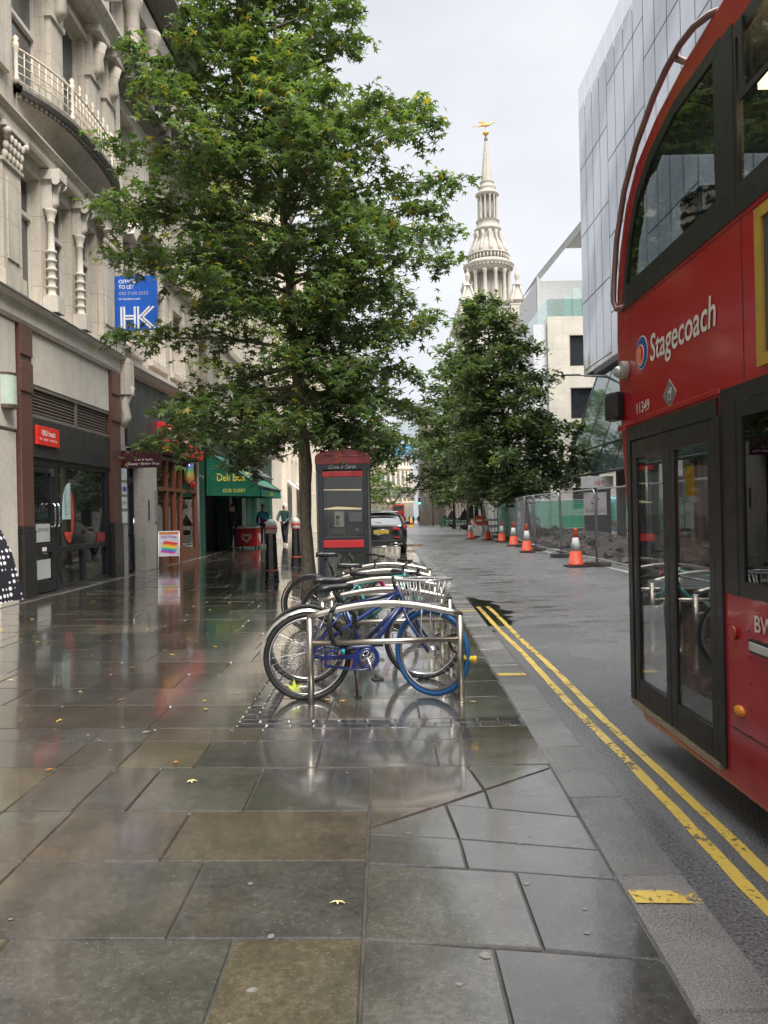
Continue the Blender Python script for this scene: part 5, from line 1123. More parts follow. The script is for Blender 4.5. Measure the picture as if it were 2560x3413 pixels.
# advertising panel frame
ad = MB(); gold = M('gold_frame', (.50, .33, .05), .4, .4); y0, y1 = -6.2, -1.96
ad.bx(-.02, -.001, -2.02, -1.96, 2.14, 2.82); ad.bx(-.02, -.001, -6.2, -2.02, 2.14, 2.19); ad.bx(-.02, -.001, -6.2, -2.02, 2.77, 2.82); af = ad.build('advert_frame', gold, bus); MB().bx(-.008, -.001, -6.2, -2.02, 2.19, 2.77).build('advert_panel', M('advert_dark', (.05, .05, .06), .4), af)
mb = MB(); mb.bx(-.0035, .0, -9.8, -1.6, .48, .484); mb.bx(-.0035, 0, -2.2, -2.196, .2, 1.1); mb.bx(-.002, 0, -9.8, -.1, 2.845, 2.848); mb.bx(-.002, 0, -1.805, -1.802, 2.12, 2.86); [mb.cyl((0, -1.8-.0, .25+k*.12), (-.002, -1.8, .25+k*.12), .006, n=6) for k in range(7)]; mb.build('panel_seam', busblk, bus)
wb_ = MB().tube([(.12, -2.6+.37*math.cos(2*math.pi*k/28), .5+.37*math.sin(2*math.pi*k/28)) for k in range(28)], .11, 10, closed=True).build('wheel', rubber, bus); MB().lathe([(.28, .05), (.26, .12), (.1, .15), (0, .16)], (0, -2.6, .5), 20, ax='x').build('rim', greyp, wb_)
wb_ = MB().tube([(.12, -8.4+.37*math.cos(2*math.pi*k/28), .5+.37*math.sin(2*math.pi*k/28)) for k in range(28)], .11, 10, closed=True).build('wheel', rubber, bus)
MB().bx(.1, RW-.1, -10.2, -.5, .14, .24).build('underframe', blackmat, bus)
# ---------------- trees ----------------
def leafmat(name, c1, c2, c3, tr=.35):
    t = NT(name); at = t.n('ShaderNodeAttribute', attribute_name='lv')
    cc = t.ramp(at.outputs['Fac'], [(0, c1), (.55, c2), (.93, c2), (.975, c3)])
    pn = t.ramp(t.noise(t.pos(), 1.3, 3), [(.3, .7), (.7, 1.3)]); cc = t.mix(1, cc, pn, 'MULTIPLY')
    b = t.n('ShaderNodeBsdfPrincipled', i_Roughness=.38); b.inputs['Specular IOR Level'].default_value = .45; t.l(cc, b.inputs['Base Color'])
    tl = t.n('ShaderNodeBsdfTranslucent'); t.l(t.mix(1, cc, (1.5, 1.7, .5), 'MULTIPLY'), tl.inputs[0])
    m = t.n('ShaderNodeMixShader', i_0=tr); t.l(b.outputs[0], m.inputs[1]); t.l(tl.outputs[0], m.inputs[2]); return t.out(m.outputs[0])
lm_star = leafmat('sweetgum_leaf', (.055, .096, .045), (.13, .185, .088), (.34, .27, .06))
lm_light = leafmat('light_leaf', (.11, .16, .045), (.19, .23, .07), (.38, .30, .06))
lm_dark = leafmat('dark_leaf', (.055, .082, .048), (.115, .155, .085), (.15, .15, .06))
lm_mid = leafmat('mid_leaf', (.08, .14, .045), (.13, .20, .06), (.34, .28, .05))
t = NT('bark'); p = t.objc()
n_ = t.noise(t.mapping(p, (1, 1, .35)), 22, 6, .7); n2_ = t.noise(t.mapping(p, (1, 1, 3)), 4, 4, .6)
cc = t.mix(t.ramp(n2_, [(.4, 0.0), (.7, .7)]), t.ramp(n_, [(.3, (.07, .06, .045)), (.7, (.27, .225, .165))]), (.17, .16, .12))
barkm = t.out(t.princ(Base_Color=cc, Roughness=.75, Normal=t.bump(t.math('ADD', n_, t.math('MULTIPLY', n2_, .6)), .9, .03)))
barkd = M('dark_bark', (.035, .03, .024), .85, var=.3, bump=.4)
star_v, star_f = star(1, seed=1, droop=.28)
slim_v = [(0, -1, 0), (.42, -.35, .05), (.4, .25, .03), (0, 1.15, -.25), (-.4, .25, .03), (-.42, -.35, .05), (0, -.2, -.06)]; slim_f = [(6, 0, 1), (6, 1, 2), (6, 2, 3), (6, 3, 4), (6, 4, 5), (6, 5, 0)]
def leaves(name, pts, size, shape, mat, par, g, tilt=.8, jit=.3, ny=0):
    V, Fc = (star_v, star_f) if shape == 'star' else (slim_v, slim_f)
    V = np.array(V, float); Fc = np.array(Fc); n = len(pts); P = np.array(pts, float)
    az = g.uniform(0, 2*np.pi, n); tl = np.abs(g.normal(0, tilt*.6, n))+.15; sp_ = g.uniform(0, 2*np.pi, n)
    def rot(ax, a):
        c, s_ = np.cos(a), np.sin(a); o, z = np.ones(n), np.zeros(n)
        m = {'x': [[o, z, z], [z, c, -s_], [z, s_, c]], 'z': [[c, -s_, z], [s_, c, z], [z, z, o]]}[ax]
        return np.array(m).transpose(2, 0, 1)
    Rm = rot('z', az) @ rot('x', tl) @ rot('z', sp_)
    sc_ = size*g.uniform(1-jit, 1+jit, n)
    W_ = np.einsum('nij,vj->nvi', Rm, V)*sc_[:, None, None]+P[:, None, :]
    nv, nf = len(V), len(Fc); FF = (Fc[None]+(np.arange(n)*nv)[:, None, None]).reshape(-1, 3)
    me = bpy.data.meshes.new(name); me.vertices.add(n*nv); me.vertices.foreach_set('co', W_.ravel())
    me.loops.add(FF.size); me.loops.foreach_set('vertex_index', FF.ravel()); me.polygons.add(n*nf)
    me.polygons.foreach_set('loop_start', np.arange(n*nf)*3); me.polygons.foreach_set('loop_total', np.full(n*nf, 3))
    at = me.attributes.new('lv', 'FLOAT', 'FACE'); at.data.foreach_set('value', np.repeat(g.uniform(0, 1, n), nf).astype('f'))
    me.materials.append(mat); me.update(calc_edges=True); o = bpy.data.objects.new(name, me); col.objects.link(o); o.parent = par; return o
def interp(z, tab): return float(np.interp(z, [a for a, b in tab], [b for a, b in tab]))
def tree(name, label, loc, trunk, tr_r, env, limbs, lsize, shape, mat, seed, zr=(2.6, 11), twl=(.35, .9), twn=20, lpt=14, rise=lambda f: .3, droop=.5, bark=None, group=None, cat='tree', sprd=.07, zpow=1.0, front=0, clear=None):
    g = np.random.default_rng(seed); rr = random.Random(seed); T = thing(name, label, cat, loc, 0, group); bark = bark or barkm
    tp = [Vector(p) for p in trunk]
    def tpos(z):
        for a_, b_ in zip(tp, tp[1:]):
            if z <= b_.z: q = (z-a_.z)/(b_.z-a_.z); return a_.lerp(b_, q)
        return tp[-1]
    H = tp[-1].z; mb = MB(); N_ = 40
    P = []; rad = []
    for k in range(N_+1):
        z = H*k/N_; v = tpos(z).copy()+Vector((.018*math.sin(z*2.3+seed), .015*math.sin(z*3.1), 0)); P.append(v); rad.append(max(.012, tr_r*(1-.9*(z/H)**.8)*(1+.35*math.exp(-z*4))*(1+.06*math.sin(z*9)+.04*math.sin(z*23+1))))
    mb.tube(P, rad, 14); mb.build('trunk', bark, T); br = MB(); pts = []
    for i in range(limbs):
        f = ((i+.5)/limbs)**zpow; z0 = zr[0]+(zr[1]-zr[0])*f; az = i*2.39996+rr.uniform(-.3, .3)
        if front and rr.random() < front: az = -math.pi/2+rr.uniform(-1.2, 1.2)
        L_ = env(z0, az)*rr.uniform(.8, 1.08); b0 = tpos(z0-.1); path = []; up = rise(f)*L_; ph = rr.uniform(-.25, .25)
        for k in range(9):
            t_ = k/8; a_ = az+ph*t_; path.append(Vector((b0.x+math.cos(a_)*L_*t_, b0.y+math.sin(a_)*L_*t_, b0.z+up*t_-droop*L_*.25*t_*t_+.05*math.sin(6*t_+i))))
        r0 = max(.015, tr_r*.36*(1-.7*f)); br.tube(path, [r0*(1-.85*k/8) for k in range(9)], 6)
        nt_ = max(5, int(twn*L_/3))
        for j in range(nt_):
            t_ = .16+.84*(j+.5)/nt_; q = t_*8; k = min(7, int(q)); p0 = path[k].lerp(path[k+1], q-k)
            d0 = (path[k+1]-path[k]).normalized(); side = 1 if j % 2 else -1
            a_ = math.atan2(d0.y, d0.x)+side*rr.uniform(.4, 1.3); tw = rr.uniform(*twl)*(1.1-.5*t_)*(.6+.4*min(1, L_/2))
            d = Vector((math.cos(a_), math.sin(a_), rr.uniform(-.55, .6))).normalized()
            p1 = p0+d*tw*.5+Vector((0, 0, .02)); p2 = p0+d*tw+Vector((0, 0, -.12*tw)); br.tube([p0, p1, p2], [.008, .005, .003], 3, caps=False)
            for m in range(lpt):
                s_ = rr.uniform(.15, 1.08); c = p0.lerp(p1, s_*2) if s_ < .5 else p1.lerp(p2, s_*2-1)
                pts.append((c.x+rr.gauss(0, sprd), c.y+rr.gauss(0, sprd), c.z+rr.gauss(0, sprd)-.03))
        for m in range(lpt): c = path[-1]; pts.append((c.x+rr.gauss(0, .1), c.y+rr.gauss(0, .1), c.z+rr.gauss(0, .08)))
    if clear: pts = [p for p in pts if not clear(p)]
    br.build('limbs', bark, T); leaves('crown', pts, lsize, shape, mat, T, g); return T, len(pts)
Ltab = [(2.4, 2.6), (2.8, 3.1), (3.6, 3.1), (4.4, 2.6), (5.0, 2.5), (6, 3.4), (7, 3.6), (8, 2.55), (9, 1.85), (10, 1.7), (11, 1.4), (12, 1), (12.6, .4)]
Rtab = [(2.4, 1.2), (2.8, 1.7), (3.5, 2.1), (4.5, 2.75), (5.5, 3.1), (6.5, 3.6), (7, 3.5), (7.6, 2.7), (8.5, 2.1), (9.3, 1.5), (10, .95), (11, .7), (12.6, .3)]
def env_main(z, az):
    c = math.cos(az); s_ = (c+1)/2; side = interp(z, Rtab)*s_+interp(z, Ltab)*(1-s_)
    return side*(1-.28*(1-abs(c)))*(1-.34*max(0, -math.sin(az)))
_, n_ = tree('sweetgum_tree', 'nearest street tree with dense star-shaped green leaves, rising beside the telephone box', (-1.29, 12.93, .02),
     [(0, 0, 0), (-.01, 0, 1.2), (.0, 0, 2.2), (-.08, 0, 3), (-.14, 0, 4), (-.22, 0, 5), (-.27, 0, 6), (-.33, 0, 7.2), (-.36, 0, 9), (-.34, 0, 11), (-.3, 0, 12.6)],
     .118, env_main, 116, .097, 'star', lm_star, 14, (2.75, 12.2), (.4, .95), 27, 18, lambda f: (-.05 if f < .15 else .12)+.55*f, .45, front=.18, zpow=1.22)
def env_r(R0, H, lo=.15): return lambda z, az: R0*max(.12, math.sin(math.pi*min(1, max(0, (z/H-lo)/(1-lo)))**.62)**.75)*(1+.12*math.sin(3*az+z))
tree('sweetgum_tree', 'yellowish green street tree behind the nearest tree, close to the second bollard', (-2.45, 23.2, .05),
     [(0, 0, 0), (0, 0, 5), (-.2, 0, 10), (-.1, 0, 16)], .14, env_r(3.3, 16), 46, .12, 'star', lm_light, 21, (4.6, 15.6), (.5, 1.1), 14, 11, lambda f: .2+.4*f, .3)
def cone(R0, H, z0, e=1.7): return lambda z, az: R0*(1-max(0, (z-z0)/(H-z0))**e)*(.78+.22*math.sin(2.3*az+z*1.7))+.25
tree('street_tree', 'large dark green tree with drooping layered foliage behind the roadworks fence', (6.1, 38.5, -.05),
     [(1.1, 0, 0), (.95, 0, 1.8), (.2, 0, 4.5), (-.3, .2, 8), (-.9, .3, 12.2)], .2, cone(3.8, 12.4, 3.0, 2.2), 84, .15, 'slim', lm_dark, 31, (2.3, 12.1), (.7, 1.5), 17, 17, lambda f: .06+.3*f, .75, bark=barkd, sprd=.15, front=.15)
tree('street_tree', 'dark street tree directly behind the largest one on the right', (4.9, 51, -.2),
     [(1.9, 0, 0), (1.6, 0, 1.8), (.3, 0, 4), (-.2, .2, 8), (-.3, .3, 12)], .18, cone(4.3, 12, 3.2), 56, .17, 'slim', lm_dark, 41, (2.4, 11.8), (.8, 1.6), 13, 14, lambda f: .08+.3*f, .7, bark=barkd, sprd=.16)
tree('street_tree', 'lighter yellow-green tree rising between the dark trees and the church tower', (6.8, 62, -.3),
     [(0, 0, 0), (0, 0, 4), (0, .2, 8), (0, .3, 14.2)], .18, cone(3.6, 14.2, 3.4), 42, .19, 'slim', lm_mid, 51, (3, 14), (.8, 1.6), 12, 12, lambda f: .3+.3*f, .3, bark=barkd, sprd=.2)
tree('street_tree', 'smaller dark tree farther up the right-hand kerb above the traffic lights', (6.9, 76, -.45),
     [(0, 0, 0), (0, 0, 3), (-.2, .2, 6), (-.3, .3, 9)], .15, cone(3.6, 9, 3.0), 32, .2, 'slim', lm_dark, 61, (2.6, 8.8), (.8, 1.6), 11, 12, lambda f: .05+.3*f, .6, bark=barkd, sprd=.2)
tree('street_tree', 'mid green street tree above the parked black car on the left pavement', (-1.1, 57, -.25),
     [(0, 0, 0), (0, 0, 3), (.1, .2, 5), (.1, .3, 8.6)], .13, cone(2.5, 8.6, 2.8), 40, .15, 'star', lm_mid, 71, (2.3, 8.4), (.5, 1.2), 14, 12, lambda f: .15+.4*f, .4, bark=barkd, sprd=.14)
tree('street_tree', 'slim green street tree farther up the left pavement beyond the parked car', (-1.6, 74, -.42),
     [(0, 0, 0), (0, 0, 3), (.1, .2, 5), (.1, .3, 8)], .13, cone(2.3, 8, 3), 26, .17, 'star', lm_mid, 81, (2.6, 7.8), (.5, 1.2), 10, 10, lambda f: .15+.4*f, .4, bark=barkd, sprd=.16)
# ---------------- right-hand side: glass building, stone office, church, far street ----------------
def ripple(name, tint=(.55, .56, .60)):
    t = NT(name); p = t.pos()
    bt = t.n('ShaderNodeBump', i_Strength=.35, i_Distance=.5); t.l(t.noise(t.mapping(p, (1, .5, .35)), .35, 3, .5), bt.inputs['Height'])
    band = t.n('ShaderNodeTexWave', i_Scale=.11, i_Distortion=1.2, i_Detail=1.0); band.bands_direction = 'DIAGONAL'
    return t
t = NT('fritted_glass'); p = t.pos()
rp = t.n('ShaderNodeBump', i_Strength=.5, i_Distance=.35); t.l(t.noise(t.mapping(p, (1, .9, .5)), .42, 2, .5), rp.inputs['Height'])
sp = t.n('ShaderNodeSeparateXYZ'); t.l(p, sp.inputs[0])
wv = t.n('ShaderNodeTexWave', i_Scale=.055, i_Distortion=2.2, i_Detail=1.0); wv.bands_direction = 'Z'; t.l(t.mapping(p, (1, 1, 1), (R(35), 0, 0)), wv.inputs['Vector'])
cc = t.ramp(wv.outputs['Fac'], [(.25, (.30, .315, .355)), (.7, (.44, .46, .50))])
glassA = t.out(t.princ(Base_Color=cc, Roughness=.10, Specular_IOR_Level=1.0, Metallic=.35, Normal=rp.outputs[0]))
GX = 11.3
gb = thing('glass_building', 'tall pale glass office building with diagonal panel joints behind the bus', 'building', (GX, 42.9, 0))
H1, H2 = 23.5, 8.7; y_far = 0; y_near = -60
mb = MB(); mb.bx(.05, 24, y_near, y_far-.02, H2+.2, H1-.6); mb.build('core', glassA, gb)
t2 = MB(); pan = [MB() for _ in range(3)]
# facade panels between vertical joints; the joints' heights step along a diagonal
yy = 0.0; k = 0; gap = .055
while yy > y_near:
    w_ = 1.32; off = ((k//4)*1.9) % 3.7; zs = [H2] + [H2+off+.3+3.7*i for i in range(0, 6) if H2+off+.3+3.7*i < H1-.8] + [H1]
    for i in range(len(zs)-1):
        if zs[i+1]-zs[i] < .05: continue
        b = .002*random.uniform(-1, 1)
        pan[(k+i) % 3].add([(-.0+b, yy-gap/2, zs[i]+gap/2), (b*-.5, yy-w_+gap/2, zs[i]+gap/2), (b, yy-w_+gap/2, zs[i+1]-gap/2), (-b, yy-gap/2, zs[i+1]-gap/2)], [(0, 3, 2, 1)])
    yy -= w_; k += 1
for pm, nm in zip(pan, range(3)): struct(pm.build('glass_panel', glassA, gb, fix=False), 'stuff')
MB().bx(.03, .045, y_near, -.0, H2, H1-.3).build('joint_backing', M('joint_dark', (.02, .02, .025), .7), gb)
mb = MB()   # serrated parapet of upstanding panes
pg = glass('parapet_glass', (.7, .72, .75), 1.5, .02, .04)
for k in range(40): a_ = -1.32*k; mb.add([(0, a_-.03, H1), (0, a_-1.29, H1), (.0, a_-1.29, H1+1.2), (.0, a_-.03, H1+1.2)], [(0, 1, 2, 3)])
mb.build('parapet', pg, gb)
mb = MB(); mb.add([(0.02, 0, H2), (24, 3, H2), (24, 3, H1), (0.02, 0, H1)], [(0, 1, 2, 3)]); mb.build('end_wall', glassA, gb)
# lower inclined glass skirt
lgm = M('skirt_glass', (.09, .13, .12), .05, .35, var=.3, scale=.6, spec=1); mb = MB()
mb.add([(-.1, -3.0, H2-.5), (-.25, -40, H2-.5), (-1.5, -40, 3.0), (-1.5, -1.1, 3.0)], [(0, 1, 2, 3)]); sk = mb.build('inclined_glass', lgm, gb)
mb = MB(); mb.add([(-.1, -3.0, H2-.5), (-1.5, -1.1, 3.0), (1.0, -2.0, 3.2), (1.0, -2.6, H2-.5)], [(0, 1, 2, 3)]); mb.build('inclined_end', glass('pale_green_glass', (.6, .68, .6), 1.5, .03, .1), gb)
mb = MB()
for k in range(14):
    q = k/13; a_ = Vector((-.1, -3.0, H2-.5)).lerp(Vector((-.25, -40, H2-.5)), q); b_ = Vector((-1.5, -1.1, 3.0)).lerp(Vector((-1.5, -40, 3.0)), q); mb.tube([a_+Vector((-.01, 0, 0)), b_+Vector((-.01, 0, 0))], .014, 4)
mb.tube([(-1.17, -1.56, 4.3), (-1.17, -40, 4.3)], .03, 4); mb.tube([(-1.5, -1.1, 2.98), (-1.5, -40, 2.98)], .06, 6); mb.tube([(-.1, -3.0, H2-.5), (-1.5, -1.1, 3.0)], .05, 6); mb.build('glazing_bar', dgrey, gb)
mb = MB(); mb.bx(-.3, 20, y_near, -3.2, H2-.45, H2-.25); mb.bx(-.12, 20, y_near, -2.5, H2-.24, H2-.02); mb.build('soffit', M('soffit_dark', (.035, .035, .04), .5), gb)
MB().bx(5.0, 20, y_near, -1, .0, H2-.65).build('ground_floor', M('shop_inside', (.2, .19, .17), .6, var=.5, scale=.5), gb)
for k in range(12): MB().bx(.0, .35, -1-4.5*k, -1.4-4.5*k, 0, 3.3).build('column', greyst, gb)
hm = thing('shop_sign', 'white box sign with slanted red initials above the roadworks fence', 'sign', (9.55, 34.4, 2.0))
MB().bx(-.7, .7, -.1, .1, .28, .80).build('sign_box', white, hm, bevel=.01); text('H&M', (-.14, -.1, .40), (1, 0, 0), (0, 0, 1), .42, .24, M('sign_red', (.7, 0, 0)), hm, shear=.3); MB().bx(-.6, .6, 0, .05, -2.2, .28).build('post', dgrey, hm)
sl = thing('street_lamp', 'slim grey street lamp arm reaching out from the glass building', 'street lamp', (11.0, 38, 7.9))
MB().tube([(.6, 0, -.05), (-.6, 0, .0), (-1.2, 0, .05)], [.09, .05, .03], 8).build('arm', greyp, sl); MB().box((-1.6, 0, .07), (.85, .22, .06)).build('lamp_head', dgrey, sl, bevel=.02)
# stone office behind
so = thing('stone_office', 'plain cream stone office with dark square windows and glass roof terrace', 'building', (12.4, 57, 0)); cs_ = stone('smooth_cream_stone', (.58, .54, .46), .08, (1.5, 1.1))
mb = MB(); op = [(1.6+j*3.4, 3.6+j*3.4, z, z+2.3) for j in range(3) for z in (1.3, 4.8, 8.0, 11.9)]
for a_ in (0,):   # front face towards the camera, in the x direction
    xs = sorted({0, 14, *[v for o in op for v in o[:2]]}); zs = sorted({-1, 15.6, *[v for o in op for v in o[2:4]]})
    for i in range(len(xs)-1):
        for j in range(len(zs)-1):
            cx, cz = (xs[i]+xs[i+1])/2, (zs[j]+zs[j+1])/2
            if not any(o[0] < cx < o[1] and o[2] < cz < o[3] for o in op): mb.bx(xs[i], xs[i+1], 0, .5, zs[j], zs[j+1])
mb.bx(0, 14, .5, 13, -1, 15.58); mb.build('wall', cs_, so)
for o in op:
    m2 = MB(); m2.bx(o[0], o[1], .0, .2, o[2], o[2]+.07); m2.bx(o[0], o[1], .0, .2, o[3]-.07, o[3]); m2.bx(o[0], o[0]+.07, .0, .2, o[2], o[3]); m2.bx(o[1]-.07, o[1], .0, .2, o[2], o[3]); w_ = m2.build('window', M('bronze_frame', (.09, .07, .055), .4), so); MB().bx(o[0], o[1], .3, .35, o[2], o[3]).build('pane', darkglass, w_)
mb = MB(); mb.bx(-1.0, -.02, .3, 14, -1, 15.1); mb.build('white_corner', M('white_cladding', (.6, .62, .64), .4), so); MB().bx(-1.05, 0, 14, 34, -1, 14.2).build('side_wing', M('white_cladding', (.6, .62, .64), .4), so)
mb = MB(); mb.bx(-.0, 14, .05, .07, 15.6, 16.9); mb.bx(0, .02, .07, 14, 15.6, 16.9); mb.build('terrace_glass', glass('terrace_glass', (.75, .86, .83), 1.5, .02, .1), so)
mb = MB(); mb.add([(.3, 5, 15.6), (.3, 5, 20.2), (4.5, 2.5, 25), (14, 2.5, 25), (14, 2.5, 24.6), (4.6, 3, 24.5), (.6, 5.2, 19.9), (.6, 5.2, 15.6)], [(0, 1, 6, 7), (1, 2, 5, 6), (2, 3, 4, 5)]); mb.bx(.3, 14, 5.3, 13, 15.6, 19.8); mb.add([(.3, 5, 20.2), (4.5, 2.5, 25), (14, 2.5, 25), (14, 13, 25), (4.5, 13, 25), (.3, 13, 20.2)], [(0, 1, 4, 5), (1, 2, 3, 4)]); mb.build('roof_pavilion', M('pavilion_grey', (.42, .43, .43), .5), so)
mb = MB()
for k in range(7): mb.bx(2+k*.75, 2.7+k*.75, 3.4-.1*k, 3.5-.1*k, 15.7, 18.0+.62*k)
mb.build('glass_screen', M('green_frosted_glass', (.36, .44, .43), .3), so)
sn_ = thing('street_name_plate', 'small white street name plate with dark badge fixed to the stone office', 'sign', (13.15, 56.9, 2.9)); MB().bx(0, 1.7, 0, .04, 0, .5).build('plate', white, sn_); MB().bx(.05, .4, -.01, .0, .05, .45).build('badge', dgrey, sn_); text('CHEAPSIDE', (.5, -.01, .2), (1, 0, 0), (0, 0, 1), 1.05, .14, ink, sn_)
# church tower and steeple
ch = thing('church_steeple', 'ornate pale stone church steeple with a golden dragon weathervane rising above the trees', 'church', (20.1, 136, -1))
cst = stone('portland_stone', (.43, .40, .34), .4); S = 136/131
mb = MB(); mb.bx(-5.1, 5.1, 0, 10.2, 0, 34.2); 
for sx in (-1, 1):
    for q in (3.6, 4.7): mb.bx(sx*q-.35, sx*q+.35, -.25, 0, 22, 33.5)
mb.build('tower', cst, ch)
mb = MB()
for z0, z1, e in ((21, 21.8, .5), (34.2, 34.6, .25), (34.6, 35.0, .6), (35.0, 35.5, 1.0)): mb.bx(-5.1-e, 5.1+e, -e, 10.2+e, z0, z1)
mb.bx(-4.9, 4.9, .2, 10, 35.5, 36.1); mb.bx(-4.9, 4.9, .2, 10, 38.1, 38.5)
for x in [v*.42 for v in range(-7, 8)]: mb.lathe([(.12, 36.1), (.1, 36.4), (.2, 36.9), (.1, 37.6), (.14, 38.1)], (x, .4, 0), 8)
for sx in (-1, 1):
    for y in (1.3, 8.9): mb.bx(sx*4.0-1.3, sx*4.0+1.3, y-1.3, y+1.3, 36.1, 38.8)
mb.build('cornice', cst, ch); c0 = (0, 5.1, 0)
for sx in (-1, 1):
    for y in (1.3, 8.9):
        mb = MB(); cx = sx*3.9; mb.bx(cx-1.35, cx+1.35, y-1.35, y+1.35, 38.8, 39.2); mb.lathe([(1.15, 39.2), (1.2, 40), (1.45, 40.2), (1.3, 40.6), (1.15, 41.2), (.6, 42.4), (.5, 43.2), (.75, 43.3), (.7, 43.5), (.25, 43.8), (.2, 44.3), (.42, 45.0), (.3, 45.6), (.1, 46), (.15, 46.3), (0, 46.7)], (cx, y, 0), 12)
        for k in range(4):
            a_ = k*math.pi/2+.78; mb.tube([(cx+1.5*math.cos(a_), y+1.5*math.sin(a_), 39.3), (cx+1.45*math.cos(a_), y+1.45*math.sin(a_), 40.6), (cx+.9*math.cos(a_), y+.9*math.sin(a_), 42.0), (cx+.6*math.cos(a_), y+.6*math.sin(a_), 43.2)], [.35, .3, .22, .16], 6)
        mb.build('pinnacle', cst, ch)
mb = MB(); mb.lathe([(3.9, 38.5), (3.9, 39.8), (4.05, 40), (4.05, 40.4), (3.6, 40.5), (3.6, 40.8), (2.1, 40.8), (2.1, 46.8)], c0, 32); mb.build('drum', cst, ch)
for k in range(12):
    a_ = k*math.pi/6+.2; MB().lathe([(.42, 40.8), (.42, 41.1), (.33, 41.2), (.28, 46.1), (.4, 46.4), (.42, 46.8)], (3.25*math.cos(a_), 5.1+3.25*math.sin(a_), 0), 10).build('column', cst, ch)
mb = MB(); mb.lathe([(3.5, 46.8), (3.6, 47.5), (3.9, 47.7), (4.15, 48.1), (4.15, 48.3), (3.6, 48.5), (3.4, 48.6), (3.4, 48.9), (3.0, 48.9), (2.6, 48.9)], c0, 36)
for k in range(40): a_ = k*math.pi/20; mb.box((3.85*math.cos(a_), 5.1+3.85*math.sin(a_), 47.6), (.3, .3, .25), rz=a_)
for k in range(36): a_ = k*math.pi/18; mb.lathe([(.1, 48.9), (.17, 49.4), (.1, 50.0)], (3.3*math.cos(a_), 5.1+3.3*math.sin(a_), 0), 6)
mb.lathe([(3.15, 50.0), (3.45, 50.0), (3.45, 50.3), (3.15, 50.3)], c0, 36); mb.build('gallery', cst, ch)
mb = MB(); mb.lathe([(2.7, 48.9), (3.0, 50.2), (2.95, 51), (2.5, 52.5), (1.9, 53.9), (1.75, 55.2), (1.75, 55.6), (2.15, 55.9), (2.25, 56.2), (1.8, 56.4), (1.8, 57.9), (1.95, 58.0), (1.6, 58.2)], c0, 28)
for k in range(12):
    a_ = k*math.pi/6; ca, sa = math.cos(a_), math.sin(a_); mb.tube([(3.0*ca, 5.1+3.0*sa, 50.3), (2.95*ca, 5.1+2.95*sa, 51.2), (2.5*ca, 5.1+2.5*sa, 52.8), (2.05*ca, 5.1+2.05*sa, 54.2), (2.2*ca, 5.1+2.2*sa, 55.4)], [.3, .32, .25, .22, .3], 6)
mb.build('lantern_base', cst, ch); MB().lathe([(.85, 58.2), (.85, 63.6)], c0, 8).build('lantern_core', cst, ch)
for k in range(12): a_ = k*math.pi/6+.15; MB().lathe([(.2, 58.2), (.17, 58.5), (.15, 63.2), (.22, 63.6)], (1.5*math.cos(a_), 5.1+1.5*math.sin(a_), 0), 8).build('column', cst, ch)
mb = MB(); mb.lathe([(1.7, 63.6), (1.95, 64.0), (1.95, 64.3), (1.5, 64.5), (1.35, 65.6), (1.5, 65.9), (1.15, 66.3), (1.05, 67.2), (1.2, 67.4)], c0, 16); mb.lathe([(.98, 67.4), (.25, 79.3), (.0, 79.5)], c0, 8, sm=False); mb.build('spire', cst, ch)
gold2 = M('gilded_metal', (.75, .42, .10), .3, .8); mb = MB(); mb.lathe([(.28, 79.3), (.3, 79.9), (.15, 80.3), (.1, 80.8)], c0, 10); mb.build('finial', sooty, ch)
MB().sphere((0, 5.1, 81.3), .52, 16).build('ball', gold2, ch)
mb = MB(); mb.cyl((0, 5.1, 81.7), (0, 5.1, 83.2), .05); mb.tube([(-2.2, 5.1, 83.1), (-1.8, 5.1, 83.5), (-1.3, 5.1, 83.2), (-.8, 5.1, 83.5), (0, 5.1, 83.6), (.5, 5.1, 83.7), (.9, 5.1, 84.2), (1.2, 5.1, 84.5), (1.5, 5.1, 84.4)], [.03, .08, .08, .2, .33, .25, .13, .16, .05], 8)
mb.prism([(-.2, 83.6), (.3, 83.8), (-.1, 84.5), (-.6, 84.85), (-1.2, 84.7), (-.6, 84.3)], 'y', 5.02, 5.18); mb.build('dragon_weathervane', gold2, ch)
for i in range(len(mb.v)): pass
# scale the steeple's height to the one measured: top of the vane 68.5 m above the street
for o in kids(ch):
    me = o.data; a_ = np.zeros(len(me.vertices)*3); me.vertices.foreach_get('co', a_); a_ = a_.reshape(-1, 3)
    zin = [0, 35.5, 40.8, 46.8, 50.3, 55.9, 63.6, 67.4, 79.3, 82, 85]; zout = [0, 36.2, 39.6, 45.5, 48.8, 53.3, 59.6, 62.2, 69.9, 71.8, 73.6]
    a_[:, 0] *= 1.12; a_[:, 1] = 5.1+(a_[:, 1]-5.1)*1.12; a_[:, 2] = np.interp(a_[:, 2], zin, zout); me.vertices.foreach_set('co', a_.ravel()); me.update()
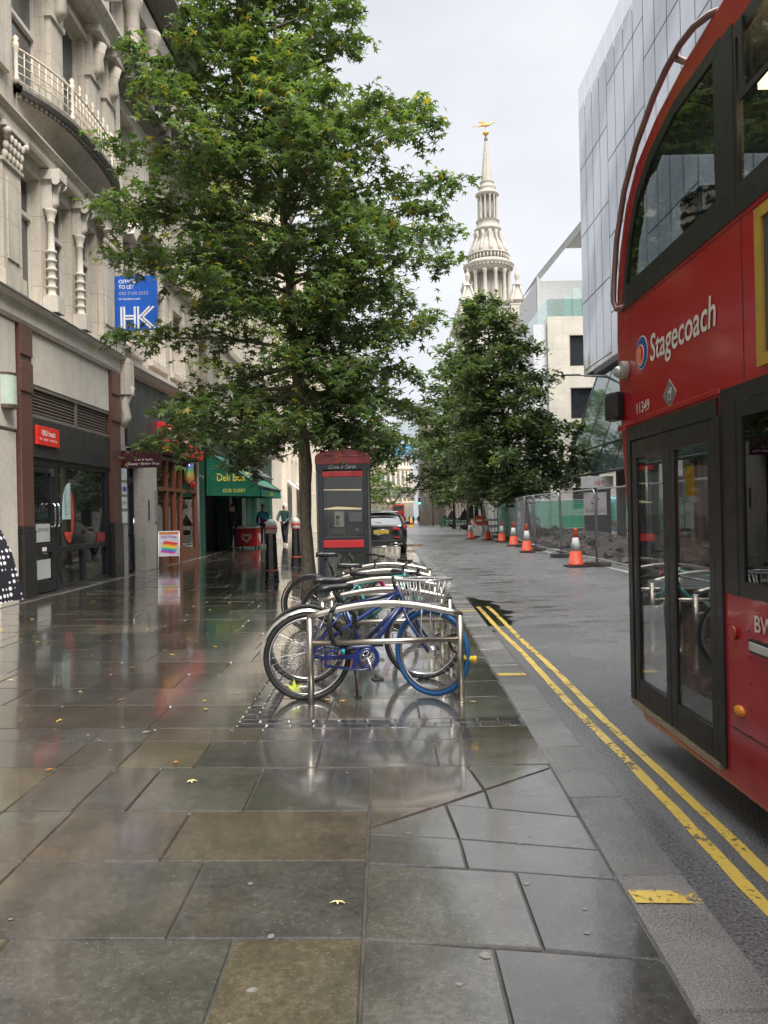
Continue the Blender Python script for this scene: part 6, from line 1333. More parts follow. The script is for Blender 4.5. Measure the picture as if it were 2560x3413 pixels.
# far street: right-hand classical blocks, end building, towers
def block(name, label, loc, L_, Dp, Hh, mat, nb_, fl, rz=0, bay=.55, base=True, cat='building', face='-x', roof=None):
    b = thing(name, label, cat, loc, rz); mb = MB(); fh = Hh/fl; bw_ = L_/nb_
    op = [(j*bw_+bw_*(.5-bay/2), j*bw_+bw_*(.5+bay/2), i*fh+fh*.22, i*fh+fh*.8) for j in range(nb_) for i in range(fl)]
    wall(mb, 0, L_, -2, Hh, op, 0, .4); mb.bx(.4, Dp, 0, L_, -2, Hh-.02)
    mb.bx(-.35, .0, 0, L_, Hh-.5, Hh); mb.bx(-.2, .0, 0, L_, fh-.15, fh+.15); mb.build('wall', mat, b)
    for n_, o in enumerate(op[:90]): MB().bx(.25, .3, o[0], o[1], o[2], o[3]).build('window', greyglass, b)
    return b
rs = stone('classical_stone', (.50, .43, .345), .2, (1.5, .6))
block('stone_block', 'classical cream stone block behind the street trees on the right', (9.8, 84, -.5), 46, 12, 17, rs, 12, 5)
block('corner_block', 'curved-corner stone building with tall glazed bays at the far end on the right', (8.8, 131, -1), 66, 14, 17, stone('pink_stone', (.42, .34, .28), .15), 16, 5)
bc = thing('round_corner', 'rounded glass and stone bay tower at the far right-hand corner', 'building', (8.6, 128.5, -1)); MB().lathe([(2.6, -1), (2.6, 17), (2.9, 17.2), (2.9, 17.8), (.1, 17.8)], n=24).build('wall', rs, bc)
for i in range(4):
    for k in range(8): a_ = math.pi*.72+k*.22; MB().box((2.62*math.cos(a_), 2.62*math.sin(a_), 3.5+3.7*i), (.06, .42, 2.4), rz=a_).build('window', greyglass, bc)
eb = thing('end_building', 'pale classical stone building with tall columns closing the far end of the street', 'building', (1.5, 262, -2.4)); mb = MB(); mb.lathe([(8.5, 0), (8.5, 6.2), (8.8, 6.4), (8.8, 7), (8.2, 7), (8.2, 17), (8.9, 17.5), (9.1, 18.3), (8, 18.4), (8, 21), (8.4, 21.2), (.1, 21.5)], n=32)
mb.bx(-30, 0, -2, 20, 0, 17); mb.build('wall', stone('buff_stone', (.60, .50, .36), .15), eb)
for k in range(16): a_ = -math.pi/2+(k-7.5)*.2; MB().lathe([(.42, 7), (.38, 17)], (8.6*math.cos(a_), 8.6*math.sin(a_), 0), 8).build('column', rs, eb)
for z0, z1 in ((1, 5), (8, 11.5), (12.5, 16), (18.8, 20.6)):
    for k in range(16): a_ = -math.pi/2+(k-7)*.2; r_ = 8.5 if z1 < 7 else (8.2 if z1 < 17 else 8.0); MB().box((r_*math.cos(a_), r_*math.sin(a_), (z0+z1)/2), (.1, .7, z1-z0), rz=a_).build('window', greyglass, eb)
bs_ = thing('scaffold_sheeting', 'bright blue scaffold sheeting over the roof of the far end building', 'scaffold', (6.5, 268, 21.0)); MB().bx(-3.5, 4.5, -.1, 8, .3, 3.4).build('sheeting', M('blue_sheet', (.05, .28, .62), .5, var=.3, scale=.4), bs_)
mb = MB(); [mb.cyl((-3.5+k*.9, -.2, 0), (-3.5+k*.9, -.2, 4.2), .05, n=6) for k in range(10)]; mb.build('scaffold_poles', white, bs_)
gt = thing('glass_tower', 'distant grey blue glass tower rising beyond the end of the street', 'tower', (12, 420, -3)); MB().bx(-6, 10, 0, 20, 0, 52).build('shaft', M('tower_glass', (.33, .38, .42), .3, var=.15, scale=.1), gt); MB().bx(-3, 7, 0, 20, 52, 64).build('top', M('tower_top', (.4, .42, .45), .4), gt)
block('side_block', 'small brown stone block with dark windows just beyond the finned building', (-5.5, 114, -.9), 1, 1, 1, rs, 1, 1) if False else None
fb = thing('far_left_block', 'narrow buff stone building on the left beyond the finned building', 'building', (-14, 150, -1.3)); mb = MB(); mb.bx(-2, 7.8, 0, 30, 0, 23); mb.bx(-2, 8.1, -.3, 30, 22, 23.4); mb.build('wall', rs, fb)
for z in (2, 6, 10, 14, 18): MB().bx(2, 3.4, -.08, 0, z, z+2.2).build('window', greyglass, fb); MB().bx(5.2, 6.6, -.08, 0, z, z+2.2).build('window', greyglass, fb)
# cloudless backdrop behind the bus side of the glass building is sky; nothing else needed
# ---------------- people ----------------
skinm = M('skin', (.42, .24, .17), .5, var=.06); hairm = M('dark_hair', (.02, .014, .01), .6); whitecl = M('white_cloth', (.66, .65, .63), .8); navycl = M('navy_cloth', (.018, .02, .035), .8)
def skin(name, nodes, edges, mat, par, sub=2, root=0):
    me = bpy.data.meshes.new(name); me.from_pydata([n[0] for n in nodes], edges, []); me.update()
    o = bpy.data.objects.new(name, me); col.objects.link(o); md = o.modifiers.new('s', 'SKIN'); md.use_smooth_shade = True
    for i, n in enumerate(nodes):
        r = n[1]; me.skin_vertices[0].data[i].radius = (r, r) if not isinstance(r, tuple) else r
        me.skin_vertices[0].data[i].use_root = (i == root)
    o.modifiers.new('d', 'SUBSURF').levels = sub; o.modifiers[-1].render_levels = sub
    bake_mods(o); o.data.materials.clear(); o.data.materials.append(mat)
    for p_ in o.data.polygons: p_.use_smooth = True
    o.parent = par; return o
def person(label, loc, rz=0, h=1.75, top=None, legs=None, stride=.25, arms=((.1, .25), (.1, .3)), hair=hairm, hood=None, shoes=None, bag=None, sk=None, sit=False, grp=None, female=False, coat=0, lean=0):
    T = thing('person', label, 'person', loc, rz, grp); s_ = h/1.75; V = lambda x, y, z: (x*s_, y*s_, z*s_); sk = sk or skinm
    sw = .17 if female else .195
    # front faces -y; legs stride along y
    kn = lambda sx, st: [(V(sx*.09, 0, .92), .085*s_), (V(sx*.095, -st*.55-.02, .50), .058*s_), (V(sx*.095, -st*(1.0 if st > 0 else 1.3)+.0, .09+(.03 if st < 0 else 0)), .038*s_), (V(sx*.10, -st*(1.0 if st > 0 else 1.3)-.13, .04), .032*s_)]
    if sit: kn = lambda sx, st: [(V(sx*.09, 0, .92), .085*s_), (V(sx*.1, -.42, .92), .062*s_), (V(sx*.1, -.45, .48), .04*s_), (V(sx*.1, -.58, .44), .032*s_)]
    ar = []
    for sx, (out_, fwd) in zip((-1, 1), arms):
        e = V(sx*(sw+.035+out_*.2), -fwd*.25, 1.13); w_ = V(sx*(sw+.02+out_*.1-(.12 if fwd > .5 else 0)), -fwd*.8, 1.13-.25*math.cos(min(1.5, fwd*1.6))); ar.append((V(sx*sw, 0, 1.40), e, w_))
    nodes = [(V(0, 0, .95), (.13*s_, .10*s_)), (V(0, .0, 1.12), (.115*s_, .09*s_)), (V(0, 0, 1.33), (.14*s_, .10*s_)), (V(0, 0, 1.46), .07*s_), (V(0, -.01, 1.53), .052*s_), (V(0, -.015, 1.60), (.068*s_, .08*s_)), (V(0, -.015, 1.70), (.066*s_, .082*s_))]
    edges = [(0, 1), (1, 2), (2, 3), (3, 4), (4, 5), (5, 6)]
    for i, sx in enumerate((-1, 1)):
        b = len(nodes); nodes += kn(sx, stride*(1 if i else -1)); edges += [(0, b), (b, b+1), (b+1, b+2), (b+2, b+3)]
        b = len(nodes); A_, E_, W_ = ar[i]; d = (Vector(W_)-Vector(E_)).normalized(); hd = Vector(W_)+d*.09*s_
        nodes += [(A_, .058*s_), (E_, .042*s_), (W_, .03*s_), (tuple(hd), .034*s_)]; edges += [(2, b), (b, b+1), (b+1, b+2), (b+2, b+3)]
    body = skin('body', nodes, edges, sk, T)
    # face: nose and ears grow from the head, eyes and mouth are features
    hz_ = 1.645
    mb = MB(); mb.tube([V(0, -.095, hz_+.01), V(0, -.118, hz_-.018), V(0, -.10, hz_-.028)], [.008*s_, .015*s_, .008*s_], 6); [mb.sphere(V(sx*.072, 0, hz_-.005), .02*s_, 8, sq=(.5, 1, 1.4)) for sx in (-1, 1)]; f_ = mb.build('face', sk, body)
    mb = MB(); [mb.sphere(V(sx*.028, -.094, hz_+.008), .008*s_, 6) for sx in (-1, 1)]; mb.box(V(0, -.096, hz_-.055), (.04*s_, .012*s_, .008*s_)); mb.build('eyes_and_mouth', M('feature_dark', (.05, .02, .02), .5), body)
    if hood: skin('hood', [(V(0, .03, 1.47), .105*s_), (V(0, .02, 1.6), (.105*s_, .10*s_)), (V(0, .025, 1.705), (.09*s_, .09*s_)), (V(0, .03, 1.76), .05*s_)], [(0, 1), (1, 2), (2, 3)], hood, T)
    elif hair:
        mb = MB(); mb.sphere(V(0, .012, 1.685), .096*s_, 12, sq=(.92, 1.0, .85))
        if female: mb.sphere(V(0, .05, 1.58), .08*s_, 10, sq=(1, .7, 1.3))
        mb.build('hair', hair, T)
    tn = [(V(0, 0, .93), (.15*s_, .12*s_)), (V(0, 0, 1.12), (.145*s_, .115*s_)), (V(0, 0, 1.33), (.165*s_, .125*s_)), (V(0, 0, 1.45), .085*s_)]; te = [(0, 1), (1, 2), (2, 3)]
    if coat: tn.append((V(0, 0, .93-coat), (.2*s_, .16*s_))); te.append((0, 4))
    for A_, E_, W_ in ar: b = len(tn); tn += [(A_, .075*s_), (E_, .062*s_), (W_, .047*s_)]; te += [(2, b), (b, b+1), (b+1, b+2)]
    tp_ = skin('jacket', tn, te, top, T)
    ln = [(V(0, 0, .96), (.14*s_, .11*s_))]; le = []
    for i, sx in enumerate((-1, 1)):
        K = kn(sx, stride*(1 if i else -1)); b = len(ln); ln += [(K[0][0], .098*s_), (K[1][0], .07*s_), (K[2][0], .058*s_)]; le += [(0, b), (b, b+1), (b+1, b+2)]
    skin('trousers', ln, le, legs, T)
    for i, sx in enumerate((-1, 1)):
        K = kn(sx, stride*(1 if i else -1)); a_, b_ = Vector(K[2][0]), Vector(K[3][0]); skin('shoe', [(tuple(a_+Vector((0, .03, -.03))), .048*s_), (tuple(b_), .04*s_)], [(0, 1)], shoes or whitecl, T, 2)
    if bag: bag(T)
    return T
t = NT('colour_block_cloth'); sp = t.n('ShaderNodeSeparateXYZ'); t.l(t.objc(), sp.inputs[0])
cc = t.ramp(t.math('ADD', sp.outputs[2], t.math('MULTIPLY', sp.outputs[0], .35)), [(0, (.10, .02, .22)), (.5, (.10, .02, .22))]); 
nodez = t.n('ShaderNodeMapRange', i_From_Min=1.0, i_From_Max=1.5); t.l(t.math('ADD', sp.outputs[2], t.math('MULTIPLY', sp.outputs[0], .5)), nodez.inputs[0])
vr = t.n('ShaderNodeValToRGB'); vr.color_ramp.interpolation = 'CONSTANT'; e = vr.color_ramp.elements
for i, (p_, c) in enumerate([(0, (.12, .02, .25)), (.32, (.01, .25, .28)), (.62, (.55, .30, .02)), (.85, (.02, .04, .10))]):
    if i > 1: e.new(.5)
    e[i].position = p_; e[i].color = (*c, 1)
t.l(nodez.outputs[0], vr.inputs[0]); blockcl = t.out(t.princ(Base_Color=vr.outputs[0], Roughness=.7))
greencl = M('dark_green_jacket', (.02, .055, .05), .7, var=.5, scale=3)
person('woman in a teal, purple and yellow sports jacket and black leggings walking past the deli', (-4.85, 30.9, .10), R(6), 1.72, blockcl, M('black_cloth', (.012, .012, .014), .8), .12, ((.15, .5), (.3, .65)), M('brown_hair', (.07, .035, .02), .6), female=True)
person('man in a dark jacket with a white hood up walking towards the camera', (-4.2, 32.5, .08), R(-8), 1.78, greencl, navycl, .16, ((.1, .75), (.1, .55)), None, hood=whitecl)
person('man in grey jacket and khaki trousers half hidden by the tree trunk', (-3.62, 34.2, .07), R(5), 1.7, M('grey_cloth', (.14, .14, .14), .8), M('khaki_cloth', (.26, .21, .14), .8), .14, ((.1, .2), (.1, .3)))
person('dark-clothed person standing in shadow at the deli doorway', (-5.62, 28.6, .11), R(60), 1.72, M('black_cloth', (.012, .012, .014), .8), M('black_cloth2', (.014, .013, .015), .8), .04, shoes=blackmat)
t = NT('polka_dot'); v = t.objc(); vo = t.n('ShaderNodeTexVoronoi', i_Scale=30.0, i_Randomness=.12); t.l(v, vo.inputs['Vector'])
f = t.ramp(vo.outputs['Distance'], [(.30, 1.0), (.34, 0.0)])
polka = t.out(t.princ(Base_Color=t.mix(f, (.008, .008, .014), (.75, .74, .76)), Roughness=.8))
pk_ = person('person in a navy and white polka dot cape standing at the left edge', (-2.35, 4.1, .046), R(0), 1.68, polka, navycl, .05, ((.0, .05), (.0, .05)), female=True)
mb = MB(); n = 44; vs = []
for i, (q, z) in enumerate(((.07, 1.48), (.21, 1.43), (.29, 1.34), (.34, 1.22), (.365, 1.1), (.385, 1.0), (.39, .97))):
    for k in range(n): a_ = 2*math.pi*k/n; rr_ = q*(1+.035*math.sin(a_*11)*min(1, (1.47-z)*3)); vs.append((rr_*math.cos(a_), rr_*.8*math.sin(a_), z+.0*math.sin(a_*5)))
mb.add(vs, [(i*n+k, i*n+(k+1) % n, (i+1)*n+(k+1) % n, (i+1)*n+k) for i in range(6) for k in range(n)], 0, True); mb.build('cape', polka, pk_)
person('dark-haired passenger sitting at the front of the upper deck behind the side window', (1.98, 4.78, 1.76), R(60), 1.62, M('dark_coat', (.035, .025, .02), .8), navycl, .1, sit=True, female=True, shoes=blackmat)
# people beyond the works
for lab, x, y, tp_, lg, rz_, kw in (('person in green and dark striped jacket standing behind the netting', 9.6, 50, M('hi_vis_stripe', (.30, .42, .33), .7, var=.8, scale=14), navycl, 10, {}),
    ('person in an ochre top carrying a tote bag behind the green netting', 14.4, 48.5, M('ochre_cloth', (.5, .38, .18), .8), navycl, -80, {}),
    ('person in a pale green coat walking behind the green netting on the right', 16.0, 48.2, M('sage_cloth', (.36, .45, .36), .8), M('teal_cloth', (.08, .2, .2), .8), -95, {}),
    ('person in a light orange top behind the netting, rightmost of the walkers', 17.6, 48.8, M('peach_cloth', (.55, .38, .25), .8), navycl, 90, {}),
    ('person in a white hat standing behind the grey plastic barriers', 7.9, 50, M('grey_cloth', (.14, .14, .14), .8), navycl, 20, dict(hood=whitecl))):
    person(lab, (x, y, gz(y)), R(rz_), 1.72, tp_, lg, .18, **kw)
um = thing('umbrella', 'open turquoise umbrella held by the walker behind the netting', 'umbrella', (14.1, 48.6, gz(48.6)+1.0))
mb = MB(); mb.lathe([(1.25, .82), (1.0, 1.0), (.6, 1.16), (0, 1.25)], n=8, sm=False); mb.build('canopy', M('turquoise_cloth', (.16, .55, .60), .6), um); MB().cyl((0, 0, 0), (0, 0, 1.3), .012).build('shaft', dgrey, um)
k_ = 0
for x, y, c in ((3.4, 150, 0), (4.2, 152, 1), (5.0, 149, 0), (5.6, 155, 2), (6.4, 140, 0), (7.0, 143, 1), (3.0, 170, 2), (7.9, 120, 0)):
    person(['pedestrian in black far up the street near the traffic lights', 'pedestrian in blue far up the street', 'pedestrian in grey far up the street'][c], (x+1.6, y, gz(y)), R(random.uniform(-90, 90)), 1.72, [navycl, M('blue_cloth', (.03, .07, .2), .8), M('grey_cloth', (.14, .14, .14))][c], navycl, .2, grp='distant pedestrians in %s' % ('black', 'blue', 'grey')[c])
# ---------------- vehicles ----------------
def car(label, loc, body_m, plate=None):
    T = thing('parked_car', label, 'car', loc); W2 = .9
    # cross-sections along y (rear at 0): list of (y, [(half width, z)...]) from sill to roof
    S = [(0.00, [(.62, .34), (.80, .40), (.84, .62), (.80, .80), (.70, .92), (.60, .94), (.4, .95)]),
         (0.10, [(.74, .22), (.87, .34), (.895, .62), (.87, .86), (.76, .98), (.70, 1.0), (.45, 1.01)]),
         (0.30, [(.78, .2), (.89, .32), (.90, .62), (.885, .88), (.80, 1.0), (.70, 1.17), (.45, 1.20)]),
         (0.62, [(.78, .2), (.89, .30), (.90, .62), (.89, .88), (.82, .99), (.64, 1.36), (.42, 1.41)]),
         (1.10, [(.78, .2), (.89, .30), (.90, .62), (.89, .88), (.83, .98), (.63, 1.41), (.42, 1.455)]),
         (2.10, [(.78, .2), (.89, .30), (.90, .60), (.89, .86), (.83, .96), (.62, 1.42), (.42, 1.46)]),
         (2.90, [(.78, .2), (.89, .30), (.90, .60), (.88, .84), (.82, .94), (.66, 1.20), (.45, 1.25)]),
         (3.30, [(.78, .2), (.88, .30), (.89, .58), (.87, .82), (.80, .92), (.72, .98), (.5, 1.0)]),
         (4.20, [(.72, .2), (.82, .30), (.84, .55), (.78, .75), (.70, .80), (.6, .83), (.4, .84)]),
         (4.40, [(.5, .25), (.6, .32), (.62, .5), (.56, .66), (.5, .7), (.4, .72), (.3, .73)])]
    mb = MB(); vs = []; m = 14
    for y, P in S: vs += [(-a_, y, z) for a_, z in P]+[(a_, y, z) for a_, z in P[::-1]]
    n = len(S); fs = [(i*m+j, i*m+j+1, (i+1)*m+j+1, (i+1)*m+j) for i in range(n-1) for j in range(m-1)]+[(i*m+m-1, i*m, (i+1)*m, (i+1)*m+m-1) for i in range(n-1)]+[tuple(range(m)), tuple(range((n-1)*m, n*m))[::-1]]
    mb.add(vs, fs, 0, True); b = mb.build('body', body_m, T); b.modifiers.new('s', 'SUBSURF').levels = 2; b.modifiers[-1].render_levels = 2; bake_mods(b)
    cg_ = M('car_glass', (.018, .02, .022), .04, spec=1)
    rg = M('rear_glass', (.10, .11, .12), .05, spec=1, var=.5, scale=2)
    mb = MB(); mb.add([(-.62, .165, 1.03), (.62, .165, 1.03), (.55, .47, 1.325), (-.55, .47, 1.325)], [(0, 1, 2, 3)]); rw = mb.build('rear_window', rg, T)
    mb = MB(); mb.box((0, .55, 1.41), (1.2, .32, .03), rx=R(5)); mb.build('spoiler', body_m, T, bevel=.012); MB().tube([(.0, .13, 1.05), (-.22, .18, 1.075), (-.4, .2, 1.08)], .012, 6).build('rear_wiper', blackmat, T)
    for sx in (-1, 1):
        mb = MB(); mb.add([(sx*.40, -.012, .82), (sx*.80, .05, .80), (sx*.90, .36, .86), (sx*.905, .40, .95), (sx*.84, .12, .96), (sx*.42, -.0, .90)], [tuple(range(6))]); mb.build('tail_light', M('tail_red', (.50, .015, .02), .15, coat=.5), T, fix=False)
        mb = MB(); mb.add([(sx*.845, .7, 1.0), (sx*.70, .8, 1.33), (sx*.665, 1.9, 1.36), (sx*.68, 2.45, 1.27), (sx*.845, 2.9, .98)], [tuple(range(5))]); mb.build('side_window', cg_, T, fix=False)
        mb = MB(); mb.box((sx*.98, 2.75, 1.0), (.2, .12, .14)); mb.build('mirror', body_m, T, bevel=.03)
        mb = MB(); mb.tube([(sx*.28, -.03, .27), (sx*.52, -.03, .27), (sx*.68, .02, .33), (sx*.50, -.03, .37), (sx*.33, -.04, .34)], .012, 6, closed=True); mb.build('exhaust_trim', chrome, T)
        MB().box((sx*.55, -.0, .56), (.2, .02, .03)).build('reflector', M('tail_red', (.50, .015, .02)), T)
        for y in (.78, 3.5):
            w_ = MB().tube([(sx*.80, y+.25*math.cos(2*math.pi*k/24), .31+.25*math.sin(2*math.pi*k/24)) for k in range(24)], .085, 8, closed=True).build('wheel', rubber, T)
            MB().lathe([(.2, 0), (.2, .03), (0, .05)], (sx*.84, y, .31), 16, ax='x').build('rim', greyp, w_)
    MB().tube([(-.62, -.01, .255), (.62, -.01, .255)], .014, 6).build('bumper_trim', chrome, T); MB().box((0, .02, .36), (1.1, .06, .22)).build('bumper_insert', blackmat, T, bevel=.02)
    MB().box((0, -.02, .745), (.56, .02, .16)).build('plate_recess', blackmat, T); pl_ = MB().box((0, -.036, .75), (.52, .012, .11)).build('number_plate', M('plate_yellow', (.72, .52, .06), .4), T)
    MB().bx(-.26, -.225, -.044, -.042, .695, .805).build('plate_band', M('plate_blue', (.05, .1, .45), .4), pl_)
    text(plate, (-.20, -.043, .715), (1, 0, 0), (0, 0, 1), .42, .07, ink, pl_, bold=.01); MB().tube([(-.3, -.03, .66), (-.32, -.03, .835), (.32, -.03, .835), (.3, -.03, .66)], .008, 5, closed=True).build('chrome_surround', chrome, T)
    return T
carblk = M('car_black', (.010, .010, .012), .12, coat=1, var=.02)
car('black hatchback with a yellow number plate parked beyond the telephone box', (-.12, 26.0, -.0), carblk, 'DT68 ELU')
fbus = thing('double_decker_bus', 'distant red double-decker bus seen from behind far up the street', 'bus', (3.0, 162, gz(162)-.1), R(-2))
mb = MB(); mb.bx(-1.25, 1.25, 0, 10.5, .3, 4.35); mb.build('body', M('far_bus_red', (.55, .02, .02), .3, coat=.3), fbus, bevel=.18)
MB().bx(-.95, .95, -.03, .0, 2.9, 3.95).build('upper_rear_window', wglass, fbus); MB().bx(-.9, .9, -.03, 0, 1.75, 2.4).build('engine_grille', M('dark_red', (.12, .02, .02)), fbus); MB().bx(-.6, .6, -.04, 0, 1.0, 1.4).build('number_panel', M('pale_panel', (.6, .55, .5)), fbus)
for sx in (-1, 1): MB().bx(sx*1.0, sx*1.18, -.03, 0, .8, 1.7).build('tail_light', M('tail_red', (.5, .015, .02)), fbus); MB().cyl((sx*1.0, 1.8, .5), (sx*1.24, 1.8, .5), .48, n=16).build('wheel', rubber, fbus)
# ---------------- cones ----------------
conr = M('cone_orange', (.68, .085, .03), .5, var=.12, dirt=.2); conw = M('cone_white', (.62, .61, .58), .5, dirt=.35)
def cone_(loc, label, scl=1, dirty=False):
    c = thing('traffic_cone', label, 'traffic cone', loc, random.uniform(-.2, .2), 'orange and white traffic cones along the works'); mb = MB(); mb.box((0, 0, .025), (.52, .52, .05)); mb.build('base', rubber, c, bevel=.015)
    MB().lathe([(.215, .05), (.21, .09), (.19, .1), (.135, .42)], n=24).build('lower_orange_band', conr, c); MB().lathe([(.137, .42), (.075, .76)], n=24).build('white_band', conw, c); MB().lathe([(.074, .76), (.045, .93), (.045, .95), (.055, .96), (.045, .99), (0, 1.0)], n=24).build('upper_orange_band', conr, c)
    return c
cp = [(4.95, 19.95), (4.97, 26.9), (5.3, 31.6), (5.45, 35.8), (5.3, 39.6), (4.65, 41.5)]
cl_ = ['nearest and largest orange and white cone, just left of the bus', 'second cone from the bus along the works fence', 'third cone from the bus along the works fence', 'fourth cone from the bus, by the green netting', 'fifth cone from the bus, right of the white sign frame', 'farthest cone, left of the white sign frame']
c1 = cone_((cp[0][0], cp[0][1], -.1), cl_[0])
for i in range(1, 6): dup(c1, (cp[i][0], cp[i][1], -.1+gz(cp[i][1])), random.uniform(-.4, .4), cl_[i])
# ---------------- steel mesh fence panels ----------------
def netm(name, c, alpha):
    t = NT(name); d = t.princ(Base_Color=t.ramp(t.noise(t.objc(), 1.5, 4), [(.3, tuple(x*.75 for x in c)), (.7, c)]), Roughness=.7); tr = t.n('ShaderNodeBsdfTransparent'); tl = t.n('ShaderNodeBsdfTranslucent'); tl.inputs[0].default_value = (*c, 1)
    m1 = t.n('ShaderNodeMixShader', i_0=.5); t.l(d, m1.inputs[1]); t.l(tl.outputs[0], m1.inputs[2]); m = t.n('ShaderNodeMixShader', i_0=alpha); t.l(tr.outputs[0], m.inputs[1]); t.l(m1.outputs[0], m.inputs[2]); return t.out(m.outputs[0])
net = netm('green_netting', (.06, .52, .36), .72)
def fence(a_, b_, label, green=False, sign=None, tilt=0, z=None):
    a_, b_ = Vector((*a_, 0)), Vector((*b_, 0)); d = b_-a_; Lf = d.length; z0 = (gz(a_.y)-.1) if z is None else z
    T = thing('mesh_fence', label, 'fence', (a_.x, a_.y, z0), math.atan2(d.y, d.x), 'steel mesh fence panels round the roadworks'); T.rotation_euler = (tilt, 0, math.atan2(d.y, d.x)); H_ = 2.0
    mb = MB(); c = .12; pts = [(.03, 0, .1), (.03, 0, H_-c), (.06, 0, H_-.04), (.03+c, 0, H_), (Lf-.03-c, 0, H_), (Lf-.06, 0, H_-.04), (Lf-.03, 0, H_-c), (Lf-.03, 0, .1)]; mb.tube(pts, .022, 8); mb.cyl((.03, 0, .2), (Lf-.03, 0, .2), .018); mb.build('frame', galv, T)
    mb = MB(); x = .1
    while x < Lf-.06: mb.box((x, 0, 1.1), (.0035, .0035, 1.78)); x += .076
    for zz in (.45, .75, 1.05, 1.35, 1.65, 1.9): mb.box((Lf/2, .004, zz), (Lf-.08, .004, .004))
    mb.build('wire_mesh', galv, T)
    if green:
        mb = MB(); n = 14; vs = []
        for k in range(n+1): x = .03+(Lf-.06)*k/n; vs += [(x, -.03-.03*math.sin(k*2.1), .05), (x, -.02, H_-.02-.03*abs(math.sin(k*1.3)))]
        mb.add(vs, [(2*k, 2*k+2, 2*k+3, 2*k+1) for k in range(n)]); mb.build('green_netting', net, T, fix=False)
    if sign:
        s_ = MB().bx(sign[0], sign[0]+sign[2], -.04, -.03, sign[1], sign[1]+sign[3]).build('notice', M('notice_pale', (.42, .38, .38), .5), T)
        if sign[2] > .4:
            text('Reach Active', (sign[0]+sign[2]-.05, -.04, sign[1]+.06) if False else (sign[0]+.04, -.04, sign[1]+.07), (1, 0, 0), (0, 0, 1), sign[2]-.08, .1, ink, s_)
            cx, cz = sign[0]+sign[2]/2, sign[1]+sign[3]*.66; mb = MB()
            for o_ in (0, math.pi): mb.tube([(cx+.085*math.cos(o_+q), -.043, cz+.07*math.sin(o_+q)) for q in (0, .5, 1, 1.5, 2, 2.4)], [.004, .012, .014, .012, .008, .003], 5)
            mb.build('logo', ink, s_)
    return T
FP = [(5.62, 13.2), (5.55, 16.2), (5.48, 19.9), (5.47, 23.8), (5.42, 27.6), (5.55, 30.6), (5.9, 34.3), (6.2, 39.0), (6.35, 43.0), (5.9, 45.8)]
fl_ = ['mesh fence panel nearest the bus door', 'mesh fence panel just behind the bus edge', 'near mesh fence panel between the bus and the first tall posts', 'mesh fence panel behind the two nearest cones, carrying the company notice', 'mesh fence panel behind the second and third cones', 'mesh fence panel with white notice and clear mesh', 'mesh fence panel with bulging green netting and a notice', 'mesh fence panel with green netting, farther than the bulging one', 'mesh end panel turning in at the far end of the works']
for i in range(9): fence(FP[i], FP[i+1], fl_[i], i in (6, 7), {3: None, 2: None, 6: (1.2, 1.1, .35, .55)}.get(i), R(random.uniform(-1.5, 1.5)))
cn = thing('company_notice', 'square pale notice with a swirl emblem tied to the fence left of the bus', 'sign', (5.42, 20.9, 1.22), 0)
MB().bx(-.0, .62, -.02, -.01, 0, .62).build('board', M('notice_pale', (.42, .38, .38), .5), cn); text('Reach Active', (.04, -.02, .07), (1, 0, 0), (0, 0, 1), .54, .12, ink, cn); mb = MB()
for o_ in (0, math.pi): mb.tube([(.31+.11*math.cos(o_+q), -.024, .4+.09*math.sin(o_+q)) for q in (0, .5, 1, 1.5, 2, 2.5)], [.004, .016, .02, .016, .01, .003], 5)
mb.build('emblem', ink, cn)
BP = [(6.6, 46.2), (8.9, 46.4), (12.2, 46.0), (15.6, 45.8), (19, 45.5)]
bl_ = ['back fence panel of clear mesh behind the grey barriers', 'back fence panel with green netting, left one', 'back fence panel with green netting, middle one', 'back fence panel with green netting, right one']
for i in range(4): fence(BP[i], BP[i+1], bl_[i], i > 0, None, 0, gz(46))
ft_ = M('fence_foot', (.075, .065, .05), .8, var=.4, bump=.5, bs=20)
fo = None
for i, (x, y) in enumerate(FP[1:9]):
    o = MB().bx(-.35, .35, -.11, .11, 0, .13).build('rubber_block', ft_, None, bevel=.03) if fo is None else fo.copy()
    if fo is not None: col.objects.link(o)
    fo = fo or o; o.location = (x, y, gz(y)-.1); o.rotation_euler = (0, 0, random.uniform(-.4, .4)); tag(o, 'heavy dark rubber block holding up the fence posts along the road', 'block', 'rubber blocks under the fence posts')
# dug-up trench: broken ground and rubble
t = NT('dug_earth'); p = t.pos(); n_ = t.noise(p, 3, 6, .7); em = t.out(t.princ(Base_Color=t.ramp(n_, [(.3, (.018, .016, .014)), (.7, (.075, .062, .05))]), Roughness=.8, Normal=t.bump(t.noise(p, 9, 6, .7), 1, .08)))
mb = MB(); nx, ny = 16, 80; vs = []
for j in range(ny+1):
    for i in range(nx+1):
        x = 6.5+3.2*i/nx; y = 17+28*j/ny; e = math.sin(math.pi*i/nx)*min(1, j/5, (ny-j)/5)
        vs.append((x, y, gz(y)-.1+e*(.22+.22*math.sin(y*1.1)+.20*random.random()+.15*math.sin(x*4+y*2))))
mb.add(vs, [(j*(nx+1)+i, j*(nx+1)+i+1, (j+1)*(nx+1)+i+1, (j+1)*(nx+1)+i) for j in range(ny) for i in range(nx)], 0, False); struct(mb.build('trench_spoil', em))
mb = MB(); rb_ = random.Random(5)
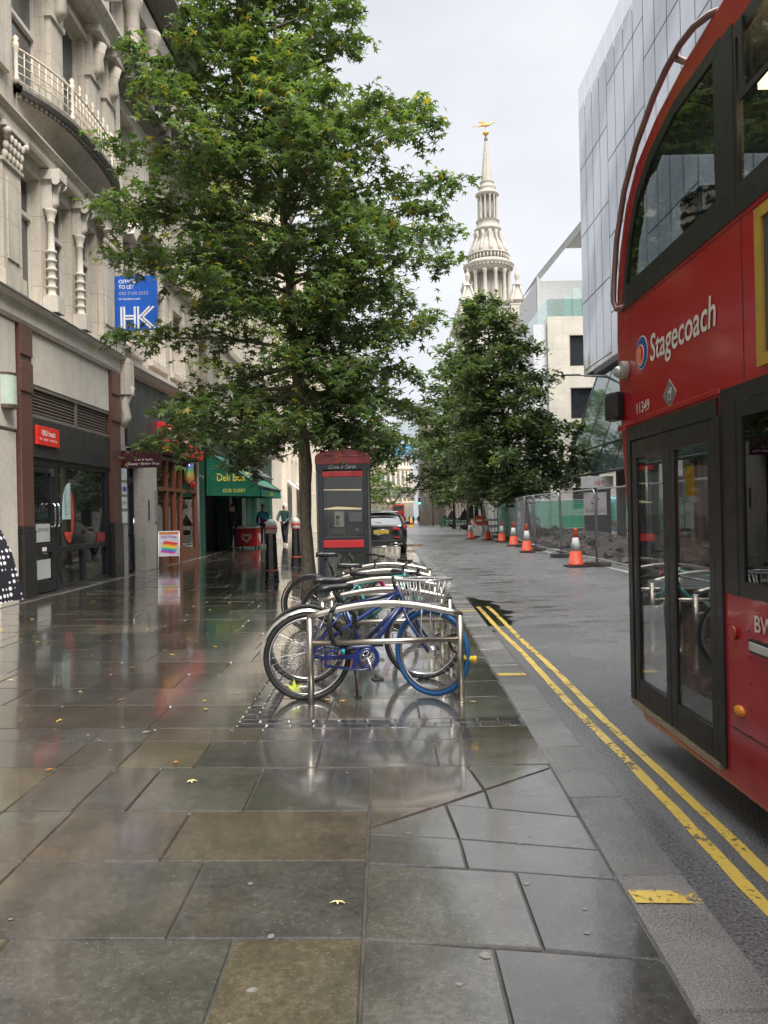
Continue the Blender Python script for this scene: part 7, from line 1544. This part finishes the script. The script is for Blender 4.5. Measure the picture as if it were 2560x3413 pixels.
for k in range(420):
    x = rb_.uniform(6.3, 9.6); y = rb_.uniform(17, 45); s_ = rb_.uniform(.06, .28)**1.0; o_ = len(mb.v)
    mb.box((0, 0, 0), (s_*rb_.uniform(.7, 1.5), s_, s_*rb_.uniform(.4, .9)), top=rb_.uniform(.6, .95)); mb.xf(Matrix.Translation((x, y, gz(y)+rb_.uniform(-.05, .38)*math.sin((x-6.3)/3.3*3.14))) @ Matrix.Rotation(rb_.uniform(0, 6), 4, (rb_.random()-.5, rb_.random()-.5, 1)) @ Matrix.Rotation(rb_.uniform(-.5, .5), 4, 'X'), o_)
    if rb_.random() < .35:
        for q in range(len(mb.m)-6, len(mb.m)): mb.m[q] = 1
struct(mb.build('rubble', [M('rubble_dark', (.035, .03, .026), .8, var=.5), M('rubble_brown', (.12, .092, .066), .8, var=.4)]), 'stuff')
# site clutter
for lab, cat, x, y, z, d_, mm, rz_ in (('yellow plastic sack lying on the dug ground behind the nearest cone', 'sack', 10.4, 38, .35, (.9, .6, .3), yellowp, .2), ('stack of cream boards lying beyond the trench', 'boards', 10.6, 40, .3, (2.6, 1.0, .12), M('cream_board', (.62, .55, .4), .6), .1),
    ('bright blue sheet material lying beyond the trench', 'sheet', 13.2, 39, .25, (2.8, 1.1, .1), M('blue_board', (.05, .18, .6), .5), -.1), ('pale blue insulation boards beside the blue sheet', 'boards', 13.6, 36.5, .2, (2.4, 1.0, .14), M('pale_blue_board', (.3, .42, .5), .5), .05),
    ('bright green wheeled bin behind the netting', 'bin', 11.6, 47.6, -.1, (1.2, .8, 1.3), M('lime_green', (.08, .5, .12), .5), .1), ('black rubbish bags piled by the netting on the right', 'bags', 15.4, 44.6, -.1, (1.0, .8, .8), blackmat, .3), ('wooden crate beside the black bags', 'crate', 13.4, 44.8, .3, (1.2, .4, .4), wood, .0),
    ('white and red striped barrel at the end of the barriers', 'barrel', 8.7, 45.2, -.1, None, None, 0), ('dark timber beam lying in front of the trench', 'timber', 6.3, 25.6, -.1, (1.1, .3, .14), ft_, .5), ('second dark timber beam farther along the trench', 'timber', 6.2, 29.5, -.1, (1.0, .3, .16), ft_, -.3)):
    nm = cat if cat in ('sack', 'bin', 'crate', 'barrel') else {'boards': 'board_stack', 'sheet': 'blue_sheet', 'bags': 'rubbish_bags', 'timber': 'timber_beam'}[cat]
    if cat == 'barrel':
        o = thing('barrel', lab, cat, (x, y, z-.4)); MB().lathe([(.3, 0), (.33, .1), (.33, .35)], n=18).build('white_band', white, o); MB().lathe([(.332, .35), (.335, .62)], n=18).build('red_band', conr, o); MB().lathe([(.33, .62), (.33, .85), (.3, .95), (0, .95)], n=18).build('lid', white, o); continue
    mb = MB()
    if cat in ('sack', 'bags'):
        for q in range(5): mb.sphere((random.uniform(-.3, .3)*d_[0], random.uniform(-.3, .3)*d_[1], d_[2]*.4+.1*q*d_[2]), d_[2]*.6, 10, sq=(1.2, 1, .9))
    elif cat == 'bin': mb.prism([(-.5*d_[0], .12), (.5*d_[0], .12), (.55*d_[0], d_[2]*.8), (-.55*d_[0], d_[2]*.8)], 'y', -.4, .4); mb.box((0, 0, d_[2]*.85), (d_[0]*1.15, .9, .1)); [mb.cyl((sx*.45, -.42, .1), (sx*.45, -.36, .1), .1) for sx in (-1, 1)]
    elif cat == 'crate':
        for q in range(3): mb.box((0, -.2, .08+q*.13), (d_[0], .02, .1)); mb.box((0, .2, .08+q*.13), (d_[0], .02, .1))
        for sx in (-1, 1): mb.box((sx*d_[0]/2, 0, .2), (.04, .42, .4))
    else:
        for q in range(4): mb.box((random.uniform(-.1, .1), random.uniform(-.08, .08), d_[2]*(q+.5)/4), (d_[0], d_[1], d_[2]/4-.004), rz=random.uniform(-.06, .06))
    o = mb.build(nm, mm, None, bevel=.01 if cat not in ('sack', 'bags') else 0); o.location = (x, y, z-.0+gz(y)); o.rotation_euler = (0, 0, rz_); tag(o, lab, cat)
# grey plastic barriers
gbar = M('barrier_grey', (.30, .30, .32), .5)
def barrier(loc, lab, mm=gbar, rz_=0):
    T = thing('plastic_barrier', lab, 'barrier', loc, rz_, 'plastic pedestrian barriers'); mb = MB()
    mb.bx(-.95, .95, -.03, .03, .95, 1.08); mb.bx(-.95, .95, -.025, .025, .1, .2); mb.bx(-.95, -.87, -.028, .028, .2, .95); mb.bx(.87, .95, -.028, .028, .2, .95); mb.bx(-.87, .87, -.02, .02, .55, .72)
    for k in range(9): mb.bx(-.8+k*.19, -.76+k*.19, -.018, .018, .2, .95)
    mb.build('panel', mm, T); [MB().box((sx*.7, 0, .03), (.12, .5, .06)).build('foot', blackmat, T) for sx in (-1, 1)]; return T
bb = barrier((6.6, 44.6, gz(44)-.1), 'grey plastic barrier behind the mesh fence, left one'); dup(bb, (8.0, 44.3, gz(44)-.1), R(-5), 'grey plastic barrier behind the mesh fence, next to the striped barrel')
gnb = M('barrier_green', (.015, .10, .07), .5)
for i in range(5): barrier((7.5+i*.4, 92-i*2.1, gz(92)), 'dark green plastic barrier by the far traffic lights', gnb, R(20)) if i == 0 else None
g0 = [o for o in bpy.data.objects if o.get('label') == 'dark green plastic barrier by the far traffic lights'][0]; g0['group'] = 'dark green barriers far up the right side'
for i in range(1, 5): dup(g0, (6.6+i*.9, 92-i*1.2, gz(92)), R(-10))
# signs, signals
def post_sign(name, label, cat, loc, H_, parts):
    T = thing(name, label, cat, loc); MB().cyl((0, 0, 0), (0, 0, H_), .04).build('post', dgrey, T); parts(T); return T
def roundel(T, z, r, red=True):
    MB().cyl((0, -.05, z), (0, -.07, z), r, n=28).build('sign_disc', M('sign_red', (.7, 0, 0)), T); MB().bx(-r*.68, r*.68, -.08, -.07, z-r*.17, z+r*.17).build('white_bar', white, T)
post_sign('no_entry_sign', 'no entry sign with a white plate under it, left of the parked black car', 'sign', (-.95, 33.5, 0), 2.3, lambda T: (roundel(T, 2.1, .26), MB().bx(-.32, .32, -.07, -.05, 1.55, 1.8).build('plate', white, T), text('Except buses', (-.26, -.07, 1.62), (1, 0, 0), (0, 0, 1), .52, .1, ink, T)))
post_sign('no_entry_sign', 'no entry sign under the big dark tree behind the fence', 'sign', (6.4, 55, gz(55)), 3.0, lambda T: roundel(T, 2.6, .38))
post_sign('direction_sign', 'red arrow-shaped direction sign on a black post above the fence', 'sign', (8.9, 50, gz(50)), 7.0, lambda T: (MB().prism([(-1.25, 2.95), (-1.0, 2.65), (.35, 2.65), (.35, 3.3), (-1.0, 3.3)], 'y', -.08, -.05).build('arrow_panel', M('sign_salmon', (.65, .10, .07), .5), T), text('Diversion', (-.85, -.08, 2.87), (1, 0, 0), (0, 0, 1), 1.05, .22, wt, T)))
tsg = thing('temporary_signal', 'dark temporary traffic signal on a stand at the far end of the works', 'traffic signal', (5.15, 44.5, gz(44)-.1)); MB().box((0, 0, 1.85), (.6, .25, 1.5)).build('signal_head', blackmat, tsg, bevel=.04); MB().cyl((0, 0, .1), (0, 0, 1.2), .05).build('stand', galv, tsg); MB().box((0, 0, .25), (.7, .5, .5)).build('base_box', M('maroon_box', (.12, .02, .03), .5), tsg, bevel=.02)
[MB().cyl((0, -.125, 2.3-.45*k), (0, -.17, 2.3-.45*k), .11, n=16).build('lens_hood', blackmat, tsg) for k in range(3)]
wf = thing('sign_frame', 'white metal sign frame with a red roundel standing among the far cones', 'sign', (4.95, 42.3, gz(42)-.1)); mb = MB(); mb.tube([(-.35, -.3, 0), (-.3, 0, .75), (.3, 0, .75), (.35, -.3, 0)], .02, 6); mb.tube([(-.35, .3, 0), (-.3, 0, .75)], .02, 6); mb.tube([(.35, .3, 0), (.3, 0, .75)], .02, 6); mb.cyl((0, 0, .7), (0, 0, 1.9), .02); mb.build('frame', white, wf); MB().box((0, -.05, .38), (.62, .03, .45), rx=R(-12)).build('panel', white, wf); MB().cyl((.28, -.04, 1.0), (.28, -.06, 1.0), .28, n=24).build('sign_disc', conr, wf); MB().bx(.12, .44, -.07, -.06, .95, 1.05).build('white_bar', white, wf)
def tri(label, loc, s_=1.0):
    T = thing('warning_sign', label, 'road sign', loc, 0); mb = MB(); mb.prism([(-.5*s_, .75*s_), (.5*s_, .75*s_), (0, 1.62*s_)], 'y', -.03, 0); mb.build('triangle_back', blackmat, T); mb = MB()
    for sx in (-1, 1): mb.tube([(sx*.35*s_, -.35, 0), (sx*.3*s_, 0, 1.0*s_)], .02, 6); mb.tube([(sx*.35*s_, .35, 0), (sx*.3*s_, 0, 1.0*s_)], .02, 6)
    mb.build('folding_legs', dgrey, T); mb = MB(); mb.sphere((0, -.1, .28*s_), .35*s_, 12, sq=(1, .5, .6)); mb.build('sandbag', M('sandbag', (.03, .03, .03), .7), T); return T
tri('black triangular sign on folding legs beside the far right kerb, nearer one', (6.6, 63, gz(63)), 1.15); tri('black triangular sign on folding legs by the green barriers, farther one', (7.2, 82, gz(82)), 1.2)
yc = thing('traffic_cone', 'yellow cone-shaped marker in the road near the distant red bus', 'traffic cone', (3.9, 112, gz(112)-.1)); MB().lathe([(.5, 0), (.5, .1), (.3, .15), (.2, .9), (.08, 1.4), (0, 1.42)], n=14).build('cone', yellowp, yc); MB().lathe([(.36, .45), (.3, .7)], n=14).build('band', conr, yc)
def tlight(label, x, y, on, H_=3.6):
    T = thing('traffic_light', label, 'traffic light', (x, y, gz(y))); MB().cyl((0, 0, 0), (0, 0, H_-.5), .06).build('post', blackmat, T); MB().box((0, 0, H_-.1), (.36, .3, 1.0)).build('signal_head', blackmat, T, bevel=.03)
    for k, c in enumerate((('red', (.12, .01, .01)), ('amber', (.12, .06, .01)), ('green', (.01, .1, .05)))):
        if on == c[0]:
            t = NT('lit_'+c[0]); e_ = t.n('ShaderNodeEmission', i_Strength=4); e_.inputs[0].default_value = (.1, 1, .5, 1) if on == 'green' else (1, .1, .05, 1); mm = t.out(e_.outputs[0])
        else: mm = M('unlit_'+c[0], c[1], .3)
        MB().cyl((0, -.15, H_+.2-.3*k), (0, -.18, H_+.2-.3*k), .11, n=14).build('lens', mm, T)
tlight('traffic light showing green at the far junction', 4.9, 106, 'green'); tlight('unlit traffic light just right of the green one', 6.6, 104, None, 3.4); tlight('unlit traffic light right of the far junction, under the tree', 7.9, 100, None, 3.5)
for x, y, h_, lab in ((7.7, 70, 8, 'tall black lamp post under the dark trees on the right'), (7.5, 118, 8, 'tall black lamp post by the far junction')):
    T = thing('lamp_post', lab, 'lamp post', (x, y, gz(y))); MB().tube([(0, 0, 0), (0, 0, 4), (0, 0, h_)], [.09, .06, .05], 8).build('post', blackmat, T); MB().tube([(0, 0, h_), (-.4, 0, h_+.4), (-1.3, 0, h_+.5)], .04, 6).build('arm', blackmat, T); MB().box((-1.5, 0, h_+.48), (.7, .2, .1)).build('lamp_head', dgrey, T)
pks = thing('round_shop_sign', 'small round red shop sign on the classical block beyond the junction', 'sign', (9.3, 92, 2.6)); MB().cyl((0, -.1, .5), (0, 0, .5), .5, n=20).build('disc', M('sign_salmon', (.65, .10, .07), .5), pks); text('A', (-.2, -.1, .28), (1, 0, 0), (0, 0, 1), .4, .45, wt, pks)
ha = thing('timber_beam', 'short timber block at the kerb right of the parked black car', 'timber', (1.05, 29.5, 0)); MB().box((0, 0, .12), (.8, .12, .09)).build('beam', wood, ha, bevel=.01); MB().cyl((-.3, 0, 0), (-.3, 0, .1), .03).build('peg', wood, ha)
